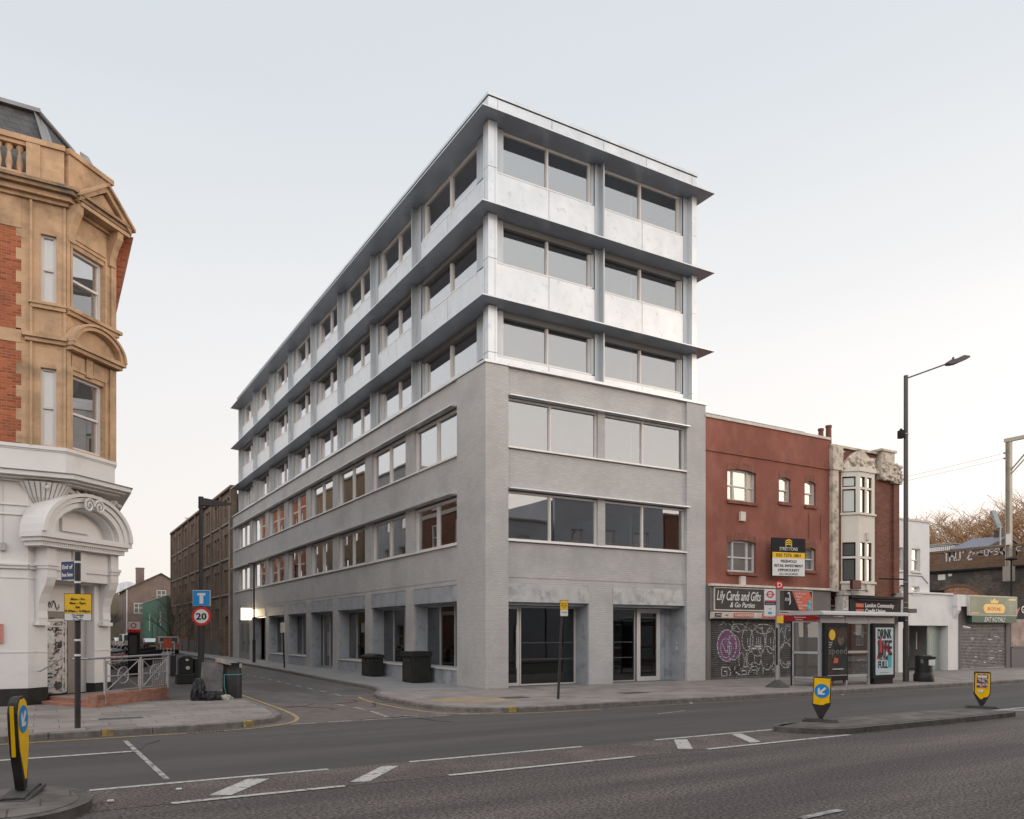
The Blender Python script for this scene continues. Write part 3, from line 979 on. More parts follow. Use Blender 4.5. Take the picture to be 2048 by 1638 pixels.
# grooves down the corner posts and fixings along the panel edges
m = M()
for L_ in range(3):
    z0, z1 = SB0[L_]+.01, FT[L_]
    m.box(.505, .515, .2475, .2505, z0, z1); m.box(.2475, .2505, .51, .522, z0, z1)
m.out('post_grooves', m_jt, OB)

# ---------------------------------------------------------------- corner pub
def wall(m, x0, x1, z0, z1, y0, y1, holes):
    """solid wall with rectangular openings (x0,x1,z0,z1), built as non-overlapping blocks"""
    zs = sorted({z0, z1} | {h[2] for h in holes} | {h[3] for h in holes})
    zs = [z for z in zs if z0 <= z <= z1]
    for a, b in zip(zs, zs[1:]):
        hs = sorted([h for h in holes if h[2] < b - 1e-6 and h[3] > a + 1e-6])
        x = x0
        for h in hs:
            if h[0] > x + 1e-6: m.box(x, h[0], y0, y1, a, b)
            x = max(x, h[1])
        if x1 > x + 1e-6: m.box(x, x1, y0, y1, a, b)

m_st = mat('bath_stone', (.455, .30, .185), .8, var=.16, vs=1.2, brick=(.62, .31, .004), mortar=(.36, .24, .13), bvar=.05, c2=(.23, .155, .095), c2s=1.3, c2t=(.5, .72), bump=.2)
m_std = mat('stone_moulding_dark', (.30, .20, .12), .85, var=.2, vs=2, c2=(.15, .12, .10), c2s=1.8, c2t=(.5, .66), bump=.4, bs=30)
m_rb = mat('brick_orange_red', (.30, .082, .036), .85, var=.22, vs=.8, brick=(.225, .075, .010), mortar=(.25, .15, .10), bvar=.28, bump=.5)
m_rbs = mat('brick_dull_red', (.20, .085, .055), .85, var=.2, vs=1, brick=(.225, .075, .009), bvar=.2)
m_wp = mat('stucco_white_paint', (.66, .635, .615), .6, var=.05, vs=.7, c2=(.52, .495, .475), c2s=1.4, c2t=(.55, .8))
m_wpd = mat('stucco_grey_paint', (.40, .385, .375), .65, var=.1, vs=1)
m_blk = mat('plinth_black', (.028, .026, .025), .5, var=.3, vs=2)
m_slate = mat('roof_slate', (.085, .082, .085), .6, var=.2, vs=2, brick=(.3, .2, .008), mortar=(.045, .045, .045), bvar=.15, bump=.6)
m_lead = mat('lead_flashing', (.22, .22, .225), .45, metal=.3, var=.15, vs=1.5)
m_sash = mat('sash_white', (.60, .56, .54), .5, var=.06)
m_blind = mat('window_blind', (.62, .62, .60), .7, var=.03)
m_brown = mat('door_frame_brown', (.25, .21, .185), .55, var=.12)
m_graf = mat('door_mural', (.52, .46, .42), .6, var=.2, vs=5, c2=(.07, .065, .06), c2s=4.2, c2t=(.50, .54), stretch=(1, 1, 1.6))
m_ink = mat('spray_black', (.03, .03, .03), .6, var=0)
m_silv = mat('spray_silver', (.42, .43, .42), .45, metal=.3, var=.2, vs=12)

PB = thing('corner_pub', (-13.2, .9, .12), 'ornate corner pub, white painted ground floor and stone and orange brick upper floors', 'building')
FA = frame((-13.23, .87, 0), (1, 1, 0))
FB = frame((-12.36, .87, 0), (1, 1, 0))
FF = frame((0, .87, 0), (1, 0, 0))
# ground floor walls
m = M(FF); wall(m, -30, -13.23, .56, 6.0, 0, .4, [])
m.xf = FA
wall(m, 0, 2.93, .56, 6.0, 0, .35, [(.63, 2.3, 0, 3.4)])
m.box(.0, .63, .35, 1.2, .56, 6); m.box(2.3, 2.93, .35, 1.2, .56, 6)
m.xf = None
m.box(-13.0, -11.16, 2.95, 10, .1, 6.0) ; m.box(-30, -13.3, 1.27, 10, .1, 6.0)
m.out('ground_floor_wall', m_wp, PB)
m = M(FF); m.box(-30, -13.225, -.03, .4, .1, .555)
m.xf = FA; m.box(-.012, .63, -.03, 1.2, .1, .555); m.box(2.3, 2.95, -.03, 1.2, .1, .555)
m.out('plinth', m_blk, PB)
# mouldings on ground floor
m = M(FF)
for z, h, p in ((3.78, .05, .10), (3.70, .08, .06), (3.45, .03, .02), (5.1, .03, .04), (5.35, .03, .04)): m.box(-30, -13.23-p*.0, -p, 0, z, z+h)
m.box(-30, -13.23, -.015, 0, 1.5, 1.53)
m.xf = FA
for z, h, p in ((3.78, .05, .10), (3.70, .08, .06), (3.45, .03, .02)):
    m.box(0, .63, -p, 0, z, z+h); m.box(2.3, 2.96, -p, 0, z, z+h)
m.box(0, .63, -.015, 0, 1.5, 1.53); m.box(2.3, 2.95, -.015, 0, 1.5, 1.53)
m.out('string_moulding', m_wp, PB)
# door niche
m = M(FA)
m.box(.63, 2.3, .30, .34, 2.62, 3.4)
m.out('transom_panel', m_wp, PB)
m = M(FA); m.box(.63, 1.9, .28, .33, 2.44, 2.62); m.box(1.62, 1.9, .28, .33, .3, 2.44)
m.box(.63, .66, .28, .33, .3, 2.44); m.out('door_frame', m_brown, PB)
m = M(FA); m.box(1.92, 2.29, .28, .33, .3, 2.62); m.out('niche_side_panel', m_wpd, PB)
dr = M(FA); dr.box(.66, 1.62, .31, .36, .32, 2.43); dr = dr.out('security_door', m_graf, PB)
m = M(FA); 
for a, b_, z0, z1 in ((.68, 1.6, 2.34, 2.40), (.68, 1.6, 2.18, 2.22), (1.44, 1.47, .35, 2.3), (1.54, 1.58, .35, 2.4)): m.box(a, b_, .29, .31, z0, z1)
m.out('door_moulding', m_sash, dr)
m = M(FA); m.box(.9, 1.16, .295, .309, 1.72, 2.08); m.out('notice', mat('notice_paper', (.55, .57, .55), .7, var=.1, vs=8), dr)
m = M(FA)
for i in range(11):
    z = .5+i*.105; h = .2 - .002*(i-4)**2 - (.06 if i > 8 else 0)
    m.box(.96-h, .96+h, .300, .3095, z, z+.05)
m.out('spray_paint', m_silv, dr)
m = M(FA)
random.seed(11)
def scrawl(m, x, z, n, s, r=.008, y=.29):
    pts = [(x, y, z)]
    for i in range(n):
        x += s*random.uniform(.1, .5); pts.append((x, y, z + s*random.uniform(-.6, .8)))
    m.tube(pts, r, 4)
scrawl(m, .70, 2.8, 14, .16); scrawl(m, .75, 2.75, 9, .2)
m.out('graffiti_tag', m_ink, PB)
m = M(FA); scrawl(m, .7, 2.1, 14, .13, .014, .3)
scrawl(m, 1.2, 1.6, 8, .1, .012, .3); scrawl(m, 1.2, 1.0, 8, .1, .014, .3); m.out('graffiti_tag', m_ink, dr)
# string of a lamp + small box on front wall
m = M(FF); m.cyl((-13.80+.02, -.02, 4.35), (-13.78, -.02, 5.9), .006, n=5); m.box(-13.84, -13.72, -.12, 0, 4.15, 4.35); m.out('alarm_box', m_wpd, PB)
m = M(FF); m.box(-14.2, -13.77, -.05, 0, 1.75, 2.25); m.out('small_notice_board', mat('notice_red', (.5, .22, .18), .6, var=.2, vs=9), PB)
# consoles
for s0 in (.22, 2.5):
    m = M(FA)
    prof = [(0, 2.3), (-.10, 2.32), (-.13, 2.42), (-.10, 2.6), (-.12, 2.8), (-.2, 3.05), (-.33, 3.28), (-.40, 3.5), (-.40, 4.3), (0, 4.3)]
    m.prism([(y, z) for y, z in prof], s0, s0+.30, 'x')
    m.box(s0-.04, s0+.34, -.16, 0, 2.22, 2.32)
    m.box(s0-.05, s0+.35, -.46, 0, 3.80, 3.88); m.box(s0-.03, s0+.33, -.43, 0, 3.72, 3.80)
    m.out('console_bracket', m_wp, PB)
m = M(FA); m.box(.52, 2.5, -.30, 0, 3.45, 4.3); m.box(1.15, 1.6, -.36, -.30, 3.45, 4.3); m.box(.52, 1.15, -.345, -.30, 3.70, 3.86); m.box(1.6, 2.5, -.345, -.30, 3.70, 3.86)
m.out('canopy_frieze', m_wp, PB)
m = M(FA)
m.box(-.12, 2.86, -.56, 0, 4.3, 4.42); m.box(-.2, 2.94, -.62, 0, 4.42, 4.52); m.box(-.27, 3.01, -.70, 0, 4.52, 4.66)
for i in range(41): m.box(-.08+i*.07, -.04+i*.07, -.575, -.56, 4.35, 4.42)
m.out('canopy_entablature', m_wp, PB)
# arched pediment (hollow arch with tympanum)
def arch(m, c, r0, r1, z0, y0, y1, sq=1., a0=0, a1=180, n=20):
    """ring segment; sq squashes the height"""
    a = [R(a0+(a1-a0)*i/n) for i in range(n+1)]
    for p, q in zip(a, a[1:]):
        v = []
        for y in (y0, y1):
            for t, r in ((p, r0), (q, r0), (q, r1), (p, r1)):
                v.append((c-r*math.cos(t), y, z0+r*sq*math.sin(t)))
        m.add(v, [(0,3,2,1), (4,5,6,7), (0,1,5,4), (1,2,6,5), (2,3,7,6), (3,0,4,7)])
cx = 1.37
m = M(FA)
arch(m, cx, 1.16, 1.34, 4.66, -.66, .02, .70); arch(m, cx, 1.34, 1.50, 4.66, -.70, .02, .72); arch(m, cx, 1.50, 1.62, 4.66, -.76, .02, .735)
m.out('arched_pediment', m_wp, PB)
m = M(FA); arch(m, cx, 1.07, 1.16, 4.66, -.52, .0, .70, n=44); m.out('arch_dentils', m_wp, PB)
m = M(FA); arch(m, cx, .02, 1.07, 4.66, -.22, -.02, .70, n=16); m.box(cx-.55, cx+.4, -.30, -.22, 4.8, 5.15); m.out('tympanum_panel', m_wp, PB)
# scroll keystone and leaf garland
m = M(FA)
for sx_ in (-1, 1):
    pts = []
    for i in range(26):
        t = i/25*math.pi*3.4; r_ = .19*(1-i/30)
        pts.append((cx+.05+sx_*(.19 - r_*math.cos(t)*1.0) , -.80, 5.52 - .0 + r_*math.sin(t)*1.1))
    m.tube(pts, .035, 6)
m.out('scroll_keystone', m_wp, PB)
m = M(FA)
random.seed(2)
for i in range(46):
    s = .1+i*.06
    m.ball((s, -.42+random.uniform(-.05, .05), 5.86+random.uniform(-.07, .05)-abs(s-1.37)*.03), random.uniform(.04, .075), 6, 4)
m.out('leaf_garland', m_wp, PB)
# fluted shell corbel under the overhanging corner
m = M()
c0 = Vector((-12.9, 1.2, 0))
N_ = 18
for i in range(N_):
    t0 = R(165 + i*(205/N_)); t1 = R(165 + (i+.72)*(205/N_))
    v = []
    for z, r_ in ((5.35, .18), (5.6, .42), (5.98, .62)):
        for t in (t0, t1):
            v.append((c0[0] + r_*1.15*math.cos(t), c0[1] + r_*math.sin(t), z))
    v2 = [(c0[0]+(p[0]-c0[0])*.5, c0[1]+(p[1]-c0[1])*.5, p[2]) for p in v]
    m.add(v+v2, [(0,1,3,2), (2,3,5,4), (0,2,8,6), (2,4,10,8), (1,3,9,7), (3,5,11,9)])
m.lathe((c0[0], c0[1], 0), [(.12, 5.3), (.36, 5.6), (.55, 5.99)], 24)
m.out('shell_corbel', m_wp, PB)
# cornice between floors: follows the upper plan
def ring(m, e, z0, z1, xl=-30, s1=1.79, ins=.3, back=None):
    r2 = .70711
    s = e*(r2-1)/r2
    p0 = (xl, .87-e)
    p1 = (-12.36+r2*s+r2*e, .87+r2*s-r2*e)
    s2 = s1 + e*(1-r2)/r2 if back is None else back
    p2 = (-12.36+r2*s2+r2*e, .87+r2*s2-r2*e)
    p3 = (p2[0], 14)
    m.prism([p0, p1, p2, p3, (xl, 14)], z0, z1)
m = M()
ring(m, .12, 5.98, 6.04); ring(m, .28, 6.04, 6.10); ring(m, .42, 6.10, 6.22); m.out('cornice', m_wp, PB)
m = M(); ring(m, .46, 6.22, 6.235); m.out('cornice_flashing', m_lead, PB)
m = M(); ring(m, 0, 6.235, 6.88); ring(m, .05, 6.88, 6.97); ring(m, .02, 6.84, 6.879); m.out('dado_band', m_wp, PB)
# upper walls
WINF = [(-12.94, -12.58, 7.0, 9.06), (-12.94, -12.58, 10.82, 12.6), (-18.2, -17.0, 7.0, 9.1), (-18.2, -17.0, 10.82, 12.6)]
WINC = [(.22, 1.36, 7.02, 9.03), (.24, 1.36, 10.84, 12.48)]
m = M(FF); wall(m, -13.38, -12.36, 6.97, 14.1, 0, .35, WINF[:2])
for i in range(12):
    z = 7.0+i*.6; m.box(-13.5, -13.38, .002, .35, z, z+.3)
m.box(-30, -13.38, -.015, .35, 9.62, 9.95); m.box(-30, -13.38, -.015, .35, 12.62, 14.1)
m.xf = FB; wall(m, 0, 1.79, 6.97, 14.1, 0, .35, WINC)
m.xf = None; m.box(-11.5, -11.09, 2.5, 14, 6.97, 14.1); m.box(-11.52, -11.092, 2.14, 2.5, 6.97, 14.1)
m.out('stone_wall', m_st, PB)
m = M(FF); wall(m, -30, -13.5, 6.97, 9.62, .01, .36, WINF[2:]); wall(m, -30, -13.5, 9.95, 12.62, .01, .36, WINF[2:])
for i in range(12):
    z = 7.3+i*.6
    if not 9.35 < z < 9.9: m.box(-13.5, -13.381, .01, .35, z+.0, z+.298)
m.xf = None; m.prism([(-11.09, 11.0), (-10.95, 12.1), (-10.8, 12.9), (-10.58, 13.75), (-11.09, 13.75)], 2.4, 14, 'y')
m.out('brick_wall', m_rb, PB)
m = M(); m.box(-11.5, -11.095, 14, 31, 0, 13.2); m.out('side_wall', m_rbs, PB)
m = M(FF)
for x in (-13.15,): m.box(x-.04, x+.02, -.06, 0, 6.97, 13.5)
m.box(-12.42, -12.36, -.03, 0, 6.97, 13.5)
m.xf = FB
m.box(-.0, .12, -.05, 0, 6.97, 9.6); m.box(1.55, 1.79, -.05, 0, 6.97, 9.6); m.box(0, .1, -.05, 0, 10.75, 13.4); m.box(1.6, 1.79, -.05, 0, 10.75, 13.4)
for z0, z1 in ((6.97, 9.15), (10.76, 12.6)):
    m.box(.14, .2, -.035, 0, z0, z1); m.box(1.38, 1.45, -.035, 0, z0, z1); m.box(.14, 1.45, -.036, 0, z1, z1+.07)
m.box(.18, .62, -.03, 0, 9.2, 9.55); m.box(.95, 1.5, -.03, 0, 9.2, 9.55); m.box(.66, .90, -.06, 0, 9.1, 9.62)
m.box(.25, 1.4, -.03, 0, 12.72, 13.2)
m.out('pilaster_trim', m_st, PB)
# intermediate mouldings
m = M()
for xf_, x0, x1 in ((FF, -13.3, -12.36), ):
    m.xf = xf_
    m.box(x0, x1+.0, -.10, 0, 9.70, 9.80); m.box(x0-.06, x1+.02, -.17, 0, 9.80, 9.9)
    m.box(x0+.12, x1, -.08, 0, 10.60, 10.76); m.box(x0+.08, x1+.01, -.12, 0, 10.70, 10.75)
m.xf = FB
m.box(-.02, 1.85, -.22, 0, 9.62, 9.72); m.box(-.06, 1.92, -.29, 0, 9.72, 9.82)
m.box(-.0, 1.85, -.1, 0, 10.58, 10.68); m.box(-.02, 1.92, -.16, 0, 10.68, 10.77)
arch(m, .93, .80, .92, 9.82, -.27, 0, .70); arch(m, .93, .92, 1.0, 9.82, -.32, 0, .72)
m.out('moulded_course', m_st, PB)
m = M(FB); arch(m, .93, .02, .80, 9.82, -.08, 0, .70, n=14); m.out('arch_tympanum', m_st, PB)
# entablature
m = M()
ring(m, .10, 13.42, 13.52); ring(m, .22, 13.52, 13.66); m.out('entablature', m_st, PB)
m = M(); ring(m, .36, 13.66, 13.76); ring(m, .44, 13.76, 13.84); m.out('cornice', m_std, PB)
# brackets + triangular pediment
for s0 in (.02, 1.5):
    m = M(FB); m.prism([(0, 12.55), (-.08, 12.56), (-.10, 12.75), (-.2, 13.05), (-.34, 13.3), (-.36, 13.5), (0, 13.5)], s0, s0+.22, 'x'); m.out('console_bracket', m_st, PB)
m = M(FB)
m.box(.12, 1.92, -.40, -.1, 13.50, 13.60)
pl, pr, pc, zb_, zt_ = .05, 1.96, 1.0, 13.60, 14.55
m.prism([(pl, zb_), (pr, zb_), (pc, zt_-.28)], -.30, -.1, 'y')
m.out('pediment_base', m_st, PB)
m = M(FB)
def rake(m, a, b, th, y0, y1):
    m.prism([a, b, (b[0], b[1]+th), (a[0], a[1]+th)], y0, y1, 'y')
rake(m, (pl-.02, 13.60), (pc, zt_-.22), .16, -.42, .3); rake(m, (pc, zt_-.22), (pr+.02, 13.60), .16, -.42, .3)
rake(m, (pl-.08, 13.70), (pc, zt_-.06), .09, -.50, .3); rake(m, (pc, zt_-.06), (pr+.1, 13.70), .09, -.50, .3)
m.out('triangular_pediment', m_st, PB)
# parapet with balusters
m = M(FF)
m.box(-12.95, -12.40, -.10, .2, 13.84, 14.86); m.box(-13.27, -12.95, -.14, .2, 13.84, 14.86)
m.box(-30, -13.27, -.10, .2, 13.84, 14.0); m.box(-30, -12.38, -.16, .24, 14.86, 15.0); m.box(-30, -13.27, -.10, .2, 14.76, 14.86)
m.box(-13.85, -13.72, -.1, .2, 14.0, 14.76) if False else None
m.xf = FB; m.box(0, 1.5, -.10, .2, 13.84, 14.86); m.box(-.02, 1.58, -.16, .24, 14.86, 15.0)
m.out('parapet', m_st, PB)
for i in range(9):
    m = M(); m.lathe((-13.41-i*.24, .92, 14.0), [(.09, 0), (.09, .06), (.05, .1), (.085, .3), (.05, .52), (.04, .6), (.09, .68), (.09, .76)], 10); m.out('baluster', m_st, PB)
m = M(); m.box(-16.2, -15.4, .78, 1.05, 14.0, 14.76); m.out('parapet_pier', m_st, PB)
# mansard roof
m = M()
hipx, hipy = -12.95, 2.4
m.add([(-30, 1.2, 13.9), (-12.5, 1.2, 13.9), (-30, 2.35, 16.55), (-13.0, 2.35, 16.55)], [(0, 1, 3, 2)])
m.add([(-12.5, 1.2, 13.9), (-11.3, 2.4, 13.9), (-12.15, 3.6, 16.4), (-13.0, 2.35, 16.55)], [(0, 1, 2, 3)])
m.add([(-11.3, 2.4, 13.9), (-11.25, 14, 13.9), (-12.15, 14, 16.4), (-12.15, 3.6, 16.4)], [(0, 1, 2, 3)])
m.add([(-30, 2.35, 16.55), (-13.0, 2.35, 16.55), (-12.15, 3.6, 16.4), (-12.15, 14, 16.4), (-30, 14, 16.6)], [(0, 1, 2, 3, 4)])
m.out('mansard_roof', m_slate, PB)
m = M()
m.prism([(-30, 16.55), (-12.95, 16.55), (-12.95, 16.66), (-30, 16.66)], 2.2, 2.5, 'y')
m.cyl((-13.0, 2.3, 16.6), (-12.12, 3.6, 16.44), .07); m.cyl((-12.12, 3.6, 16.44), (-12.1, 9, 16.44), .07)
m.out('roof_flashing', m_lead, PB)
m = M()
m.add([(-12.55, 1.16, 13.95), (-12.2, 1.45, 13.95), (-12.8, 2.55, 16.3), (-13.1, 2.25, 16.5), (-12.56, 1.1, 13.95), (-12.2, 1.4, 14), (-12.8, 2.5, 16.36), (-13.12, 2.2, 16.56)], [(0,1,2,3), (4,5,6,7), (0,1,5,4), (1,2,6,5), (2,3,7,6), (3,0,4,7)])
m.add([(-11.95, 3.2, 16.3), (-11.72, 3.3, 16.25), (-11.42, 3.0, 15.55), (-11.5, 2.9, 15.3), (-11.62, 2.95, 15.75), (-11.95, 3.22, 16.2)], [(0,1,2,3,4,5)])
m.out('loose_lead_sheet', m_lead, PB)
# sash windows
def sash_win(x0, x1, z0, z1, fr, parent, mt, gm, blind=False, d=.16, fw=.05, name='sash_window'):
    m = M(fr)
    zm = (z0+z1)/2
    m.box(x0, x0+fw, d, d+.12, z0, z1); m.box(x1-fw, x1, d, d+.12, z0, z1); m.box(x0+fw, x1-fw, d, d+.119, z0, z0+fw*1.3); m.box(x0+fw, x1-fw, d, d+.119, z1-fw, z1)
    m.box(x0+fw, x1-fw, d+.02, d+.10, zm-.03, zm+.03)
    m.box(x0+fw, x0+fw+.035, d+.05, d+.09, z0+fw, zm-.03); m.box(x1-fw-.035, x1-fw, d+.05, d+.09, z0+fw, zm-.03)
    m.box(x0+fw, x0+fw+.03, d+.03, d+.07, zm+.03, z1-fw); m.box(x1-fw-.03, x1-fw, d+.03, d+.07, zm+.03, z1-fw)
    o = m.out(name, mt, parent)
    p = M(fr); p.box(x0+fw, x1-fw, d+.065, d+.075, zm, z1-.01); p.out('pane', gm, o)
    p = M(fr); p.box(x0+fw, x1-fw, d+.085, d+.095, z0+.01, zm); p.out('pane', gm, o)
    return o
for h in WINF[:2]: sash_win(*h, FF, PB, m_sash, g_vic if False else glassmat('glazing_blind', .15, dark=(.46, .46, .45)) if 'glazing_blind' not in MATS else MATS['glazing_blind'], d=.1)
for h in WINF[2:]: sash_win(*h, FF, PB, m_sash, g_vic)
for h in WINC: sash_win(*h, FB, PB, m_sash, g_vic, d=.12, fw=.06)
# steps, landing, retaining wall
m_pave = mat('brick_paver_red', (.30, .13, .09), .85, var=.2, vs=2, brick=(.215, .075, .008), mortar=(.22, .17, .14), bvar=.2, bump=.4)
m = M()
m.prism([(-12.95, 1.15), (-12.5, .1), (-11.75, -.98), (-9.72, 1.42), (-11.0, 3.2)], .1, .19)
m.prism([(-12.74, 1.36), (-12.2, .25), (-11.7, -.75), (-9.8, 1.5), (-11.05, 3.1)], .19, .30)
tag(m.out('entrance_steps', m_pave), 'low red brick paved steps in front of the pub doorway', 'steps')
m = M(frame((-11.72, -.95, 0), (1.98, 2.42, 0)))
m.box(0, 3.12, 0, .24, .1, .36); m.box(-.01, 3.13, -.01, .25, .36, .44)
tag(m.out('brick_retaining_wall', m_pave), 'low red brick wall carrying the grey metal railings', 'wall')
# railings
m_galv = mat('railing_grey_metal', (.33, .32, .32), .45, metal=.5, var=.15, vs=6)
FR_ = frame((-11.60, -.80, .44), (1.98, 2.42, 0))
rl = thing('railings', (-11.6, -.8, .44), 'grey metal railings with crossed bars above the low brick wall', 'railing')
for i, x in enumerate((.12, 1.62, 2.92)):
    m = M(FR_); m.box(x-.02, x+.02, -.02, .02, -.02 if i else -.25, .93); m.out('post', m_galv, rl)
m = M(FR_); m.cyl((-.5, 0, .93), (3.0, 0, .95), .03, n=10); m.cyl((-.5, 0, .93), (-.75, .25, .93), .028, n=8); m.out('handrail', m_galv, rl)
for a, b_ in ((.18, 1.55), (1.70, 2.85)):
    m = M(FR_)
    m.box(a, b_, -.012, .012, .06, .09); m.box(a, b_, -.012, .012, .83, .86); m.box(a, a+.025, -.012, .012, .09, .83); m.box(b_-.025, b_, -.012, .012, .09, .83)
    m.box(a+.025, b_-.025, -.01, .01, .44, .47)
    c_ = (a+b_)/2
    m.cyl((a, 0, .08), (b_, 0, .84), .014, n=6); m.cyl((a, 0, .84), (b_, 0, .08), .014, n=6)
    m.tube([(c_+.22*math.cos(t*math.pi/8), 0, .455+.22*math.sin(t*math.pi/8)) for t in range(17)], .013, 6)
    if a > 1:
        for j in range(7): m.cyl((a+.45+j*.09, 0, .1), (a+.5+j*.09, 0, .8), .008, n=5)
    m.out('railing_panel', m_galv, rl)
m = M(); 
m.cyl((-12.95, .9, 1.0), (-12.45, .55, 1.35), .022, n=8); m.cyl((-12.95, .9, 1.0), (-13.0, 1.02, 1.0), .02, n=6); m.cyl((-12.6, .66, 1.24), (-12.68, .98, 1.24), .015, n=6)
tag(m.out('handrail', m_galv), 'short grey handrail fixed left of the pub doorway', 'handrail')

# ---------------------------------------------------------------- shops on the right
m_red = mat('render_red_brown', (.215, .077, .055), .85, var=.2, vs=.45, c2=(.275, .115, .085), c2s=.8, c2t=(.45, .7), bump=.3, bs=25, stretch=(1, 1, .6))
m_redb = mat('brick_arch_brown', (.20, .08, .055), .85, var=.2, vs=3, brick=(.075, .3, .006), bvar=.2)
m_cream = mat('timber_cream', (.55, .49, .43), .7, var=.15, vs=3)
m_fas = mat('fascia_grey', (.065, .058, .056), .7, var=.08, spec=.1)
m_fasl = mat('fascia_pale', (.15, .135, .128), .7, var=.12, spec=.15)
m_shut = mat('roller_shutter', (.035, .034, .034), .6, metal=.2, var=.25, vs=1.5, c2=(.12, .115, .115), c2s=1.3, c2t=(.55, .7))
m_shutr = mat('shutter_ridge', (.095, .09, .09), .6, metal=.2, var=.4, vs=3)
m_wt = mat('sign_white', (.62, .60, .58), .5, var=.04)
m_bk = mat('sign_black', (.022, .02, .022), .6, var=0, spec=.1)
m_rd = mat('sign_red', (.50, .03, .03), .45, var=0)
m_og = mat('sign_orange', (.50, .09, .05), .5, var=.1, vs=5)
m_tl = mat('sign_teal', (.05, .35, .42), .5, var=.1)
m_purp = mat('spray_purple', (.22, .05, .20), .6, var=.25, vs=6)
m_sw = mat('spray_white', (.50, .49, .50), .6, var=.25, vs=14)
m_sb = mat('spray_dark', (.022, .02, .02), .6, var=.2)
m_ye = mat('sign_yellow', (.70, .42, .03), .5, var=.05)
m_win = mat('window_timber_white', (.48, .46, .45), .6, var=.12, vs=5)
m_curt = mat('curtain_warm', (.62, .50, .36), .8, var=.1)
g_cur = glassmat('glazing_curtained', .10, dark=(.44, .35, .245), graze=.4)
g_gry = glassmat('glazing_grey', .12, dark=(.16, .16, .15))

RB = thing('red_rendered_building', (10.2, 0, .12), 'red brown rendered three storey building right of the grey block', 'building')
H1 = [(11.34, 13.02, 7.5, 8.82), (14.42, 15.15, 7.68, 8.75), (16.07, 16.80, 7.68, 8.75), (11.34, 13.02, 4.55, 5.88), (16.07, 16.80, 4.80, 5.80)]
m = M(); wall(m, 10.125, 17.72, 3.95, 10.75, 0, .3, H1); m.box(10.125, 17.72, .3, 11, 3.5, 10.6); m.out('rendered_wall', m_red, RB)
m = M(); m.box(10.13, 17.72, -.05, 0, 9.4, 9.46); m.out('string_course', m_red, RB)
m = M(); m.box(10.125, 17.76, -.06, .35, 10.75, 10.86); m.out('coping', m_cream, RB)
m = M()
m.tube([(10.2, .3, 11.02), (16.4, .3, 11.0), (16.45, .3, 10.86)], .025, 6)
for x in (12.3, 14.4): m.cyl((x, .3, 10.86), (x, .3, 11.02), .02, n=6)
m.out('roof_rail', m_galv, RB)
for i, h in enumerate(H1):
    x0, x1, z0, z1 = h
    m = M(); m.box(x0-.05, x1+.05, -.09, .2, z0-.13, z0); m.out('sill', m_redb, RB)
    m = M()
    n = 6
    for j in range(n):
        a, b_ = x0-.02+(x1-x0+.04)*j/n, x0-.02+(x1-x0+.04)*(j+1)/n
        f0 = lambda x: z1 - .02 + .10*(1-((x-(x0+x1)/2)/((x1-x0)/2+.02))**2) - .07
        m.prism([(a, f0(a)), (b_, f0(b_)), (b_, f0(b_)+.28), (a, f0(a)+.28)], -.012, .1, 'y')
    m.out('window_arch', m_redb, RB)
    g = [g_cur, g_cur, g_cur, g_gry, g_gry][i]
    if x1-x0 > 1:
        window(RB, FR, x0, x1, z0, z1, .12, (x0+.42, x1-.42), (z0+.62,), fw=.06, mt=m_win, gm=g, sash=.03, fd=.1)
    else: sash_win(x0, x1, z0, z1, FR, RB, m_win, g, d=.1)
for x, z in ((12.0, 6.68), (12.0, 4.0)):
    m = M(); m.box(x, x+.28, -.12, 0, z, z+.38); m.out('vent_box', m_cream, RB)
m = M()
for x, z0, z1 in ((16.35, 6.2, 7.3), (17.15, 6.2, 7.3)): m.cyl((x, -.03, z0), (x, -.03, z1), .02, n=6)
m.out('wall_pipe', m_fasl, RB)
# agent's board
AB = thing('for_sale_board', (14.4, -.1, 4.4), 'black yellow and white agents board fixed flat on the red wall', 'sign')
FAB = frame((13.62, -.34, 0), (1.72, -.36, 0))
m = M(FAB); m.box(-.03, 1.68, 0, .06, 4.42, 6.06); m.out('board_frame', m_bk, AB)
m = M(FAB); m.box(0, 1.65, -.006, 0, 4.45, 5.2); m.out('board_face', m_wt, AB)
m = M(FAB); m.box(0, 1.65, -.007, 0, 5.2, 5.45); m.out('phone_band', m_ye, AB)
m = M(FAB)
for k, y in enumerate((.0, .1, .2)):
    w_ = .17
    z = 5.72+y*.9
    m.prism([(.82-w_, z), (.82, z+.07), (.82+w_, z), (.82+w_, z+.05), (.82, z+.125), (.82-w_, z+.05)], -.009, -.002, 'y')
m.box(.65, .69, -.009, -.002, 5.68, 5.95); m.box(.95, .99, -.009, -.002, 5.68, 5.88)
m.out('chevron_emblem', m_ye, AB)
text('STRETTONS', .2, FAB, .82, 5.53, m_wt, AB, align='CENTER', fit=.92, off=-.008)
text('020 7375 1801', .2, FAB, .82, 5.26, m_bk, AB, align='CENTER', fit=1.25, off=-.012)
text('FREEHOLD', .16, FAB, .82, 5.02, m_bk, AB, align='CENTER', fit=.8, off=-.01, bold=.002)
text('RETAIL INVESTMENT', .16, FAB, .82, 4.83, m_bk, AB, align='CENTER', fit=1.45, off=-.01, bold=.002)
text('OPPORTUNITY', .16, FAB, .82, 4.64, m_bk, AB, align='CENTER', fit=1.1, off=-.01, bold=.002)
text('ALL ENQUIRIES', .13, FAB, .82, 4.49, m_fasl, AB, align='CENTER', fit=.95, off=-.01)
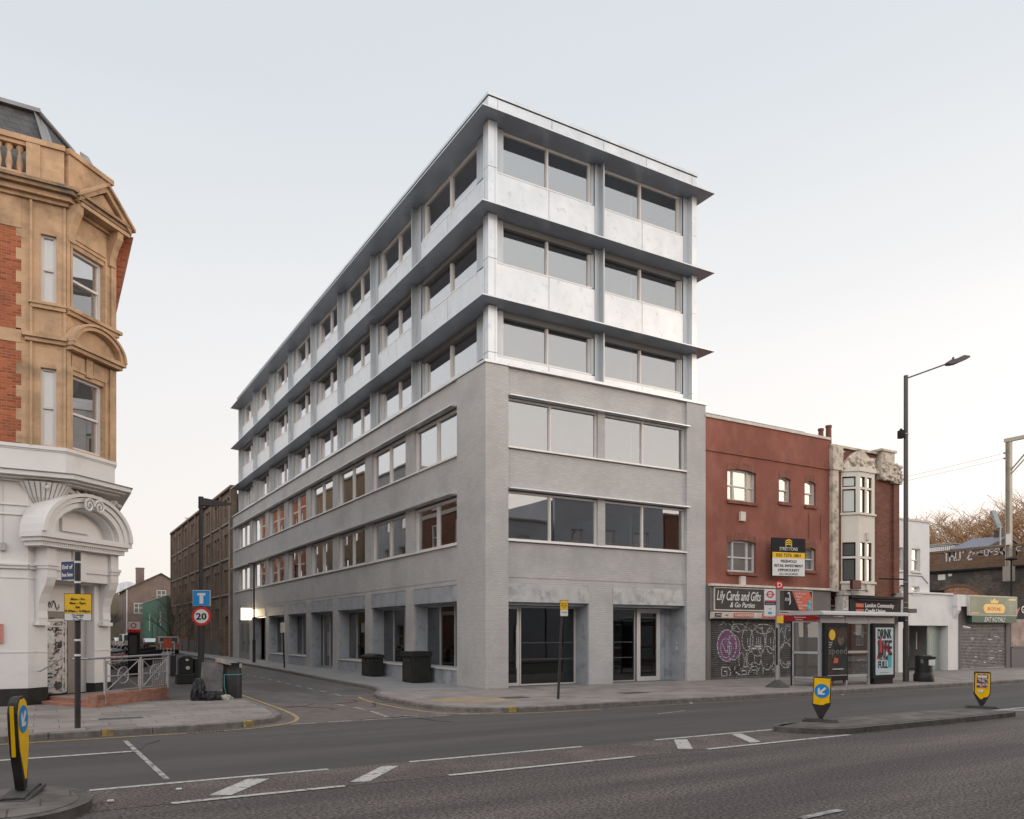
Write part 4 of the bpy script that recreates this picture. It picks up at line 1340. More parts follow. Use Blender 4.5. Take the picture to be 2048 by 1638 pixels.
# card shop front
m = M(); m.box(10.14, 10.38, -.02, .2, .12, 3.95); m.box(15.45, 15.75, -.02, .2, .12, 2.9); m.box(15.75, 17.72, .02, .2, .12, 2.9)
m.out('shopfront_pier', m_fasl, RB)
m = M(); m.box(10.24, 17.68, -.22, .1, 3.93, 4.02); m.out('fascia_cornice', m_cream, RB)
m = M(); m.box(10.26, 17.68, -.10, .1, 2.9, 3.93); m.out('fascia_board', m_fasl, RB)
CS = thing('shop_sign', (10.46, -.12, 2.93), 'dark grey shop sign with white script and a red poster panel', 'sign', )
FC = frame((10.46, -.14, 0), (1, 0, 0))
m = M(FC); m.box(0, 5.95, 0, .04, 2.94, 3.90); m.out('sign_board', m_cream, CS)
m = M(FC); m.box(.05, 4.1, -.012, 0, 2.99, 3.85); m.out('sign_face', m_fas, CS)
m = M(FC); m.box(4.1, 5.9, -.012, 0, 2.99, 3.85); m.out('poster_face', m_bk, CS)
m = M(FC); m.prism([(4.6, 3.84), (5.72, 3.84), (5.895, 3.5), (5.895, 3.0), (5.05, 3.0)], -.018, -.012, 'y'); m.out('poster_red_panel', m_og, CS)
text('Lily Cards and Gifts', .48, FC, .1, 3.36, m_wt, CS, shear=.35, fit=2.55, sz=1.15, off=-.02, bold=.004)
text('& Go Parties', .3, FC, .85, 3.08, m_wt, CS, shear=.3, fit=1.45, sz=1.0, off=-.02, bold=.003)
text('FIX', .2, FC, 4.12, 3.4, m_wt, CS, shear=.3, off=-.022)
for k, s in enumerate(('Mobile phone', 'Repairs', 'and', 'Phone', 'Accessories', 'Sales')): text(s, .12, FC, 4.78+k*.05, 3.70-k*.125, m_wt, CS, off=-.026)
m = M(FC); m.tube([(4.3, -.02, 3.72), (4.42, -.02, 3.78), (4.48, -.02, 3.35), (4.42, -.02, 3.25)], .025, 5); m.out('poster_emblem', m_wt, CS)
m = M(FC); m.ball((5.72, -.02, 3.35), .12, 8, 5, sy=.15); m.ball((5.68, -.02, 3.12), .14, 8, 5, sy=.15); m.out('poster_picture', m_tl, CS)
SBx = thing('shutter_box_sign', (10.26, -.2, 2.6), 'cream shutter box below the script sign with red lettering', 'sign')
m = M(); m.prism([(-.28, 2.64), (-.30, 2.85), (-.1, 2.88), (-.1, 2.6), (-.22, 2.6)], 10.26, 16.2, 'x'); m.out('shutter_box', m_cream, SBx)
FX = frame((10.3, -.295, 0), (1, 0, 0))
m = M(FX); m.box(.03, .4, -.01, 0, 2.68, 2.83); m.out('sticker', m_bk, SBx)
m = M(FX); m.box(1.1, 2.25, -.008, 0, 2.67, 2.84); m.out('label_panel', m_og, SBx)
m = M(FX); m.box(2.75, 4.6, -.008, 0, 2.67, 2.84); m.out('label_panel', m_rd, SBx)
text('HARDWARE', .15, FX, 1.15, 2.70, m_wt, SBx, fit=1.05, off=-.012); text('HOUSE CLEANING', .15, FX, 2.8, 2.70, m_wt, SBx, fit=1.7, off=-.012)
text('OPEN', .1, FX, .07, 2.72, m_wt, SBx, fit=.28, off=-.014); text('call', .1, FX, .62, 2.72, m_rd, SBx, off=-.004)
# shutters
def shutter(x0, x1, z0, z1, y, label, pitch=.077):
    t = thing('roller_shutter', ((x0+x1)/2, y, z0), label, 'shutter', 'roller shutters')
    m = M(); m.box(x0, x1, y, y+.04, z0, z1); m.out('shutter_curtain', m_shut, t)
    m = M()
    z = z0+.1
    while z < z1-.02:
        m.prism([(y, z), (y-.02, z+pitch*.3), (y-.02, z+pitch*.62), (y, z+pitch*.75)], x0+.002, x1-.002, 'x'); z += pitch
    m.box(x0+.001, x1-.001, y-.03, y, z0, z0+.09)
    m.out('shutter_slats', m_shutr, t)
    return t
SH = shutter(10.42, 15.40, .125, 2.62, .06, 'graffiti covered roller shutter with a purple tag under the card shop sign')
def ribbon(m, pts, w_, y, closed=False):
    if closed: pts = pts + [pts[0]]
    for a, b_ in zip(pts, pts[1:]):
        dx, dz = b_[0]-a[0], b_[1]-a[1]; l = math.hypot(dx, dz) or 1; nx, nz = -dz/l*w_/2, dx/l*w_/2
        e = w_*.3; ex, ez = dx/l*e, dz/l*e
        m.quad((a[0]-nx-ex, y, a[1]-nz-ez), (a[0]+nx-ex, y, a[1]+nz-ez), (b_[0]+nx+ex, y, b_[1]+nz+ez), (b_[0]-nx+ex, y, b_[1]-nz+ez))
def ell(cx_, cz_, rx, rz_, n=20, a0=0, a1=360): return [(cx_+rx*math.cos(R(a0+(a1-a0)*i/n)), cz_+rz_*math.sin(R(a0+(a1-a0)*i/n))) for i in range(n+(0 if a1-a0 == 360 else 1))]
gy = .0485
blobs = [(11.35, 1.5, .52, .62), (12.55, 1.75, .33, .48), (13.15, 1.65, .45, .62), (13.95, 1.7, .3, .55), (12.9, .95, .45, .5), (13.75, .95, .4, .5), (14.9, 1.05, .42, .55), (12.2, .85, .16, .35), (14.3, 1.3, .2, .7), (12.95, .55, .3, .22), (14.55, 1.75, .26, .4), (13.5, 2.2, .5, .2), (15.05, 2.0, .2, .3), (12.0, 2.25, .4, .16)]
m = M()
for k in (0,):
    c_ = blobs[k]; m.quad(*[(x, gy, z) for x, z in ell(*c_)])
m.quad(*[(x, gy+.0003, z) for x, z in ell(11.75, 1.42, .34, .5)])
m.out('spray_paint_purple', m_purp, SH)
m = M()
for i, c_ in enumerate(blobs[1:]): m.quad(*[(x, gy-.0004*i, z) for x, z in ell(*c_)])
m.out('spray_paint_dark', m_sb, SH)
m = M()
gy2 = gy-.006
ribbon(m, ell(11.35, 1.5, .54, .64), .06, gy2, True); ribbon(m, ell(11.75, 1.42, .36, .52), .035, gy2, True); ribbon(m, ell(11.3, 1.4, .3, .4), .035, gy2, True)
ribbon(m, [(11.5, .85), (11.5, 1.9)], .05, gy2); ribbon(m, [(11.1, 1.6), (11.3, 1.2), (11.5, 1.55)], .04, gy2)
for c_ in blobs[1:]: ribbon(m, ell(*c_), .045, gy2, True)
ribbon(m, [(12.6, 1.45), (13.4, 1.48), (13.45, 1.36), (12.8, 1.36)], .09, gy2); ribbon(m, [(12.6, .62), (13.0, .62)], .06, gy2); ribbon(m, ell(12.75, .95, .22, .28), .03, gy2, True)
for x in (13.1, 13.22, 13.34, 12.55, 13.95): ribbon(m, [(x, 1.55), (x, 1.82)], .035, gy2)
def tagline(m, s, x, z, h, w_, y, lw=.045):
    G_ = {'G': [(1, 1), (0, 1), (0, 0), (1, 0), (1, .5), (.5, .5)], 'Y': [(0, 1), (.5, .5), (1, 1), (.5, .5), (.3, 0)], 'K': [(0, 1), (0, 0), (0, .5), (1, 1), (0, .5), (1, 0)], 'S': [(1, 1), (0, .8), (0, .55), (1, .45), (1, .1), (0, 0)],
          'A': [(0, 0), (.5, 1), (1, 0), (.8, .4), (.2, .4)], 'T': [(0, 1), (1, 1), (.5, 1), (.5, 0)], '1': [(.5, 0), (.5, 1)], 'H': [(0, 0), (0, 1), (0, .5), (1, .5), (1, 1), (1, 0)], 'U': [(0, 1), (0, .1), (.5, 0), (1, .1), (1, 1)], 'Z': [(0, 1), (1, 1), (0, 0), (1, 0)],
          'O': [(0, 0), (0, 1), (1, 1), (1, 0), (0, 0)], 'F': [(1, 1), (0, 1), (0, 0), (0, .5), (.8, .5)], 'E': [(1, 1), (0, 1), (0, 0), (1, 0), (0, 0), (0, .5), (.8, .5)], 'V': [(0, 1), (.5, 0), (1, 1)], 'I': [(.5, 0), (.5, 1)], "'": [(.5, 1.1), (.4, .8)], '>': [(0, .8), (1, .5), (0, .2)], 'X': [(0, 0), (1, 1), (.5, .5), (0, 1), (1, 0)]}
    for c_ in s:
        if c_ in G_: ribbon(m, [(x+p*w_*.8, z+q*h) for p, q in G_[c_]], lw, y)
        x += w_
tagline(m, 'GYKSAT1', 11.05, .26, .36, .38, gy2, .05)
random.seed(8)
for i in range(26):
    x, z = random.uniform(10.6, 15.1), random.uniform(2.05, 2.5)
    ribbon(m, [(x, z), (x+random.uniform(.05, .2), z+random.uniform(-.12, .12)), (x+random.uniform(.1, .3), z+random.uniform(-.12, .12))], .03, gy2)
for i in range(16):
    x, z = random.uniform(13.6, 15.2), random.uniform(.3, .75)
    ribbon(m, [(x, z), (x+random.uniform(-.1, .2), z+random.uniform(-.12, .2)), (x+random.uniform(0, .3), z+random.uniform(-.12, .12))], .025, gy2)
m.out('spray_paint_white', m_sw, SH)
m = M(); m.box(14.6, 15.35, gy-.001, gy+.001, 1.85, 2.45); m.out('spray_paint_blue', mat('spray_blue', (.07, .11, .18), .6, var=.2, vs=5), SH)

# bay fronted building
m_sto = mat('terracotta_stone', (.50, .43, .35), .85, var=.2, vs=2, c2=(.26, .23, .19), c2s=3.2, c2t=(.5, .62), bump=.8, bs=14)
m_bayw = mat('bay_cream_paint', (.60, .55, .48), .7, var=.06)
m_bb = mat('brick_dark_red', (.16, .065, .045), .85, var=.2, vs=1, brick=(.225, .075, .008), mortar=(.13, .07, .055), bvar=.2, bump=.4)
g_drk = glassmat('glazing_dark', .05, dark=(.09, .095, .09))
g_pale = glassmat('glazing_pale', .1, dark=(.40, .42, .38))
BB = thing('bay_fronted_building', (17.8, 0, .12), 'narrow brick building with a cream two storey bay and carved stone parapet', 'building')
m = M(); m.box(18.18, 22.3, .0, .3, 3.7, 9.3); m.box(18.18, 22.6, .3, 10, 3.5, 10.0); m.box(22.3, 22.72, -.12, .3, 3.9, 9.25); m.box(17.76, 22.3, .02, .35, 9.3, 10.45); m.out('brick_wall', m_bb, BB)
m = M(); m.box(17.74, 18.16, -.16, .3, 3.9, 9.4); m.out('stone_pilaster', m_sto, BB)
m = M(); m.prism([(17.72, .3), (17.72, -.22), (18.4, -.22), (18.4, .3)], 9.4, 10.5); m.box(21.15, 22.15, -.25, .3, 9.3, 10.62); m.box(21.05, 22.25, -.32, .3, 10.62, 10.72); m.box(22.15, 22.65, -.22, .3, 9.2, 10.1); m.box(22.65, 22.85, -.2, .3, 9.2, 9.7)
random.seed(4)
for i in range(46): m.ball((random.uniform(21.2, 22.75), -.25, random.uniform(9.25, 10.15)), random.uniform(.05, .11), 6, 4)
m.out('carved_parapet_block', m_sto, BB)
m = M(); m.box(17.72, 21.1, -.10, .32, 10.48, 10.58); m.out('coping', m_sto, BB)
m = M()
for i in range(24):
    a = i/24; 
n_ = 14
prof = [(18.35+2.75*i/n_, 9.62+.86*math.sin(math.pi*i/n_)**1.4) for i in range(n_+1)]
m.prism([(18.35, 9.55)] + prof + [(21.1, 9.55)], -.18, .02, 'y')
for i in range(30): m.ball((random.uniform(18.9, 20.6), -.2, random.uniform(9.65, 10.1)), random.uniform(.06, .13), 7, 5, sy=.6)
m.out('carved_gable', m_sto, BB)
text('T', .5, frame((18.5, .0, 0), (1, 0, 0)), 0, 10.02, m_sto, BB, fit=.26, ext=.02, off=-.02, bold=.01)
text('ROOK', .5, frame((20.25, .0, 0), (1, 0, 0)), 0, 9.95, m_sto, BB, fit=.8, ext=.02, off=-.02, bold=.01)
# canted bay
p = .52
plan = [(18.55, 0), (18.55+p, -p), (20.24, -p), (20.76, 0)]
def bayring(m, e, z0, z1):
    q = [(plan[0][0]-e, .05), (plan[0][0]-e, -.0), (plan[1][0]-e*.41, -p-e), (plan[2][0]+e*.41, -p-e), (plan[3][0]+e, 0), (plan[3][0]+e, .05)]
    m.prism(q, z0, z1)
m = M()
bayring(m, 0, 3.75, 4.28); bayring(m, 0, 6.22, 7.42); bayring(m, 0, 9.22, 9.40); bayring(m, .06, 9.40, 9.60); bayring(m, .08, 7.42, 7.50); bayring(m, .08, 4.28, 4.37)
FL_ = frame((18.55, 0, 0), (1, -1, 0)); FM = frame((18.55+p, -p, 0), (1, 0, 0)); FRt = frame((20.24, -p, 0), (1, 1, 0))
LW = p*1.414; 
for z0, z1, zt_ in ((4.37, 6.22, 5.48), (7.5, 9.22, 8.65)):
    m.xf = FL_; wall(m, 0, LW, z0, z1, 0, .14, [(.05, LW-.12, z0+.03, zt_-.05), (.05, LW-.12, zt_+.05, z1-.05)])
    m.xf = FM; wall(m, 0, 1.17, z0, z1, 0, .14, [(.15, .50, z0+.03, zt_-.05), (.15, .50, zt_+.05, z1-.05), (.62, .97, z0+.03, zt_-.05), (.62, .97, zt_+.05, z1-.05)])
    m.xf = FRt; m.box(0, LW, 0, .14, z0, z1)
m.xf = None
m.out('bay', m_bayw, BB)
for z0, z1, zt_, gg in ((4.37, 6.22, 5.48, g_drk), (7.5, 9.22, 8.65, g_pale)):
    for a, b_ in ((z0+.03, zt_-.05), (zt_+.05, z1-.05)):
        window(BB, FL_, .05, LW-.12, a, b_, .04, fw=.05, mt=m_bk, gm=gg, fd=.06, pd=.03)
        for x in (.15, .62): window(BB, FM, x, x+.35, a, b_, .06, fw=.03, mt=m_bk, gm=g_drk, fd=.05, pd=.03)
m = M(FM); m.box(.5, .68, -.08, 0, 6.3, 6.62); m.box(.5, .7, -.09, 0, 3.95, 4.25); m.out('vent_box', m_cream, BB)
for x, r_ in ((18.55, .12), (19.1, .13)):
    m = M(); m.cyl((x, 1.1, 9.9), (x, 1.1, 11.55+(x-18.5)*.4), r_*1.15, r_*.95, 12); m.cyl((x, 1.1, 11.5+(x-18.5)*.4), (x, 1.1, 11.6+(x-18.5)*.4), r_*1.15, r_*1.15, 12); m.out('chimney_pot', mat('chimney_terracotta', (.16, .065, .05), .8, var=.1), BB)
# credit union shopfront
for x in (18.2, 22.5):
    m = M(); m.box(x, x+.48, -.42, .1, 3.75, 3.95); m.box(x+.05, x+.43, -.32, .1, 3.05, 3.75); m.box(x+.02, x+.46, -.30, .1, 2.9, 3.05)
    random.seed(int(x))
    for i in range(16): m.ball((x+.24+random.uniform(-.13, .13), -.33, random.uniform(3.1, 3.7)), .05, 6, 4)
    m.out('carved_corbel', mat('corbel_white', (.50, .47, .44), .75, var=.25, vs=8), BB)
m = M(); m.box(22.52, 22.95, -.2, .1, .12, 2.9); m.box(18.2, 18.6, -.14, .1, .12, 2.9); m.out('shopfront_pilaster', m_wt, BB)
m = M(); m.box(18.66, 22.5, .0, .2, .12, 2.6); m.out('black_tiled_front', m_bk, BB)
CU = thing('shop_sign', (18.7, -.3, 2.6), 'black shop sign with white lettering and two red squares above the bus shelter', 'sign')
FU = frame((18.70, -.34, 0), (1, 0, 0))
m = M(FU); m.box(0, 3.78, 0, .1, 2.6, 3.62); m.box(-.02, 3.8, -.12, .3, 3.62, 3.72); m.out('sign_face', m_bk, CU)
m = M(FU); m.box(.5, 3.6, -.12, -.07, 3.52, 3.56); m.out('trough_light', m_fas, CU)
m = M(FU); m.box(.42, .98, -.01, 0, 3.21, 3.38); m.box(.42, .98, -.01, 0, 2.95, 3.12); m.out('red_emblem', m_og, CU)
text('London Community', .27, FU, 1.08, 3.22, m_wt, CU, fit=2.15, sz=1.0, off=-.01, bold=.006); text('Credit Union', .27, FU, 1.08, 2.96, m_wt, CU, fit=1.5, off=-.01, bold=.006)
HS = thing('hanging_sign', (18.9, -.5, 4.0), 'small dark red hanging box sign beside the bay', 'sign')
m = M(); m.box(18.35, 18.95, -.75, -.6, 4.0, 4.4); m.out('sign_box', mat('sign_maroon', (.08, .015, .018), .5, var=0), HS)
m = M(); m.box(18.3, 19.5, -.69, -.66, 3.93, 3.96); m.cyl((18.4, -.68, 3.95), (18.4, 0, 3.95), .02); m.out('bracket', m_bk, HS)
SHC = shutter(19.2, 21.2, .125, 2.5, -.05, 'grey shutter with white tags seen through the bus shelter glass')
m = M()
random.seed(9)
for i in range(14):
    x, z = random.uniform(19.3, 20.8), random.choice((random.uniform(1.9, 2.3), random.uniform(.4, .9)))
    ribbon(m, [(x, z), (x+random.uniform(.05, .2), z+random.uniform(-.12, .12)), (x+random.uniform(.1, .4), z+random.uniform(-.12, .12))], .03, -.075)
m.out('spray_paint_white', m_sw, SHC)

# white building and white shopfront
WB = thing('white_rendered_house', (22.8, .3, 4), 'plain white two storey house wall behind the tall lamp column', 'building')
m_wr = mat('render_white', (.66, .645, .635), .7, var=.05, vs=.8, c2=(.58, .565, .55), c2s=1, c2t=(.5, .7))
g_wm = glassmat('glazing_warm', .10, dark=(.34, .29, .22), graze=.4)
hw = [(23.98, 24.68, 5.08, 6.2), (23.98, 24.62, 3.95, 4.33), (22.85, 23.3, 5.08, 6.2), (22.85, 23.3, 3.95, 4.33)]
m = M(); wall(m, 22.73, 25.45, 3.9, 7.55, .05, .35, hw); m.box(22.73, 25.45, .35, 8, 3.9, 7.5); m.out('rendered_wall', m_wr, WB)
m = M(); m.box(22.73, 25.5, .0, .4, 7.55, 7.64); m.out('coping', m_cream, WB)
for h in hw:
    sash_win(*h, frame((0, .05, 0), (1, 0, 0)), WB, m_wt, g_wm, d=.08)
    m = M(); m.box(h[0]-.05, h[1]+.05, -.03, .15, h[2]-.08, h[2]); m.out('sill', m_wr, WB)
m = M(); m.tube([(23.6, .03, 4.85), (24.8, .03, 4.85), (25.3, .03, 4.5)], .015, 5); m.out('wall_cable', m_fasl, WB)
WS = thing('white_shop', (23.0, 0, .12), 'white single storey shop with a wide open glazed entrance and pale green door', 'shop')
m = M(); wall(m, 22.97, 27.9, .12, 3.98, 0, .3, [(23.6, 26.98, .12, 2.4)]); m.box(22.97, 27.9, .3, 9, 3.6, 3.9)
m.box(23.3, 23.6, .3, 4, .12, 2.6); m.box(26.98, 27.3, .3, 4, .12, 2.6)
m.out('shopfront_wall', m_wr, WS)
m = M(); m.box(22.97, 27.3, -.08, .3, 3.98, 4.06); m.box(27.35, 28.35, -.25, .3, 3.4, 4.0); m.prism([(-.25, 3.4), (-.25, 3.2), (0, 2.75), (0, 3.4)], 27.4, 27.7, 'x'); m.out('coping', m_wr, WS)
m_gn = mat('interior_pale_green', (.30, .34, .30), .7, var=.05)
m = M(); m.box(23.6, 26.98, 3.4, 3.5, .12, 2.6); m.out('interior_back_wall', m_gn, WS)
m = M(); m.box(23.6, 26.98, .3, 3.4, 2.42, 2.5); m.out('interior_ceiling', m_inc, WS)
m = M(); m.box(23.6, 26.98, .3, 3.4, .12, .135); m.out('interior_floor', m_fasl, WS)
m = M(); m.box(24.8, 24.86, .9, 3.4, .13, 2.42); m.out('interior_partition', m_wr, WS)
m = M()
for z in (.5, .9, 1.3, 1.7): m.box(23.7, 24.5, 2.9, 3.2, z, z+.03)
for x in (23.7, 24.5): m.box(x, x+.04, 2.9, 3.2, .13, 2.0)
for i in range(14): m.box(23.75+(i % 5)*.15, 23.85+(i % 5)*.15, 2.95, 3.1, (.53, .93, 1.33)[i % 3], (.73, 1.13, 1.53)[i % 3])
m.out('shelf_unit', m_brown, WS)
dr = M(); dr.box(25.75, 26.75, .35, .40, .13, 2.4); dr = dr.out('glass_door', mat('door_pale_green', (.22, .27, .25), .4, var=.04), WS)
m = M(); m.cyl((25.9, .28, .8), (25.9, .28, 2.0), .015); m.out('pull_handle', m_fr, dr)
m = M(); m.box(26.15, 26.5, .33, .35, .72, .8); m.out('letter_plate', m_bk, dr)
m = M(); m.box(25.55, 25.6, .8, .83, 1.2, 2.1); m.out('light_strip', m_wt, WS)

# green chicken shop
GS = thing('green_fascia_shop', (28.4, 0, .12), 'small shop with green fascia and a graffiti marked grey shutter', 'shop')
m_gf = mat('fascia_green', (.17, .20, .12), .45, var=.2, vs=.8, c2=(.23, .25, .20), c2s=.6)
m_gd = mat('fascia_dark_green', (.01, .07, .04), .45, var=0)
m_gold = mat('emblem_gold', (.75, .48, .12), .4, var=.15, vs=6)
m = M(); m.box(27.9, 28.05, -.05, .2, .12, 2.9); m.box(32.43, 32.85, -.02, .2, .12, 2.9); m.box(27.95, 32.9, .2, 8, 3.5, 3.85); m.box(27.95, 32.9, -.0, .2, 2.5, 3.9); m.out('shopfront_frame', m_fasl, GS)
GSg = thing('shop_sign', (28.4, -.3, 2.6), 'green shop sign with a gold crowned badge and slogan strip', 'sign')
FG = frame((28.25, -.36, 0), (1, 0, 0))
m = M(FG); m.box(.0, 4.62, 0, .12, 2.94, 4.0); m.out('sign_frame', m_cream, GSg)
m = M(FG); m.box(.06, 4.56, -.01, 0, 3.0, 3.94); m.out('sign_face', m_gf, GSg)
m = M(FG); m.box(.25, 4.55, -.0, .2, 2.58, 2.93); m.out('slogan_strip', m_gd, GSg)
m = M(FG); m.prism([(1.35, 3.18), (1.5, 3.08), (3.15, 3.08), (3.3, 3.18), (3.38, 3.32), (3.3, 3.48), (3.15, 3.56), (1.5, 3.56), (1.35, 3.48), (1.27, 3.32)], -.02, -.01, 'y')
m.prism([(2.0, 3.6), (2.65, 3.6), (2.75, 3.8), (2.55, 3.72), (2.33, 3.88), (2.1, 3.72), (1.9, 3.8)], -.02, -.01, 'y')
m.box(3.75, 4.45, -.015, -.01, 3.78, 3.87); m.box(.15, .9, -.015, -.01, 3.05, 3.09)
m.out('crown_badge', m_gold, GSg)
text('ROYAL', .26, FG, 2.33, 3.22, m_rd, GSg, align='CENTER', fit=1.3, off=-.024)
text('EAT ROYAL!', .34, FG, 2.35, 2.63, m_wt, GSg, align='CENTER', shear=.3, fit=2.0, off=-.012, bold=.004)
SG = shutter(28.05, 32.43, .125, 2.5, .05, 'silver grey shutter with dark scribbles under the green sign')
for _c in SG.children:
    if 'slats' in _c.name: _c.data.materials[0] = mat('shutter_ridge_pale', (.21, .205, .205), .55, metal=.3, var=.3, vs=3)
m = M(); random.seed(21)
for cx_, cz_, rx, rz_ in ((31.3, 1.75, .5, .5), (28.9, .95, .5, .4), (30.2, .9, .35, .35), (31.9, .8, .3, .35)):
    ribbon(m, [(x+random.uniform(-.06, .06), z+random.uniform(-.06, .06)) for x, z in ell(cx_, cz_, rx, rz_, 14)], .06, .035, True)
for i in range(20):
    x, z = random.uniform(28.2, 32), random.uniform(.3, 2.2)
    ribbon(m, [(x, z), (x+random.uniform(.1, .4), z+random.uniform(-.1, .1)), (x+random.uniform(.1, .5), z+random.uniform(-.2, .2))], .04, .036)
m.out('spray_paint_dark', m_sb, SG)
m = M()
for i in range(12):
    x, z = random.uniform(28.2, 32), random.uniform(.3, 1.9)
    ribbon(m, [(x, z), (x+random.uniform(.1, .5), z+random.uniform(-.05, .05))], .06, .034)
m.out('spray_paint_white', m_sw, SG)
m = M(); m.cyl((28.15, -.1, 2.35), (28.35, -.35, 2.28), .05); m.out('security_camera', m_wt, GS)

# shop at the frame edge
ES = thing('dark_fascia_shop', (33, 0, .12), 'dark fronted shop with a poster window at the right edge', 'shop')
m = M(); m.box(32.9, 41, 0, .2, 2.8, 3.9); m.box(32.9, 41, .2, 8, 3.4, 3.85); m.out('fascia_wall', m_bk, ES)
m = M(); m.box(32.9, 41, -.05, .2, .12, 1.25); m.out('stall_riser', mat('panel_slate_blue', (.085, .085, .105), .55, var=.12), ES)
m = M(); m.box(32.95, 41, -.08, -.05, 1.2, 1.28); m.out('sill', m_fasl, ES)
m = M(); m.box(32.9, 41, .02, .1, 1.25, 2.8); m.out('poster_window', mat('poster_blue', (.12, .22, .30), .4, var=.15, vs=2), ES)
m = M(); m.box(32.95, 34.9, -.0, .02, 1.3, 2.78); m.out('poster', mat('poster_brown', (.20, .14, .115), .5, var=.4, vs=1.6, c2=(.28, .2, .17), c2s=1.5), ES)
text('ny', .5, frame((32.95, -.02, 0), (1, 0, 0)), .05, 3.2, m_og, ES, fit=.8, bold=.01); text('G', .55, frame((33.95, -.02, 0), (1, 0, 0)), 0, 3.15, m_wt, ES, bold=.012)
text('RILL', .55, frame((34.4, -.02, 0), (1, 0, 0)), 0, 3.15, m_wt, ES, bold=.012)

# ---------------------------------------------------------------- side street and far buildings
m_wb = mat('brick_warehouse', (.20, .145, .11), .9, var=.22, vs=.35, brick=(.225, .075, .008), mortar=(.16, .125, .10), bvar=.2, c2=(.135, .10, .08), c2s=.5, c2t=(.5, .7), bump=.4)
m_wsl = mat('stone_sill', (.30, .26, .225), .8, var=.15)
m_ib = mat('painted_timber_grey', (.16, .155, .15), .6, var=.1)
g_wh = glassmat('glazing_warehouse', .22, dark=(.06, .055, .055))
m_rbn = mat('brick_pink_brown', (.19, .14, .118), .9, var=.15, vs=1)
m_grn = mat('render_green', (.06, .13, .09), .75, var=.15, vs=.6)
m_rfd = mat('roof_tile_dark', (.09, .075, .07), .8, var=.15)
m_olv = mat('brick_olive', (.16, .135, .10), .9, var=.15)

def face_bldg(name, label, fr, x0, x1, h, mt, floors, bay, ww, wh, gm=None, fm=None, band=None, depth=8, arched=False, group=None, sill0=.9, fh=3.1):
    """a plain street building in facade frame fr, windows as parts"""
    gm = gm or g_wh; fm = fm or m_sash
    o = fr @ Vector(((x0+x1)/2, 0, 0))
    t = thing(name, (o[0], o[1], .1), label, 'building', group)
    hs = []
    n = max(1, int((x1-x0)/bay)); pad = ((x1-x0) - n*bay)/2
    for f_ in range(floors):
        for i in range(n):
            c_ = x0+pad+bay*(i+.5); z = .1 + f_*fh + sill0
            hs.append((c_-ww/2, c_+ww/2, z, z+wh))
    m = M(fr); wall(m, x0, x1, .05, h, 0, .3, hs); m.box(x0, x1, .6, depth, .05, h-.2); m.out('brick_wall', mt, t)
    m = M(fr); m.box(x0-.0, x1+.0, -.12, .4, h, h+.15); m.out('coping', m_wsl, t)
    if band:
        m = M(fr)
        for f_ in range(floors+1): m.box(x0, x1, -.04, 0, f_*fh-.1+.3, f_*fh+.25+.1)
        m.out('stone_band', band, t)
    for h_ in hs:
        w_ = window(t, fr, *h_, .1, ((h_[0]+h_[1])/2,) if ww > 1.4 else (), ((h_[2]+h_[3])/2,), fw=.06, mt=fm, gm=gm, fd=.08)
    return t

# warehouse beyond the grey block
WH = thing('brick_warehouse', (.05, 60, .1), 'dark brown four storey brick warehouse beyond the grey block with paired arched windows', 'building')
FW = frame((.05, 0, 0), (0, -1, 0))
m = M(FW)
b0, b1, hb = -77.0, -41.95, 13.8
nb = 8; pw = (b1-b0-.6)/nb
hs = []
for i in range(nb):
    c_ = b0+.6+pw*(i+.5)-.1
    for z in (5.25, 8.15, 11.05):
        for s_ in (-.62, .62): hs.append((c_+s_-.42, c_+s_+.42, z, z+2.0))
    if i < nb-1: hs += [(c_-1.2, c_-.1, 1.6, 4.1), (c_+.1, c_+1.2, 1.6, 4.1)]
    else: hs.append((c_-.9, c_+.5, .12, 3.4))
wall(m, b0, b1, .05, 13.6, 0, .35, hs)
m.box(b0, b1, .8, 12, .05, 13.5)
for i in range(nb+1):
    x = b0+pw*i+(.0 if i else 0); m.box(x, x+.5, -.14, 0, .05, 13.6)
m.out('brick_wall', m_wb, WH)
m = M(FW); m.box(b0-.05, b1+.05, -.2, .4, 13.6, 13.8); m.out('parapet_coping', m_wb, WH)
for z in (5.1, 8.0, 10.9):
    for i in range(nb):
        x = b0+.5+pw*i; m = M(FW); m.box(x, x+pw-.5, -.1, .15, z, z+.14); m.out('sill', m_wsl, WH)
for h_ in hs:
    if h_[2] > 4:
        m = M(FW); m.box(h_[0], h_[1], .14, .2, h_[2], h_[3]); w_ = m.out('window', m_ib, WH)
        m = M(FW); 
        for r_ in range(3): m.box(h_[0]+.06, h_[1]-.06, .13, .14, h_[2]+.06+r_*.64, h_[2]+.62+r_*.64)
        m.out('pane', g_wh, w_)
        m = M(FW); c_ = (h_[0]+h_[1])/2
        arch(m, c_, .42, .62, h_[3]-.2, -.03, .12, .55, 20, 160, 6)
        m.out('window_arch', m_rbn, WH)
    elif h_[2] > 1:
        m = M(FW); m.box(h_[0], h_[1], .2, .25, h_[2], h_[3]); m.out('window', m_ib, WH)
    else:
        m = M(FW); m.box(h_[0], h_[1], .3, .34, h_[2], h_[3]); d_ = m.out('doorway', m_bk, WH)
        m = M(FW); random.seed(3)
        for i in range(9): ribbon(m, ell((h_[0]+h_[1])/2-.2+random.uniform(-.1, .1), .5+i*.2, .16, .14, 8), .05, .29)
        m.out('spray_paint', m_sw, d_)
m = M(FW); m.cyl((b1-.25, -.2, .1), (b1-.25, -.2, 12.5), .07, n=8); m.out('drainpipe', m_wsl, WH)
m = M(FW); m.box(b0+8, b0+9.2, -.06, 0, 1.0, 1.9); m.out('red_notice', m_rd, WH)
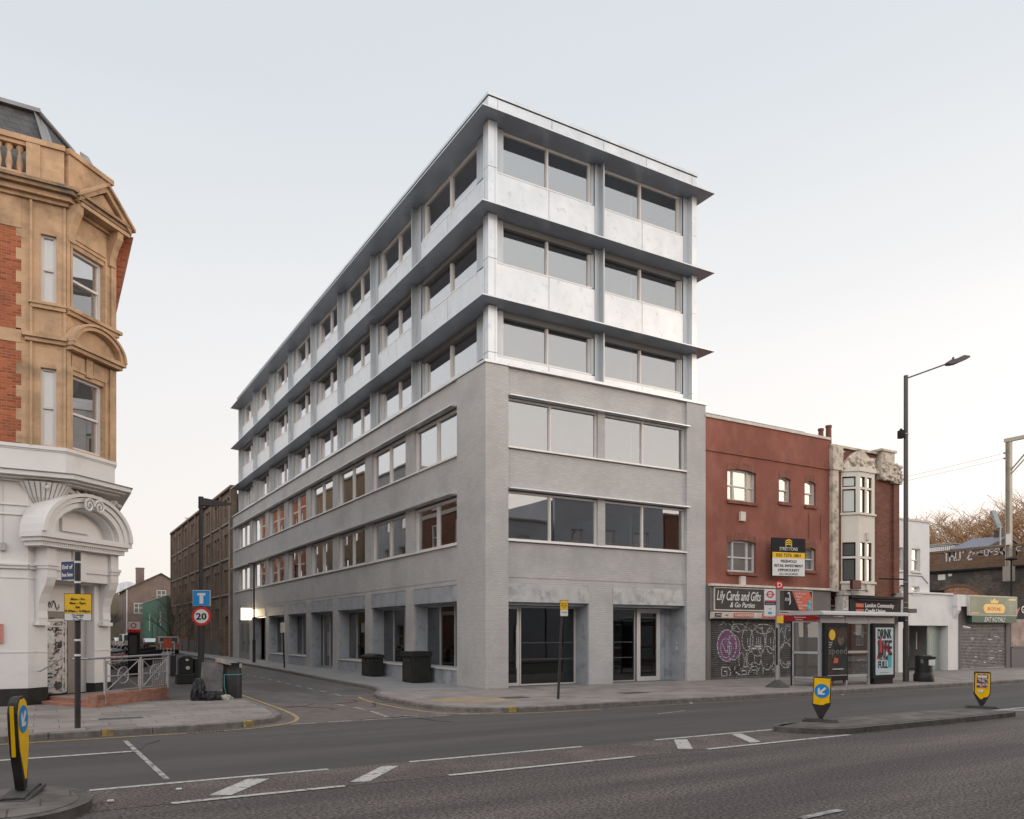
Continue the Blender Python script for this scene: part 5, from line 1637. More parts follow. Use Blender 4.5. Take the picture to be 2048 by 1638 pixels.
m = M(FW); m.box(b0+.5, b1-5, -.05, 0, .1, 1.35); m.out('painted_dado', m_ib, WH)

# green building, gabled house, olive gable, dome
GB = thing('green_house', (-.4, 90, .1), 'low green painted building past the warehouse with a white window', 'building')
FG2 = frame((-.45, 0, 0), (0, -1, 0))
gh = [(-84.5, -82.6, 2.9, 4.7), (-96, -94.5, 2.4, 4.6)]
m = M(FG2); wall(m, -104, -77.1, .05, 6.4, 0, .3, gh); m.box(-104, -77.1, .5, 8, .05, 6.2); m.out('painted_wall', m_grn, GB)
m = M(FG2); m.box(-104, -77.1, -.06, .4, 6.4, 6.5); m.out('coping', m_wsl, GB)
for h_ in gh: window(GB, FG2, *h_, .05, ((h_[0]+h_[1])/2,), (h_[2]+1.2,), fw=.1, mt=m_wt, gm=g_gry, fd=.08)
m = M(FG2); m.box(-86.6, -86.0, -.04, 0, .1, 3.3); m.box(-92.4, -91, -.04, 0, .1, 3.3); m.out('plank_door', mat('door_green', (.03, .09, .06), .6), GB)
GH = thing('gabled_brick_house', (3, 108, .1), 'pinkish brown gable ended house with square chimney past the green building', 'building')
FH = frame((-2.6, 106, 0), (1, 0, 0))
m = M(FH); m.prism([(0, .05), (9, .05), (9, 8.4), (4.9, 11.0), (.0, 8.4)], 0, 10, 'y'); m.out('brick_wall', m_rbn, GH)
m = M(FH); rake(m, (-.35, 8.2), (4.9, 10.95), .18, -.25, 10.2); rake(m, (4.9, 10.95), (9.3, 8.3), .18, -.25, 10.2); m.out('tiled_roof', m_rfd, GH)
m = M(FH); m.box(1.7, 2.8, 2, 3, 8.8, 11.9); m.box(1.65, 2.85, 1.95, 3.05, 11.8, 11.95); m.out('chimney', m_rbn, GH)
for x, z in ((1.2, 5.0), (4.3, 7.0), (6.5, 5.0)): window(GH, FH, x, x+1.3, z, z+1.5, -.06, (x+.65,), (z+.8,), fw=.08, mt=m_wt, gm=g_gry, fd=.08)
m = M(FH); m.cyl((.25, -.08, .1), (.25, -.08, 8.7), .08, n=6); m.out('drainpipe', m_wt, GH)
OG = thing('olive_gabled_building', (-6, 124, .1), 'olive brown low gabled building closing the side street', 'building')
FO = frame((-8.5, 122, 0), (1, 0, 0))
m = M(FO); m.prism([(0, .05), (7.5, .05), (7.5, 7.8), (5.6, 8.8), (3.2, 7.9), (2.6, 9.2), (.0, 9.2)], 0, 12, 'y'); m.out('brick_wall', m_olv, OG)
m = M(FO); m.box(-.1, 2.7, -.2, 12, 9.2, 9.4); m.out('roof_edge', m_rfd, OG)
for x in (.6, 3.4, 5.4): window(OG, FO, x, x+1.1, 3.2, 4.8, -.05, (x+.55,), (4.0,), fw=.08, mt=m_ib, gm=g_gry, fd=.08)
LF = thing('left_side_terrace', (-13, 105, .1), 'dim brown brick terrace end just right of the pub at street level', 'building')
m = M(); m.box(-16, -9.6, 100, 130, .05, 7.5); m.out('brick_wall', m_olv, LF)
m = M(); m.box(-16, -9.5, 99.8, 130, 7.5, 7.7); m.out('roof', m_rfd, LF)
for i in range(3): window(LF, frame((-15.5, 100, 0), (1, 0, 0)), .5+i*2, 1.5+i*2, 3, 4.8, -.05, fw=.08, mt=m_ib, gm=g_gry, fd=.08)
DM = M()
prof = []
for i in range(15):
    t = i/14; prof.append((16.0+28*t, 20 + 13*math.sin(math.pi*t)**.7))
DM.prism([(12, 10)] + prof + [(48, 10)], 500, 520, 'y')
for i in range(1, 14, 2):
    x, z = prof[i]; DM.cyl((x, 499.6, 20), (x+1.5, 499.6, z), .35, n=6)
tag(DM.out('stadium_roof', mat('stadium_white', (.55, .58, .62), .5, var=.1, vs=.05)), 'pale shallow domed roof far away beyond the gabled house', 'stadium')

# bare trees
m_bark = mat('bark_grey_brown', (.12, .095, .075), .9, var=.2, vs=3)
m_bark2 = mat('bark_sunset_lit', (.33, .20, .11), .9, var=.2, vs=3)  # orange evening light on the trees painted into the bark colour
def bare_tree(x, y, z, h, seed, label, mt, group='bare trees', depth=5, r0=.16, spread=.55, trunk=.28, kids=4, rk=.55):
    random.seed(seed)
    t = thing('bare_tree', (x, y, z), label, 'tree', group)
    tr = M(); cr_ = M()
    def br(p, d, l, r, k):
        m = tr if k == 0 else cr_
        q = p + d*l
        mid = p + d*l*.5 + Vector((random.uniform(-.06, .06), random.uniform(-.06, .06), 0))*l
        n = 7 if k == 0 else (4 if k < 3 else 3)
        m.cyl(p, mid, r, r*.82, n, caps=False); m.cyl(mid, q, r*.82, r*.64, n, caps=False)
        if k >= depth: return
        c_ = kids if k else kids+1
        for i in range(c_):
            a = random.uniform(0, 2*math.pi)
            e = Vector((math.cos(a), math.sin(a), random.uniform(-.1, .5)))
            nd = (d*(1-spread) + e*spread*random.uniform(.7, 1.3) + Vector((0, 0, .12))).normalized()
            s = p + d*l*random.uniform(.55, 1.0) if i else q
            br(s, nd, l*random.uniform(.58, .82), r*rk, k+1)
    br(Vector((x, y, z)), Vector((random.uniform(-.05, .05), random.uniform(-.05, .05), 1)).normalized(), h*trunk, r0, 0)
    tr.out('trunk', mt, t); cr_.out('crown', mt, t)
    return t
bare_tree(-1.9, 62, .12, 8.5, 5, 'slim bare street tree in front of the green building', m_bark, 'bare street trees', 4, .11)
bare_tree(-6.8, 86, .12, 8, 9, 'bare street tree in front of the olive gable', m_bark, 'bare street trees', 5, .12)

# railway viaduct and what stands on and behind it
m_vb = mat('viaduct_brick_dark', (.115, .092, .075), .95, var=.35, vs=.7, brick=(.225, .075, .01), mortar=(.085, .075, .065), bvar=.3, c2=(.06, .055, .05), c2s=.5, c2t=(.45, .6), bump=.5)
m_vp = mat('viaduct_parapet_brown', (.175, .105, .068), .9, var=.2, vs=.6, brick=(.225, .075, .01), mortar=(.12, .085, .06), bvar=.2, c2=(.10, .075, .055), c2s=.6, c2t=(.5, .7), bump=.4, stretch=(1, .4, 2))
VD = thing('railway_viaduct', (50, 14, .1), 'dark brick railway viaduct rising behind the low shops', 'viaduct')
m = M(); m.box(50.1, 56, 3, 70, -.02, 6.98); m.out('brick_wall', m_vb, VD)
m = M(); m.box(50.0, 50.4, 3, 70, 7.1, 8.55); m.box(49.95, 50.45, 3, 70, 8.55, 8.72); m.out('parapet', m_vp, VD)
m = M(); m.box(49.8, 50.4, 3, 70, 6.98, 7.1); m.out('ledge', m_bk, VD)
m = M()
FV = frame((50.1, 0, 0), (0, -1, 0))
m.xf = FV
arch(m, -12.9, 2.75, 3.0, 3.0, -.08, .05, 1.0, n=16)
m.out('arch_ring', m_vp, VD)
m = M(FV); arch(m, -12.9, .05, 2.72, 3.0, -.03, .03, 1.0, n=16); m.box(-15.6, -10.2, -.03, .03, .1, 3.0); m.out('arch_infill', mat('brick_arch_infill', (.33, .175, .105), .9, var=.15, vs=2, brick=(.5, .3, .03), mortar=(.2, .12, .08), bvar=.2), VD)
m = M(FV); gyv = -.12
tagline(m, "THU'Z", -13.9, 7.85, .72, .46, gyv, .12); tagline(m, '>>AE', -11.95, 8.15, .28, .3, gyv, .05); tagline(m, 'OFSKE', -10.7, 8.05, .48, .36, gyv, .08); tagline(m, 'FIX', -8.35, 7.9, .6, .4, gyv, .07)
m.out('graffiti_lettering', m_sw, VD)
m = M(FV); m.box(-14.45, -13.85, -.08, -.02, 6.35, 6.8); m.box(-13.6, -13.3, -.08, -.02, 6.62, 6.8); m.out('white_notice', m_wt, VD)
m = M(FV)
for i in range(5): m.box(-15.3, -13.9, -.6, -.1, 4.7+i*.18, 4.8+i*.18)
m.out('timber_stack', m_blk, VD)
def mast(x, y, label, top=16.3):
    t = thing('gantry_mast', (x, y, 6.3), label, 'mast')
    m = M(); m.box(x-.28, x+.28, y-.3, y+.3, 5.9, 7.0); m.out('bracket', m_wsl, t)
    m = M(); m.box(x-.17, x+.17, y-.17, y-.12, 6.3, top); m.box(x-.17, x+.17, y+.12, y+.17, 6.3, top); m.box(x-.02, x+.02, y-.12, y+.12, 6.3, top); m.out('post', mat('galvanised_warm', (.36, .32, .26), .6, metal=.2, var=.15, vs=1), t)
    m = M(); m.box(x-.12, x+.12, y-9, y+.3, top-.02, top+.25); m.cyl((x, y-.1, top-2.2), (x, y-2.2, top), .06, n=6); m.cyl((x, y-.1, top-2.5), (x, y-2.6, top), .05, n=6); m.out('cross_beam', MATS['galvanised_warm'], t)
    for z in (15.5, 15.1):
        m = M(); m.lathe((x, y+.32, z-.06), [(.04, 0), (.1, .03), (.04, .06), (.1, .09), (.04, .12)], 8); m.out('insulator', m_brown, t)
    m = M(); m.box(x-.19, x-.16, y-.22, y+.1, 8.6, 9.4); m.out('mast_plate', m_wt, t)
    return t
mast(49.0, 8.4, 'tall galvanised railway gantry mast bracketed to the viaduct at right')
m_wire = mat('wire_dark', (.16, .15, .14), .6, var=0)
for i, (z, dz, r_) in enumerate(((15.5, .6, .010), (15.1, .5, .010), (10.9, .3, .008), (10.2, .3, .008))):
    m = M(); pts = []
    for k in range(13):
        t_ = k/12; pts.append((49+t_*3, 8.6+t_*50, z - dz*4*t_*(1-t_) + (0 if i < 2 else t_*.0)))
    m.tube(pts, r_, 4)
    tag(m.out('overhead_wire', m_wire, origin=(49, 8.6, z)), ['topmost of the thin wires running left from the gantry mast', 'second thin wire just below the topmost on the gantry mast', 'thin wire low over the viaduct, upper of the low pair', 'lowest thin wire over the viaduct parapet'][i], 'wire', 'overhead wires')
# second, short lamp post in front of viaduct
t = thing('viaduct_lamp', (47.2, 7.3, .1), 'small black lamp post standing close before the viaduct, right of the mast', 'lamp')
m = M(); m.cyl((47.2, 7.3, .1), (47.2, 7.3, 7.3), .06, n=8); m.out('post', m_bk, t)
m = M(); m.lathe((47.2, 7.3, 7.25), [(.05, 0), (.42, .08), (.3, .2), (.08, .26)], 12); m.out('lamp_head', m_bk, t)
# floodlight panel
t = thing('floodlight', (60, 14.8, 8.5), 'tilted grey floodlight panel on a pole above the viaduct', 'floodlight')
m = M(); m.cyl((60, 14.8, 6), (60, 14.8, 11.4), .07, n=8); m.box(59.6, 60.4, 14.1, 15.5, 9.7, 9.78); m.out('post', m_galv, t)
m = M(frame((60, 14.9, 11.3), (.15, .42, 1), (1, -.3, 0)))
for i in range(9): m.box(0+i*.2, .17+i*.2, -.05, .1, -.28, .28)
m.box(0, 1.8, .1, .14, -.25, .25)
m.out('panel', mat('panel_grey', (.22, .24, .235), .6, var=.15), t)
# cottage roofs beyond the viaduct
def cottage(x, y0, y1, zr, zt_, label, wallm, n=1):
    t = thing('house_beyond_viaduct', (x, (y0+y1)/2, 7), label, 'house')
    m = M(); m.box(x, x+8, y0, y1, 6, zr); m.prism([(x, zr), (x+8, zr), (x+4, zt_)], y0, y0+.2, 'y'); m.prism([(x, zr), (x+8, zr), (x+4, zt_)], y1-.2, y1, 'y'); m.out('wall', wallm, t)
    m = M(); m.add([(x-.3, y0-.2, zr-.1), (x-.3, y1+.2, zr-.1), (x+4, y1+.2, zt_), (x+4, y0-.2, zt_), (x+8.3, y1+.2, zr-.1), (x+8.3, y0-.2, zr-.1),
                    (x-.3, y0-.2, zr+.05), (x-.3, y1+.2, zr+.05), (x+4, y1+.2, zt_+.15), (x+4, y0-.2, zt_+.15), (x+8.3, y1+.2, zr+.05), (x+8.3, y0-.2, zr+.05)],
                   [(0,1,2,3), (3,2,4,5), (6,9,8,7), (9,11,10,8), (0,6,7,1), (5,4,10,11), (0,3,9,6), (3,5,11,9), (1,7,8,2), (2,8,10,4)]); m.out('slate_roof', m_slb, t)
    m = M(); m.box(x+3.5, x+4.4, y0+.2, y0+1.1, zt_-.6, zt_+.8); m.out('chimney', m_vb, t)
    f_ = frame((x, y0, 0), (0, -1, 0))
    window(t, f_, -(y1-y0)*.35, -(y1-y0)*.12, zr-1.0, zr-.25, -.08, (), (), fw=.1, mt=m_wt, gm=g_gry, fd=.1)
    return t
m_slb = mat('slate_blue_grey', (.13, .135, .16), .6, var=.12)
cottage(74, 23.6, 27.2, 11.3, 12.6, 'small slate roofed house with a white window just above the viaduct parapet', m_vb)
cottage(74, 12.5, 16.5, 11.3, 13.6, 'slate roofed house right of the gantry mast beyond the parapet', m_wr)
cottage(86, 17.5, 25, 12.8, 15.0, 'pale rendered house behind the floodlight panel', m_wr)
t = thing('pale_low_block', (70, 28, 7), 'pale flat roofed block left of the slate roofed house', 'house')
m = M(); m.box(76, 82, 28.7, 33.2, 6, 12.2); m.out('wall', m_wr, t)
m = M(); m.box(75.8, 82.2, 28.5, 33.4, 12.2, 12.35); m.out('roof', m_wsl, t)
m = M()
for i in range(16): m.cyl((57, 17.5+i*.18, 8.4), (57, 17.5+i*.18, 9.9), .02, n=4)
m.box(56.98, 57.02, 17.4, 20.4, 9.85, 9.9)
tag(m.out('viaduct_railing', m_bk, origin=(57, 19, 8.4)), 'short dark railing on the viaduct before the pale block', 'railing')
for i, (x, y, h, lab) in enumerate(((104, 53.5, 17.5, 'bare tree nearest the white house edge beyond the viaduct'), (106, 49.5, 18, 'second bare tree beyond the viaduct, above the pale block'), (110, 45.8, 18.5, 'third bare tree from the left beyond the viaduct'),
                                    (112, 43, 19, 'bare tree behind the slate roofed house'), (112, 39.8, 20, 'bare tree just left of the tilted floodlight'), (114, 36.5, 20, 'bare tree behind the gantry mast'), (116, 33, 19.5, 'bare tree at the right frame edge beyond the viaduct'))):
    bare_tree(x, y, 1, h*1.2, 30+i, lab, m_bark2, 'bare trees beyond the viaduct', 5, .30, .62, .37, 4, .62)
# bushes / trailing twigs on warehouse top
for x, y, s in ((.0, 57, 1), (.1, 68, 2)):
    bare_tree(x+.2, y, 13.75, 1.6, 50+s, 'sprig of bare buddleia on the warehouse parapet, '+('nearer' if s == 1 else 'farther')+' of two', m_bark, 'sprigs on the parapet', 3, .02, .7)

# west side of the side street (reflected in the windows) and across the main road
FSW = frame((-11.1, 0, 0), (0, 1, 0))     # faces +X
m_ry = mat('brick_yellow_brown', (.22, .155, .10), .9, var=.15, vs=1, brick=(.225, .075, .008), bvar=.15)
m_wbd = mat('band_white_stone', (.55, .51, .46), .8, var=.1)
face_bldg('side_street_building', 'grey rendered block reflected in the side windows', FSW, 33, 42, 15.2, m_wpd, 4, 3, 1.4, 1.7)
face_bldg('side_street_building', 'yellow brown brick block reflected in the side windows', FSW, 43.5, 61, 16.2, m_ry, 4, 3.4, 1.3, 1.8)
face_bldg('side_street_building', 'orange red brick block with white bands reflected in the side windows', FSW, 61.2, 84, 17, m_rb, 5, 3.2, 1.3, 1.8, band=m_wbd)
PBW = FSW
m = M(FSW)
for z in (3.3, 6.9, 7.4, 10.4, 12.9): m.box(14, 31, -.06, 0, z, z+.28)
m.out('stone_band', m_wbd, PB)
for i in range(4):
    for z in (4.2, 7.9, 10.9): window(PB, FSW, 15.2+i*4.1, 16.8+i*4.1, z, z+1.9, -.08, (16+i*4.1,), (z+1,), fw=.08, mt=m_sash, gm=g_vic, fd=.09)
FOP = frame((0, -28, 0), (-1, 0, 0))      # faces +Y
m_blw = mat('render_blue_white', (.36, .36, .385), .8, var=.08)
face_bldg('opposite_building', 'pale blue rendered building across the road, mirrored in the first floor panes', FOP, -32.6, -22, 12.9, m_blw, 3, 3.2, 1.2, 1.9, fh=3.8)
face_bldg('opposite_building', 'lower pale building across the road, mirrored in the first floor pane', FOP, -21.8, -10, 10.6, m_blw, 3, 3.0, 1.1, 1.7, fh=3.4)
face_bldg('opposite_building', 'brown brick building across the road, mirrored at the far pane', FOP, -54, -32.8, 12.2, m_rbs, 3, 3.2, 1.2, 1.8, fh=3.6)
face_bldg('opposite_building', 'dark red brick building across the road behind the camera', FOP, -9.8, 16, 11, m_rbn, 3, 3.2, 1.2, 1.8, fh=3.5)
face_bldg('opposite_building', 'brown building across the road to the west', FOP, 16.2, 50, 11, m_olv, 3, 3.2, 1.2, 1.8, fh=3.5)

# cars in the side street
def car(x, y, rz, paint, label, kind='car'):
    f_ = Matrix.Translation((x, y, .0)) @ Matrix.Rotation(rz, 4, 'Z')
    t = thing('parked_'+kind, (x, y, 0), label, kind, 'cars parked along the side street')
    van = kind in ('van', 'taxi')
    L_, Wd, H = (4.6, 1.85, 1.95 if kind == 'van' else 1.72) if van else (4.2, 1.72, 1.45)
    prof = [(-L_/2, .35), (L_/2, .35), (L_/2+.02, .8), (L_/2-.1, 1.0), (L_*.24, 1.08), (L_*.1, H), (-L_*.42, H-.02), (-L_/2+.03, 1.1)] if van else \
           [(-L_/2, .3), (L_/2, .3), (L_/2, .68), (L_/2-.2, .82), (L_*.2, .92), (L_*.03, H), (-L_*.3, H-.03), (-L_*.47, .98), (-L_/2, .85)]
    m = M(f_); m.prism([(p[0], p[1]) for p in prof[:]], -Wd/2, Wd/2, 'y')
    b_ = m.out('body', paint, t, bevel=.05)
    m = M(f_)
    zt2 = H-.1
    for s_ in (-1, 1): m.prism([(L_*.17, 1.0), (L_*.05, zt2), (-L_*.3, zt2), (-L_*.42, 1.02)], s_*(Wd/2+.005), s_*(Wd/2-.01), 'y')
    m.box(-L_/2+ (.0 if van else .12), -L_/2+(.03 if van else .16), -Wd/2+.15, Wd/2-.15, 1.08 if van else .98, zt2) if van else m.prism([(-L_*.478, .98), (-L_*.318, H-.1), (-L_*.325, H-.02), (-L_*.49, 1.0)], -Wd/2+.15, Wd/2-.15, 'y')
    m.out('window', g_drk, t)
    for s_ in (-1, 1):
        for q in (-.32, .31):
            m = M(f_); m.cyl((L_*q, s_*(Wd/2-.2), .32), (L_*q, s_*(Wd/2+.02), .32), .32, n=16); w_ = m.out('wheel', m_blk, t)
            m = M(f_); m.cyl((L_*q, s_*(Wd/2+.02), .32), (L_*q, s_*(Wd/2+.03), .32), .19, n=12); m.out('rim', m_galv, w_)
        m = M(f_); m.box(-L_/2-.02, -L_/2+.1, s_*(Wd/2-.26), s_*(Wd/2-.04), .72, .95); m.out('tail_light', m_rd, t)
    m = M(f_); m.box(-L_/2-.03, -L_/2+.02, -.26, .26, .5, .62); m.out('number_plate', m_ye, t)
    m = M(f_); m.box(-L_/2-.04, -L_/2+.1, -Wd/2+.05, Wd/2-.05, .32, .48); m.out('bumper', m_bk, t)
    return t
cp = lambda n, c_: mat('car_paint_'+n, c_, .25, metal=.2, var=0, coat=.6)
def atx(pxx, y, z=0):
    a = (pxx-1024)/1583.; dx, dy = .5089+a*.8608, .8608-a*.5089
    return CAM[0] + (y-CAM[1])*dx/dy
car(atx(333, 60), 60, R(88), cp('taupe', (.20, .165, .13)), 'dark taupe taxi nearest in the side street, by the orange sign', 'taxi')
car(atx(298, 80), 80, R(92), cp('black', (.04, .045, .055)), 'dark blue grey hatchback left of the taxi', 'car')
car(atx(255, 92), 92, R(95), cp('white', (.55, .55, .55)), 'white van seen just left of the black totem', 'van')
car(atx(240, 100), 101, R(95), cp('white2', (.6, .58, .56)), 'white car farthest left beyond the hire bikes', 'car')
# works barrier sign
t = thing('roadworks_barrier', (atx(335, 52), 52, .0), 'orange notice on a white and black barrier frame by the taxi', 'barrier')
x = atx(335, 52)
m = M(); m.box(x-.35, x+.35, 51.95, 52.0, .75, 1.55); m.out('orange_panel', m_og, t)
m = M()
for q in (-.55, -.3, .0, .3, .55): m.cyl((x+q, 52.05, 0.02), (x+q, 52.05, 1.25), .03, n=6)
m.box(x-.6, x+.6, 52.02, 52.08, 1.2, 1.28); m.box(x-.6, x+.6, 52.02, 52.08, .3, .36); m.out('barrier_frame', m_wt, t)
# hire bikes
def bike(x, y, rz, label):
    t = thing('hire_bicycle', (x, y, .12), label, 'bicycle', 'red hire bicycles in their docking row')
    f_ = Matrix.Translation((x, y, .12)) @ Matrix.Rotation(rz, 4, 'Z')
    for q in (-.52, .52):
        m = M(f_); m.tube([(q+.31*math.cos(k*math.pi/8), 0, .33+.31*math.sin(k*math.pi/8)) for k in range(17)], .022, 5)
        for k in range(6): m.cyl((q, 0, .33), (q+.3*math.cos(k*math.pi/3), 0, .33+.3*math.sin(k*math.pi/3)), .005, n=3)
        m.out('wheel', m_bk, t)
    m = M(f_); m.tube([(-.52, 0, .33), (-.1, 0, .32), (.38, 0, .75), (.52, 0, .33)], .03, 6); m.cyl((-.1, 0, .3), (-.22, 0, .85), .025, n=6); m.cyl((.38, 0, .7), (.34, 0, 1.05), .022, n=6); m.out('frame', m_galv, t)
    m = M(f_); m.prism([(-.85, .35), (-.75, .62), (-.5, .70), (-.25, .6), (-.3, .45), (-.5, .56), (-.72, .5)], -.07, .07, 'y'); m.out('mudguard', m_rd, t)
    m = M(f_); m.box(-.34, -.08, -.07, .07, .86, .93); m.out('saddle', m_bk, t)
    m = M(f_); m.tube([(.3, -.27, 1.06), (.36, 0, 1.05), (.3, .27, 1.06)], .018, 5); m.box(.42, .62, -.16, .16, .82, 1.02); m.out('handlebar', m_bk, t)
    m = M(f_); m.box(.75, .98, -.12, .12, 0, .85); m.out('docking_post', m_bk, t)
    return t
bk = bike(-9.6, 22.0, R(12), 'nearest red hire bicycle of the docking row, behind the railings')
for i in range(9):
    c_ = dup(bk, (-9.6+.26*(i+1) if i < 9 else 0, 23.1+1.15*i, .12), label=['second', 'third', 'fourth', 'fifth', 'sixth', 'seventh', 'eighth', 'ninth', 'farthest'][i] + ' red hire bicycle of the docking row from the railings')

# ---------------------------------------------------------------- street furniture
m_pole = mat('pole_black', (.035, .033, .034), .5, var=.15, vs=5)
m_lamp = mat('lamp_column_dark', (.085, .075, .072), .5, metal=.3, var=.15, vs=3)
m_blue = mat('sign_blue', (.02, .22, .52), .35, var=0)
m_dblue = mat('sign_dark_blue', (.02, .04, .10), .4, var=0)
m_byel = mat('bollard_yellow', (.80, .46, .005), .4, var=.08, vs=8)
m_bblk = mat('bollard_black', (.03, .028, .027), .55, var=.3, vs=6)
m_bin = mat('bin_black', (.022, .022, .021), .5, var=.2, vs=5)
m_grim = mat('base_rubber', (.07, .065, .06), .8, var=.25, vs=6)

def disc(m, cx_, cz_, r_, y0, y1, n=28): m.prism(ell(cx_, cz_, r_, r_, n), y0, y1, 'y')
def bollard(x, y, rz, label, kind, tilt=(0, 0), h0=.36, H=1.0, w=.36, dep=.15):
    t = thing('keep_left_bollard', (x, y, .122), label, 'traffic bollard', 'keep left bollards on the islands', rz, tilt)
    f_ = W[t]
    w2 = w/2
    body = [(-.05, .10), (.05, .10), (w2, h0), (w2, H-.02), (w2-.03, H), (-w2+.03, H), (-w2, H-.02), (-w2, h0)]
    if kind == 'round': body = [(-.05, .08), (.05, .08), (w2-.02, .55), (w2, .75), (w2, H-.16), (w2-.05, H-.05), (w2-.12, H), (-w2+.12, H), (-w2+.05, H-.05), (-w2, H-.16), (-w2, .75), (-w2+.02, .55)]
    m = M(f_); m.prism(body, -dep/2, dep/2, 'y'); m.out('bollard_shell', m_bblk, t, bevel=.008)
    for s_ in (-1, 1):
        m = M(f_)
        y0, y1 = (-dep/2-.006, -dep/2+.002) if s_ < 0 else (dep/2-.002, dep/2+.006)
        if kind == 'round': fp = [(-.03, .2), (.03, .2), (w2-.035, .58), (w2-.02, .75), (w2-.02, H-.17), (w2-.07, H-.07), (w2-.13, H-.03), (-w2+.13, H-.03), (-w2+.07, H-.07), (-w2+.02, H-.17), (-w2+.02, .75), (-w2+.035, .58)]
        elif kind == 'flat': fp = [(-w2+.02, h0+.02), (-.02, h0-.0), (.05, h0+.01), (.09, h0+.04), (w2-.02, h0+.06), (w2-.02, H-.03), (-w2+.02, H-.03)]
        else: fp = [(-w2+.02, h0+.02), (-.05, h0-.12), (.0, h0-.13), (.02, h0-.09), (w2-.06, h0-.06), (w2-.02, h0+.02), (w2-.02, H-.04), (-w2+.02, H-.04)]
        m.prism(fp, y0, y1, 'y'); m.out('face_panel', m_byel, t)
        m = M(f_); m.prism([(-dep/2+.03, h0+.05 if kind != 'round' else .5), (dep/2-.03, h0+.05 if kind != 'round' else .5), (dep/2-.03, H-.08), (-dep/2+.03, H-.08)], s_*(w2+.004), s_*(w2-.004), 'x'); m.out('side_strip', m_byel, t)
    zc_ = H-.30 if kind != 'round' else H-.26; rr_ = w*.42
    yy = -dep/2-.006
    if kind != 'stuck':
        m = M(f_); disc(m, 0, zc_, rr_, yy-.004, yy); m.out('arrow_roundel', m_blue, t)
        m = M(f_)
        d1 = (-.7071, -.7071); n1 = (-.7071, .7071)
        def pt(a, b_): return (d1[0]*a+n1[0]*b_, zc_+d1[1]*a+n1[1]*b_)
        s_ = rr_/.15
        poly = [pt(-.10*s_, .022*s_), pt(.03*s_, .022*s_), pt(-.02*s_, .085*s_), pt(.03*s_, .085*s_), pt(.105*s_, 0), pt(.03*s_, -.085*s_), pt(-.02*s_, -.085*s_), pt(.03*s_, -.022*s_), pt(-.10*s_, -.022*s_)]
        m.prism(poly, yy-.008, yy-.004, 'y'); m.out('arrow', m_wt, t)
    else:
        m = M(f_); m.box(-w2+.05, w2-.06, yy-.004, yy, h0+.16, H-.06); m.out('sticker', mat('sticker_maroon', (.16, .05, .07), .6, var=.5, vs=22, c2=(.45, .38, .34), c2s=16, c2t=(.5, .56)), t)
        m = M(f_); m.box(-w2+.07, w2-.09, yy-.008, yy-.004, H-.15, H-.09); m.box(-w2+.09, -w2+.2, yy-.008, yy-.004, h0+.04, h0+.11); m.out('sticker', m_wt, t)
    m = M(f_); m.box(-.36, .36, -.16, .16, 0, .035); m.box(-.3, .3, -.11, .11, .035, .06); m.cyl((0, 0, .05), (0, 0, .14), .045, n=10)
    for a in (-.3, .3):
        for b_ in (-.11, .11): m.cyl((a, b_, .035), (a, b_, .06), .018, n=6)
    m.out('base_plate', m_grim, t)
    return t
def rzn(nx, ny): return math.atan2(nx, -ny)        # local -y turned to (nx, ny)
bollard(-13.09, -12.75, rzn(.97, -.26), 'round topped yellow bollard leaning on the near left island', 'round', tilt=(0, 0), H=1.16, w=.38, dep=.10).rotation_euler = (R(-1), R(-5), rzn(.97, -.26))
bollard(1.38, -12.35, rzn(-.86, -.62), 'yellow flat topped bollard with blue arrow at the near end of the right island', 'flat', tilt=(0, R(2.5)), H=.96)
bollard(7.42, -12.4, rzn(-.86, -.62), 'yellow bollard covered in maroon stickers at the far end of the right island', 'stuck', tilt=(0, R(1.5)), H=.92)

def plate(t, fr, x0, x1, z0, z1, mt, name='sign_plate', y0=-.01, y1=.0):
    m = M(fr); m.box(x0, x1, y0, y1, z0, z1); return m.out(name, mt, t)
# pole with bus lane sign
t = thing('sign_pole', (-12.29, -5.57, .12), 'black pole on the left pavement with a blue bus lane end sign', 'sign pole')
m = M(); m.cyl((-12.29, -5.57, .12), (-12.29, -5.57, 3.62), .055, n=14)
m.out('pole', m_pole, t)
m = M()
for z in (1.55, 1.85, 3.0, 3.4): m.cyl((-12.29, -5.57, z), (-12.29, -5.57, z+.04), .059, n=14)
m.out('clamp_band', m_wt, t)
fp_ = frame((-12.29, -5.64, 0), (.985, -.17, 0))
plate(t, fp_, -.23, .24, 2.40, 2.78, m_ye); plate(t, fp_, -.23, .24, 2.26, 2.395, m_wt); plate(t, fp_, -.24, .25, 2.25, 2.79, m_bk, 'plate_edge', 0, .012)
for i, s in enumerate(('Mon - Fri', '8am - 7pm', 'Sat', '8.30am - 5.00pm')): text(s, .065, fp_, 0, 2.66-i*.078, m_bk, t, align='CENTER', off=-.013, bold=.001)
for i, s in enumerate(('No loading', 'Mon - Fri', '4 - 7 pm')): text(s, .046, fp_, 0, 2.355-i*.043, m_bk, t, align='CENTER', off=-.013)
fb_ = frame((-12.36, -5.5, 0), (.55, -.83, 0))
plate(t, fb_, -.36, .02, 3.08, 3.44, m_dblue); plate(t, fb_, -.37, .03, 3.07, 3.45, m_wt, 'plate_edge', 0, .01)
text('End of', .12, fb_, -.17, 3.29, m_wt, t, align='CENTER', off=-.013, bold=.002); text('bus lane', .11, fb_, -.17, 3.14, m_wt, t, align='CENTER', fit=.32, off=-.013, bold=.002)
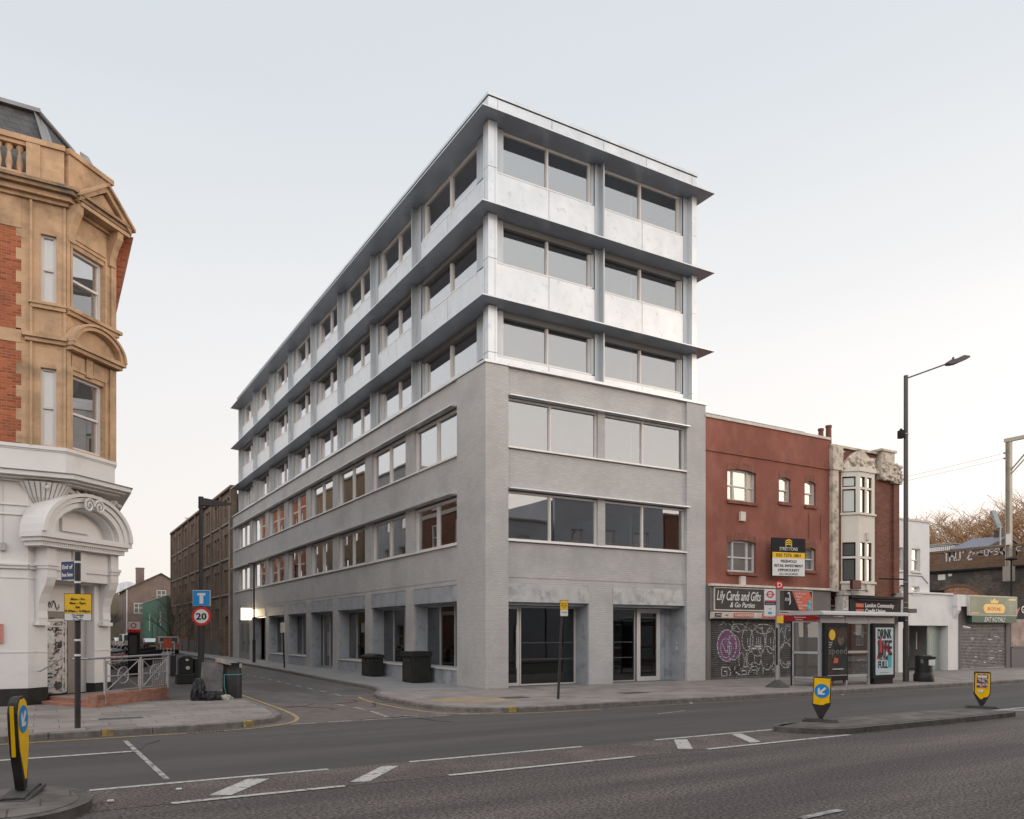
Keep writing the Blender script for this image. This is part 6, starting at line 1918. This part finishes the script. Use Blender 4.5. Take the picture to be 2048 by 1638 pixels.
# leaning no loading sign
t = thing('sign_pole', (-.17, -4.65, .12), 'thin leaning black pole with a small yellow and white parking plate before the grey block', 'sign pole')
e = Vector((.06*.861+.02, -.03, 2.78))
m = M(); m.cyl((-.17, -4.65, .12), (-.17+.1, -4.72, 2.95), .038, n=12); m.out('pole', m_pole, t)
fn = frame((-.07, -4.78, 0), (.97, -.24, 0))
plate(t, fn, -.10, .13, 2.68, 2.94, m_ye); plate(t, fn, -.10, .13, 2.50, 2.675, m_wt); plate(t, fn, -.11, .14, 2.49, 2.95, m_bk, 'plate_edge', 0, .01)
for i, s in enumerate(('Mon - Fri', '8am - 7pm', 'Sat')): text(s, .04, fn, .015, 2.84-i*.055, m_bk, t, align='CENTER', off=-.013)
text('No loading', .036, fn, .015, 2.6, m_bk, t, align='CENTER', off=-.013)
# lamp column with T and 20
t = thing('lamp_column', (-8.37, 4.41, .12), 'black lamp column at the side street corner with dead end and 20 signs', 'lamp post')
m = M(); m.cyl((-8.37, 4.41, .12), (-8.37, 4.41, 2.3), .10, n=16); m.cyl((-8.37, 4.41, 2.3), (-8.37, 4.41, 6.35), .07, .06, n=16); m.out('column', m_pole, t)
m = M(); m.cyl((-8.37, 4.41, 6.15), (-8.37, 4.41, 6.55), .085, n=12); m.prism([(-.05, 6.25), (.45, 6.28), (.95, 6.36), (.95, 6.40), (.1, 6.5), (-.05, 6.45)], -.12, .12, 'y')
m.v = [((v[0]-8.37, v[1]+4.41, v[2]) if i >= 24+24-24 and abs(v[0]) < 1.2 and abs(v[1]) < .2 else v) for i, v in enumerate(m.v)]
m.out('lamp_head', m_pole, t)
f2 = frame((-8.37, 4.30, 0), (.90, -.43, 0))
plate(t, f2, -.27, .27, 2.93, 3.42, m_blue, 'dead_end_sign', -.02, -.005)
plate(t, f2, -.285, .285, 2.915, 3.435, m_wt, 'plate_edge', -.005, .01)
m = M(f2); m.box(-.06, .06, -.024, -.02, 2.99, 3.26); m.out('white_stem', m_wt, t)
m = M(f2); m.box(-.13, .13, -.024, -.02, 3.26, 3.34); m.out('white_bar', m_wt, t)
m = M(f2); disc(m, 0, 2.57, .31, -.02, 0); m.out('speed_limit_sign', m_rd, t)
m = M(f2); disc(m, 0, 2.57, .23, -.026, -.02); m.out('sign_face', m_wt, t)
text('20', .30, f2, 0, 2.465, m_bk, t, align='CENTER', fit=.34, off=-.032, bold=.008)
# tall lamp column right
t = thing('lamp_column', (16.19, -4.69, .12), 'tall dark lamp column on the right pavement with a long arm over the road', 'lamp post')
m = M(); m.cyl((16.19, -4.69, .12), (16.19, -4.69, 2.2), .115, n=16); m.cyl((16.19, -4.69, 2.2), (16.19, -4.69, 12.1), .095, .08, n=16); m.out('column', m_lamp, t)
ax = frame((16.19, -4.69, 12.0), (.861, -.509, 0))
m = M(ax); m.cyl((.05, 0, .0), (1.65, 0, .58), .028, n=8); m.out('arm', m_lamp, t)
m = M(ax); m.prism([(1.6, .52), (1.75, .52), (1.95, .56), (2.45, .78), (2.42, .84), (2.2, .86), (1.9, .72), (1.72, .70), (1.6, .62)], -.14, .14, 'y'); m.cyl((1.85, 0, .7), (1.85, 0, .82), .04, n=8); m.out('lamp_head', m_lamp, t)
m = M(ax); m.box(-.28, -.1, -.12, .12, -2.35, -2.05); m.box(-.26, -.12, -.13, -.12, -2.3, -2.12); m.cyl((-.19, 0, -2.05), (-.19, 0, -1.98), .05, n=8); m.out('camera_box', m_bk, t)
m = M(ax); m.cyl((-1.05, 0, -7.85), (0, 0, -7.88), .03, n=6); m.box(-.2, .0, -.03, .03, -8.15, -8.1); m.out('bracket_arm', m_bk, t)
m = M(ax); m.box(.1, .42, -.02, 0, -9.20, -9.03); m.out('street_sign', m_fasl, t)
m = M(ax); m.box(-.26, -.08, -.08, .08, -9.55, -9.3); m.out('small_box', m_bk, t)
m = M(ax)
for z in (-2.2, -8.0, -8.8, -9.0, -9.25, -9.5): m.cyl((0, 0, z), (0, 0, z+.03), .105, n=14)
m.out('clamp_band', m_galv, t)
# side street lamp and sign pole
t = thing('lamp_column', (-1.15, 29.15, .12), 'slim black lamp column on the side street pavement by the lit sign', 'lamp post')
m = M(); m.cyl((-1.15, 29.15, .12), (-1.15, 29.15, 1.6), .10, n=12); m.cyl((-1.15, 29.15, 1.6), (-1.15, 29.15, 6.5), .06, .05, n=12); m.out('column', m_pole, t)
m = M(); m.box(-1.5, -1.05, 29.05, 29.25, 6.45, 6.56); m.out('lamp_head', m_pole, t)
t = thing('sign_pole', (-1.59, 19.91, .12), 'leaning black pole with a small pale plate on the side street pavement', 'sign pole')
m = M(); m.cyl((-1.59, 19.91, .12), (-1.70, 19.85, 2.62), .045, n=10); m.out('pole', m_pole, t)
m = M(); m.box(-1.85, -1.60, 19.74, 19.76, 2.05, 2.6); m.out('sign_plate', m_cream, t)
# bus stop
t = thing('bus_stop', (9.32, -4.33, .12), 'grey bus stop pole with round D marker and white flag before the card shop', 'bus stop')
m = M(); m.cyl((9.32, -4.33, .12), (9.32, -4.33, 3.55), .075, n=14); m.out('pole', mat('stop_pole_grey', (.30, .30, .295), .5, metal=.2, var=.1), t)
m = M(); m.lathe((9.32, -4.33, .12), [(.42, 0), (.42, .02), (.16, .2), (.09, .26)], 12, smooth=False); m.out('base_cone', m_grim, t)
fd_ = frame((9.32, -4.42, 0), (.861, -.509, 0))
m = M(fd_); disc(m, 0, 3.70, .15, 0, .03); m.out('stop_letter_disc', m_rd, t)
text('D', .24, fd_, 0, 3.615, m_wt, t, align='CENTER', off=-.006, bold=.006)
fl_ = frame((9.22, -4.36, 0), (.90, -.43, 0))
m = M(fl_); m.box(-.42, -.02, 0, .04, 2.62, 3.56); m.out('flag_panel', m_wt, t)
m = M(fl_); m.box(-.42, -.02, -.006, 0, 3.11, 3.16); m.out('red_band', m_rd, t)
m = M(fl_); m.box(-.42, -.02, -.006, 0, 3.0, 3.105); m.out('name_band', m_dblue, t)
m = M(fl_); arch(m, -.22, .085, .125, 3.37, -.008, 0, 1.0, 0, 360, 28); m.box(-.37, -.345, -.008, 0, 3.35, 3.39); m.box(-.095, -.07, -.008, 0, 3.35, 3.39); m.out('roundel', m_rd, t)
text('BUS STOP', .04, fl_, -.22, 3.357, m_rd, t, align='CENTER', fit=.15, off=-.01, bold=.001)
text('Route stop', .05, fl_, -.22, 3.04, m_wt, t, align='CENTER', fit=.3, off=-.01)
m = M(fl_); m.box(-.3, -.16, -.006, 0, 2.68, 2.76); m.box(-.27, -.17, -.006, 0, 2.85, 2.88); m.out('route_tiles', m_tl, t)
m = M(fd_); m.box(-.1, .13, -.03, .0, 2.36, 2.6); m.out('yellow_tile', m_ye, t)
m = M(fd_); m.prism([(.14, 2.42), (1.25, 2.44), (1.45, 2.53), (1.25, 2.63), (.14, 2.64)], -.02, .02, 'y'); m.out('direction_arm', mat('stop_arm_red', (.20, .01, .01), .5, var=0), t)
text('Destination Road', .06, fd_, .5, 2.55, m_wt, t, fit=.4, off=-.026); text('Station', .06, fd_, .55, 2.47, m_wt, t, fit=.25, off=-.026)
m = M(fd_); m.box(-.13, -.08, -.02, .02, .55, 2.35) if False else m.box(-.12, -.075, -.03, .03, .9, 2.2); m.out('timetable_case', m_bk, t)
# bus shelter
g_sh = glassmat('glazing_shelter', .06, (.75, .76, .75))
m_shf = mat('shelter_frame_grey', (.36, .36, .37), .4, metal=.3, var=.06)
t = thing('bus_shelter', (12.8, -4.6, .12), 'grey bus shelter with clear panels and a pale curved edged roof', 'bus shelter')
m = M(); m.prism([(-5.35, 2.66), (-5.33, 2.74), (-5.2, 2.80), (-3.9, 2.80), (-3.8, 2.72), (-3.85, 2.66)], 10.45, 15.45, 'x'); m.out('roof', mat('shelter_roof', (.42, .41, .40), .45, var=.05), t)
m = M(); m.box(10.77, 14.95, -5.03, -4.97, 2.36, 2.6); m.out('lintel_beam', m_shf, t)
for x in (10.74, 12.12, 13.42):
    m = M(); m.box(x-.04, x+.04, -5.04, -4.96, .12, 2.66); m.out('post', m_shf, t)
m = M(); m.box(10.42, 10.48, -4.03, -3.97, .12, 2.66); m.out('post', m_bk, t)
m = M(); m.box(12.16, 13.38, -5.01, -4.99, .5, 2.36); m.out('glass_panel', g_sh, t)
for z in (.42, 1.28): 
    m = M(); m.box(12.16, 13.38, -5.03, -4.97, z, z+.09); m.out('cross_rail', m_shf, t)
fe = frame((10.45, -4.0, 0), (.29, -1.0, 0))
m = M(fe); m.box(.05, 1.0, 0, .012, .45, 2.4); m.out('glass_panel', g_sh, t)
m = M(fe); m.box(0.03, 1.02, -.02, .03, 1.28, 1.36); m.box(.03, 1.02, -.02, .03, 2.4, 2.46); m.box(.0, .08, -.02, .03, .12, 2.4); m.box(.96, 1.03, -.02, .03, .12, 2.4); m.box(.03, 1.02, -.02, .03, .4, .45); m.out('end_frame', m_shf, t)
m = M(); m.box(12.2, 13.3, -4.35, -4.15, .62, .68); m.cyl((12.4, -4.25, .12), (12.4, -4.25, .62), .025); m.cyl((13.0, -4.25, .12), (13.0, -4.25, .62), .025); m.out('bench', m_rd, t)
m = M(); m.box(13.46, 14.95, -5.0, -4.9, 2.4, 2.62); 
m.out('display_strip', m_fas, t)
m = M()
for i in range(4): m.cyl((13.75+i*.3, -5.005, 2.5), (13.75+i*.3, -5.0, 2.5), .05, n=10)
m.out('display_marks', m_fasl, t)
def poster(x0, x1, label):
    t = thing('advert_panel', ((x0+x1)/2, -5.05, .12), label, 'advert panel', 'advert panels in the bus shelter')
    m = M(); m.box(x0, x1, -5.14, -4.9, .32, 2.38); m.out('casing', m_bk, t, bevel=.02)
    return t, frame((x0, -5.145, 0), (1, 0, 0)), x1-x0
t, fq, w_ = poster(10.80, 12.08, 'advert panel with a dark portrait poster and a yellow circle')
m = M(fq); m.box(.14, w_-.08, -.004, 0, .5, 2.22); m.out('poster', mat('poster_dark', (.03, .034, .034), .6, var=.4, vs=3, c2=(.055, .04, .03), c2s=1.6, spec=.1), t)
m = M(fq); m.prism(ell(.38, 1.95, .17, .19, 24), -.008, -.004, 'y'); m.out('yellow_circle', m_ye, t)
m = M(fq); m.prism(ell(.85, 1.82, .17, .25, 20), -.0075, -.004, 'y'); m.out('portrait_head', mat('portrait_skin', (.13, .08, .06), .7, var=.35, vs=6), t)
m = M(fq); m.prism([(.45, 1.25), (1.14, 1.25), (1.12, 1.5), (.98, 1.6), (.7, 1.6), (.52, 1.5)], -.0072, -.004, 'y'); m.out('portrait_coat', mat('portrait_coat', (.02, .028, .034), .7, var=.2, spec=.1), t)
m = M(fq); m.prism(ell(.85, 1.98, .2, .14, 16), -.0085, -.004, 'y'); m.out('portrait_hair', mat('portrait_hair', (.05, .03, .02), .6), t)
m = M(fq); m.prism([(.45, .95), (.68, .95), (.72, 1.1), (.5, 1.15)], -.008, -.004, 'y'); m.out('orange_patch', m_og, t)
text('speed', .34, fq, .16, 1.27, m_fasl, t, fit=1.0, off=-.012, bold=.004)
for i, s in enumerate(('Get up', 'to full', 'now')): text(s, .07, fq, .18, 1.66-i*.08, m_wt, t, off=-.012)
m = M(fq); m.box(.4, 1.0, -.008, -.004, .72, .75); m.box(.14, w_-.08, -.008, -.004, .5, .515); m.out('white_rule', m_wt, t)
t, fq, w_ = poster(13.50, 14.82, 'advert panel with a pale poster of bold black and red words')
m = M(); m.box(13.6, 14.72, -5.12, -4.92, .12, .32); m.out('plinth', m_bk, t)
m = M(fq); m.box(.14, w_-.12, -.004, 0, .46, 2.22); m.out('poster', mat('poster_pale_blue', (.45, .53, .55), .4, var=.05), t)
text('DRINK', .52, fq, .24, 1.82, m_bk, t, fit=.84, sz=.95, off=-.010, bold=.012)
text('LIFE', .8, fq, .26, 1.20, m_sb, t, fit=.82, sz=.98, off=-.014, bold=.016)
m = M(fq); m.prism([(.2, 1.05), (.5, 1.12), (.62, 1.5), (.42, 1.86), (.24, 1.7), (.32, 1.4)], -.010, -.004, 'y'); m.prism([(.6, 1.45), (1.1, 1.15), (1.14, 1.25), (.7, 1.75)], -.010, -.004, 'y'); m.out('red_splash', mat('poster_crimson', (.42, .03, .05), .5, var=.3, vs=7), t)
text('TO THE', .22, fq, .28, 1.02, m_sb, t, fit=.6, off=-.014, bold=.006)
text('FULL', .42, fq, .28, .72, m_bk, t, fit=.56, sz=.85, off=-.010, bold=.01)
m = M(fq); m.prism([(.88, .72), (1.08, .72), (1.1, 1.1), (1.04, 1.22), (.94, 1.22), (.88, 1.1)], -.009, -.004, 'y'); m.out('bottle_picture', m_tl, t)
m = M(fq); m.box(.4, .95, -.008, -.004, .53, .545); m.out('small_print', m_fasl, t)
# litter bins
t = thing('litter_bin', (16.86, -5.0, .12), 'round black litter bin with white stickers right of the tall lamp column', 'bin')
m = M(); m.lathe((16.86, -5.0, .12), [(.36, 0), (.37, .04), (.37, .26), (.33, .32), (.32, .36)], 20); m.out('bin_base', m_bin, t)
m = M(); m.lathe((16.86, -5.0, .12), [(.315, .36), (.315, .98), (.30, 1.02), (.05, 1.04)], 20); m.out('bin_body', m_bin, t)
f3 = frame((16.86-.20, -5.0-.27, 0), (.861, -.509, 0))
m = M(f3); m.box(.06, .30, -.01, .02, .76, .98); m.out('sticker', m_wt, t)
m = M(f3); m.box(-.22, -.05, .06, .08, .84, 1.0); m.out('sticker', m_fasl, t)
m = M(f3); m.box(-.12, .3, -.0, .05, 1.0, 1.1); m.out('bin_slot', m_blk, t)
def wheelie(x0, x1, y0, y1, h, label, hood):
    t = thing('communal_bin', ((x0+x1)/2, (y0+y1)/2, .12), label, 'bin', 'black communal bins on the side pavement')
    m = M(); m.box(x0+.05, x1-.02, y0+.04, y1-.04, .14, h-.2); m.out('bin_body', m_bin, t, bevel=.03)
    m = M()
    if hood: m.box(x0, x1+.02, y0, y1, h-.2, h)
    else: m.prism([(x0, h-.18), (x1, h-.2), (x1, h-.06), ((x0+x1)/2+.1, h), (x0, h-.1)], y0, y1, 'y')
    m.out('bin_hood', m_bin, t, bevel=.015)
    m = M(); m.box(x0+.03, x0+.05, y0+.15, y1-.15, .3, h-.45); m.out('front_door', m_blk, t)
    for q in (.3, .6): 
        m = M(); yy = y0+(y1-y0)*q; m.box(x0+.02, x0+.05, yy, yy+.15, h-.4, h-.28); m.out('label_sticker', m_fas, t)
    return t
wheelie(-.95, -.12, 4.02, 5.15, 1.32, 'bigger black communal bin with a square hood, nearer the corner', True)
wheelie(-.72, -.1, 9.0, 10.35, 1.12, 'smaller black communal bin with a sloping hood, farther from the corner', False)
t = thing('litter_bin', (-8.22, 8.3, .12), 'rounded black twin litter bin behind the black lamp column', 'bin')
m = M(); m.box(-8.62, -8.0, 8.0, 8.6, .12, .5); m.box(-8.55, -8.05, 8.05, 8.55, .5, 1.0); m.prism([(-8.55, 1.0), (-8.05, 1.0), (-8.08, 1.1), (-8.2, 1.17), (-8.42, 1.17), (-8.52, 1.1)], 8.05, 8.55, 'y'); m.out('bin_body', m_bin, t, bevel=.03)
m = M(); m.box(-8.0, -7.72, 8.05, 8.5, .12, 1.05); m.out('side_bin', m_bin, t)
m = M(); m.cyl((-8.25, 8.04, .72), (-8.25, 8.02, .72), .07, n=14); m.box(-8.32, -8.22, 8.03, 8.05, .98, 1.05); m.out('sticker', m_cream, t)
t = thing('bollard', (-7.95, 14.2, .12), 'plain square black bollard by the twin litter bin', 'bollard')
m = M(); m.box(-8.06, -7.84, 14.1, 14.3, .12, 1.0); m.box(-8.07, -7.83, 14.09, 14.31, 1.0, 1.04); m.out('post', m_pole, t)
t = thing('information_totem', (-9.44, 15.1, .12), 'black information totem with a white and red top beyond the railings', 'totem')
ft = frame((-9.7, 15.0, 0), (.93, -.36, 0))
m = M(ft); m.box(0, .46, 0, .2, .12, 2.05); m.out('casing', m_bk, t)
m = M(ft); m.box(-.02, .48, -.02, .22, 2.05, 2.18); m.out('red_band', m_rd, t)
m = M(ft); m.box(0.02, .46, 0, .2, 2.18, 2.52); m.out('top_panel', m_wt, t)
m = M(ft); arch(m, .24, .08, .12, 2.35, -.01, 0, 1.0, 0, 360, 20); m.out('roundel', m_rd, t)
m = M(ft); m.box(.06, .38, -.008, 0, 1.1, 1.9); m.out('map_panel', m_fas, t)
# junk by the kerb: old bin, propped sheets, black bag
m_card = mat('cardboard_grey', (.30, .27, .24), .85, var=.2, vs=4)
m_bag = mat('bin_bag_black', (.014, .013, .015), .3, var=.3, vs=4, bump=.8, bs=9)
t = thing('litter_bin', (-8.15, .45, .12), 'dark cylindrical litter bin strapped with a teal cord by the left kerb', 'bin')
m = M(); m.lathe((-8.15, .45, .12), [(.27, 0), (.265, .75), (.25, .78), (.25, 1.0), (.27, 1.03), (.05, 1.06)], 18); m.out('bin_body', m_grim if False else m_bin, t)
m = M(); m.lathe((-8.15, .45, .80), [(.274, 0), (.274, .03)], 18); m.tube([(-8.4, .3, .82), (-8.42, .2, .5), (-8.36, .22, .2)], .014, 5); m.out('teal_cord', mat('cord_teal', (.07, .22, .22), .6, var=.1), t)
m = M(frame((-8.4, .2, 1.12), (1, .2, -.28)))
m.box(-.12, .52, -.02, .45, 0, .14); 
tag(m.out('cardboard_box', m_card, bevel=.02), 'grey cardboard box tipped on top of the strapped litter bin', 'box')
m = M(frame((-9.05, .05, .13), (1, -.15, 0), (.05, .28, 1)))
m.prism([(-.08, 0), (.42, 0), (.5, .5), (.42, 1.0), (.36, 1.08), (0, 1.1), (-.02, .8)], 0, .1, 'y')
tag(m.out('propped_panel', mat('panel_charcoal', (.10, .09, .09), .6, var=.3, vs=4, c2=(.2, .08, .07), c2s=2.5, c2t=(.58, .62))), 'charcoal rounded panel with faded pink corner leaning at the litter bin', 'panel')
def heap(x, y, sx, sy, sz, seed, mt, lab, lumps=6):
    """crumpled sheet-like heap: noisy dome with folds, flat on the ground"""
    random.seed(seed); m = M(); n0, mm_ = 22, 10; vs = []
    ph = [random.uniform(0, 6.28) for _ in range(6)]
    for j in range(mm_+1):
        b_ = math.pi/2*j/mm_
        for i in range(n0):
            a = 2*math.pi*i/n0
            fold = 1 + .13*math.sin(5*a+ph[0]+3*b_) + .09*math.sin(9*a+ph[1]-5*b_) + random.uniform(-.05, .05)
            vs.append((x + sx*math.cos(b_)**.7*math.cos(a)*fold, y + sy*math.cos(b_)**.7*math.sin(a)*fold, .12 + sz*math.sin(b_)*(1+.12*math.sin(3*a+ph[2])*math.cos(b_))))
    m.add(vs, [(j*n0+i, j*n0+(i+1) % n0, (j+1)*n0+(i+1) % n0, (j+1)*n0+i) for j in range(mm_) for i in range(n0)])
    tag(m.out('rubbish_bag', mt, origin=(x, y, .12)), lab, 'rubbish bag', 'bags dumped by the kerb')
heap(-9.12, .12, .20, .24, .62, 1, m_bag, 'sagging black bag left of the leaning charcoal panel')
heap(-8.78, -.05, .30, .2, .26, 2, m_bag, 'low black bag in front of the leaning charcoal panel')
heap(-8.5, -.02, .26, .14, .15, 3, m_card, 'flat grey crumpled bag lying before the strapped litter bin')
# litter specks on the road
m_lit_ = mat('litter_white', (.6, .58, .55), .7, var=0)
random.seed(77)
for i, (x, y) in enumerate(((-12.2, -13.05), (-11.4, -12.7), (9.4, -6.9), (3.0, -6.7))):
    m = M(); 
    m.prism([(x-.03, y-.02), (x+.04, y-.03), (x+.05, y+.02), (x-.01, y+.035)], .012, .03)
    tag(m.out('litter_scrap', m_lit_, origin=(x, y, .012)), ['white scrap on the road near the left island tip', 'tiny white scrap beside the left hatching line', 'white scrap by the far kerb near the stickered bollard', 'tiny white scrap by the far kerb near the grey block'][i], 'litter', 'scraps of litter on the road')
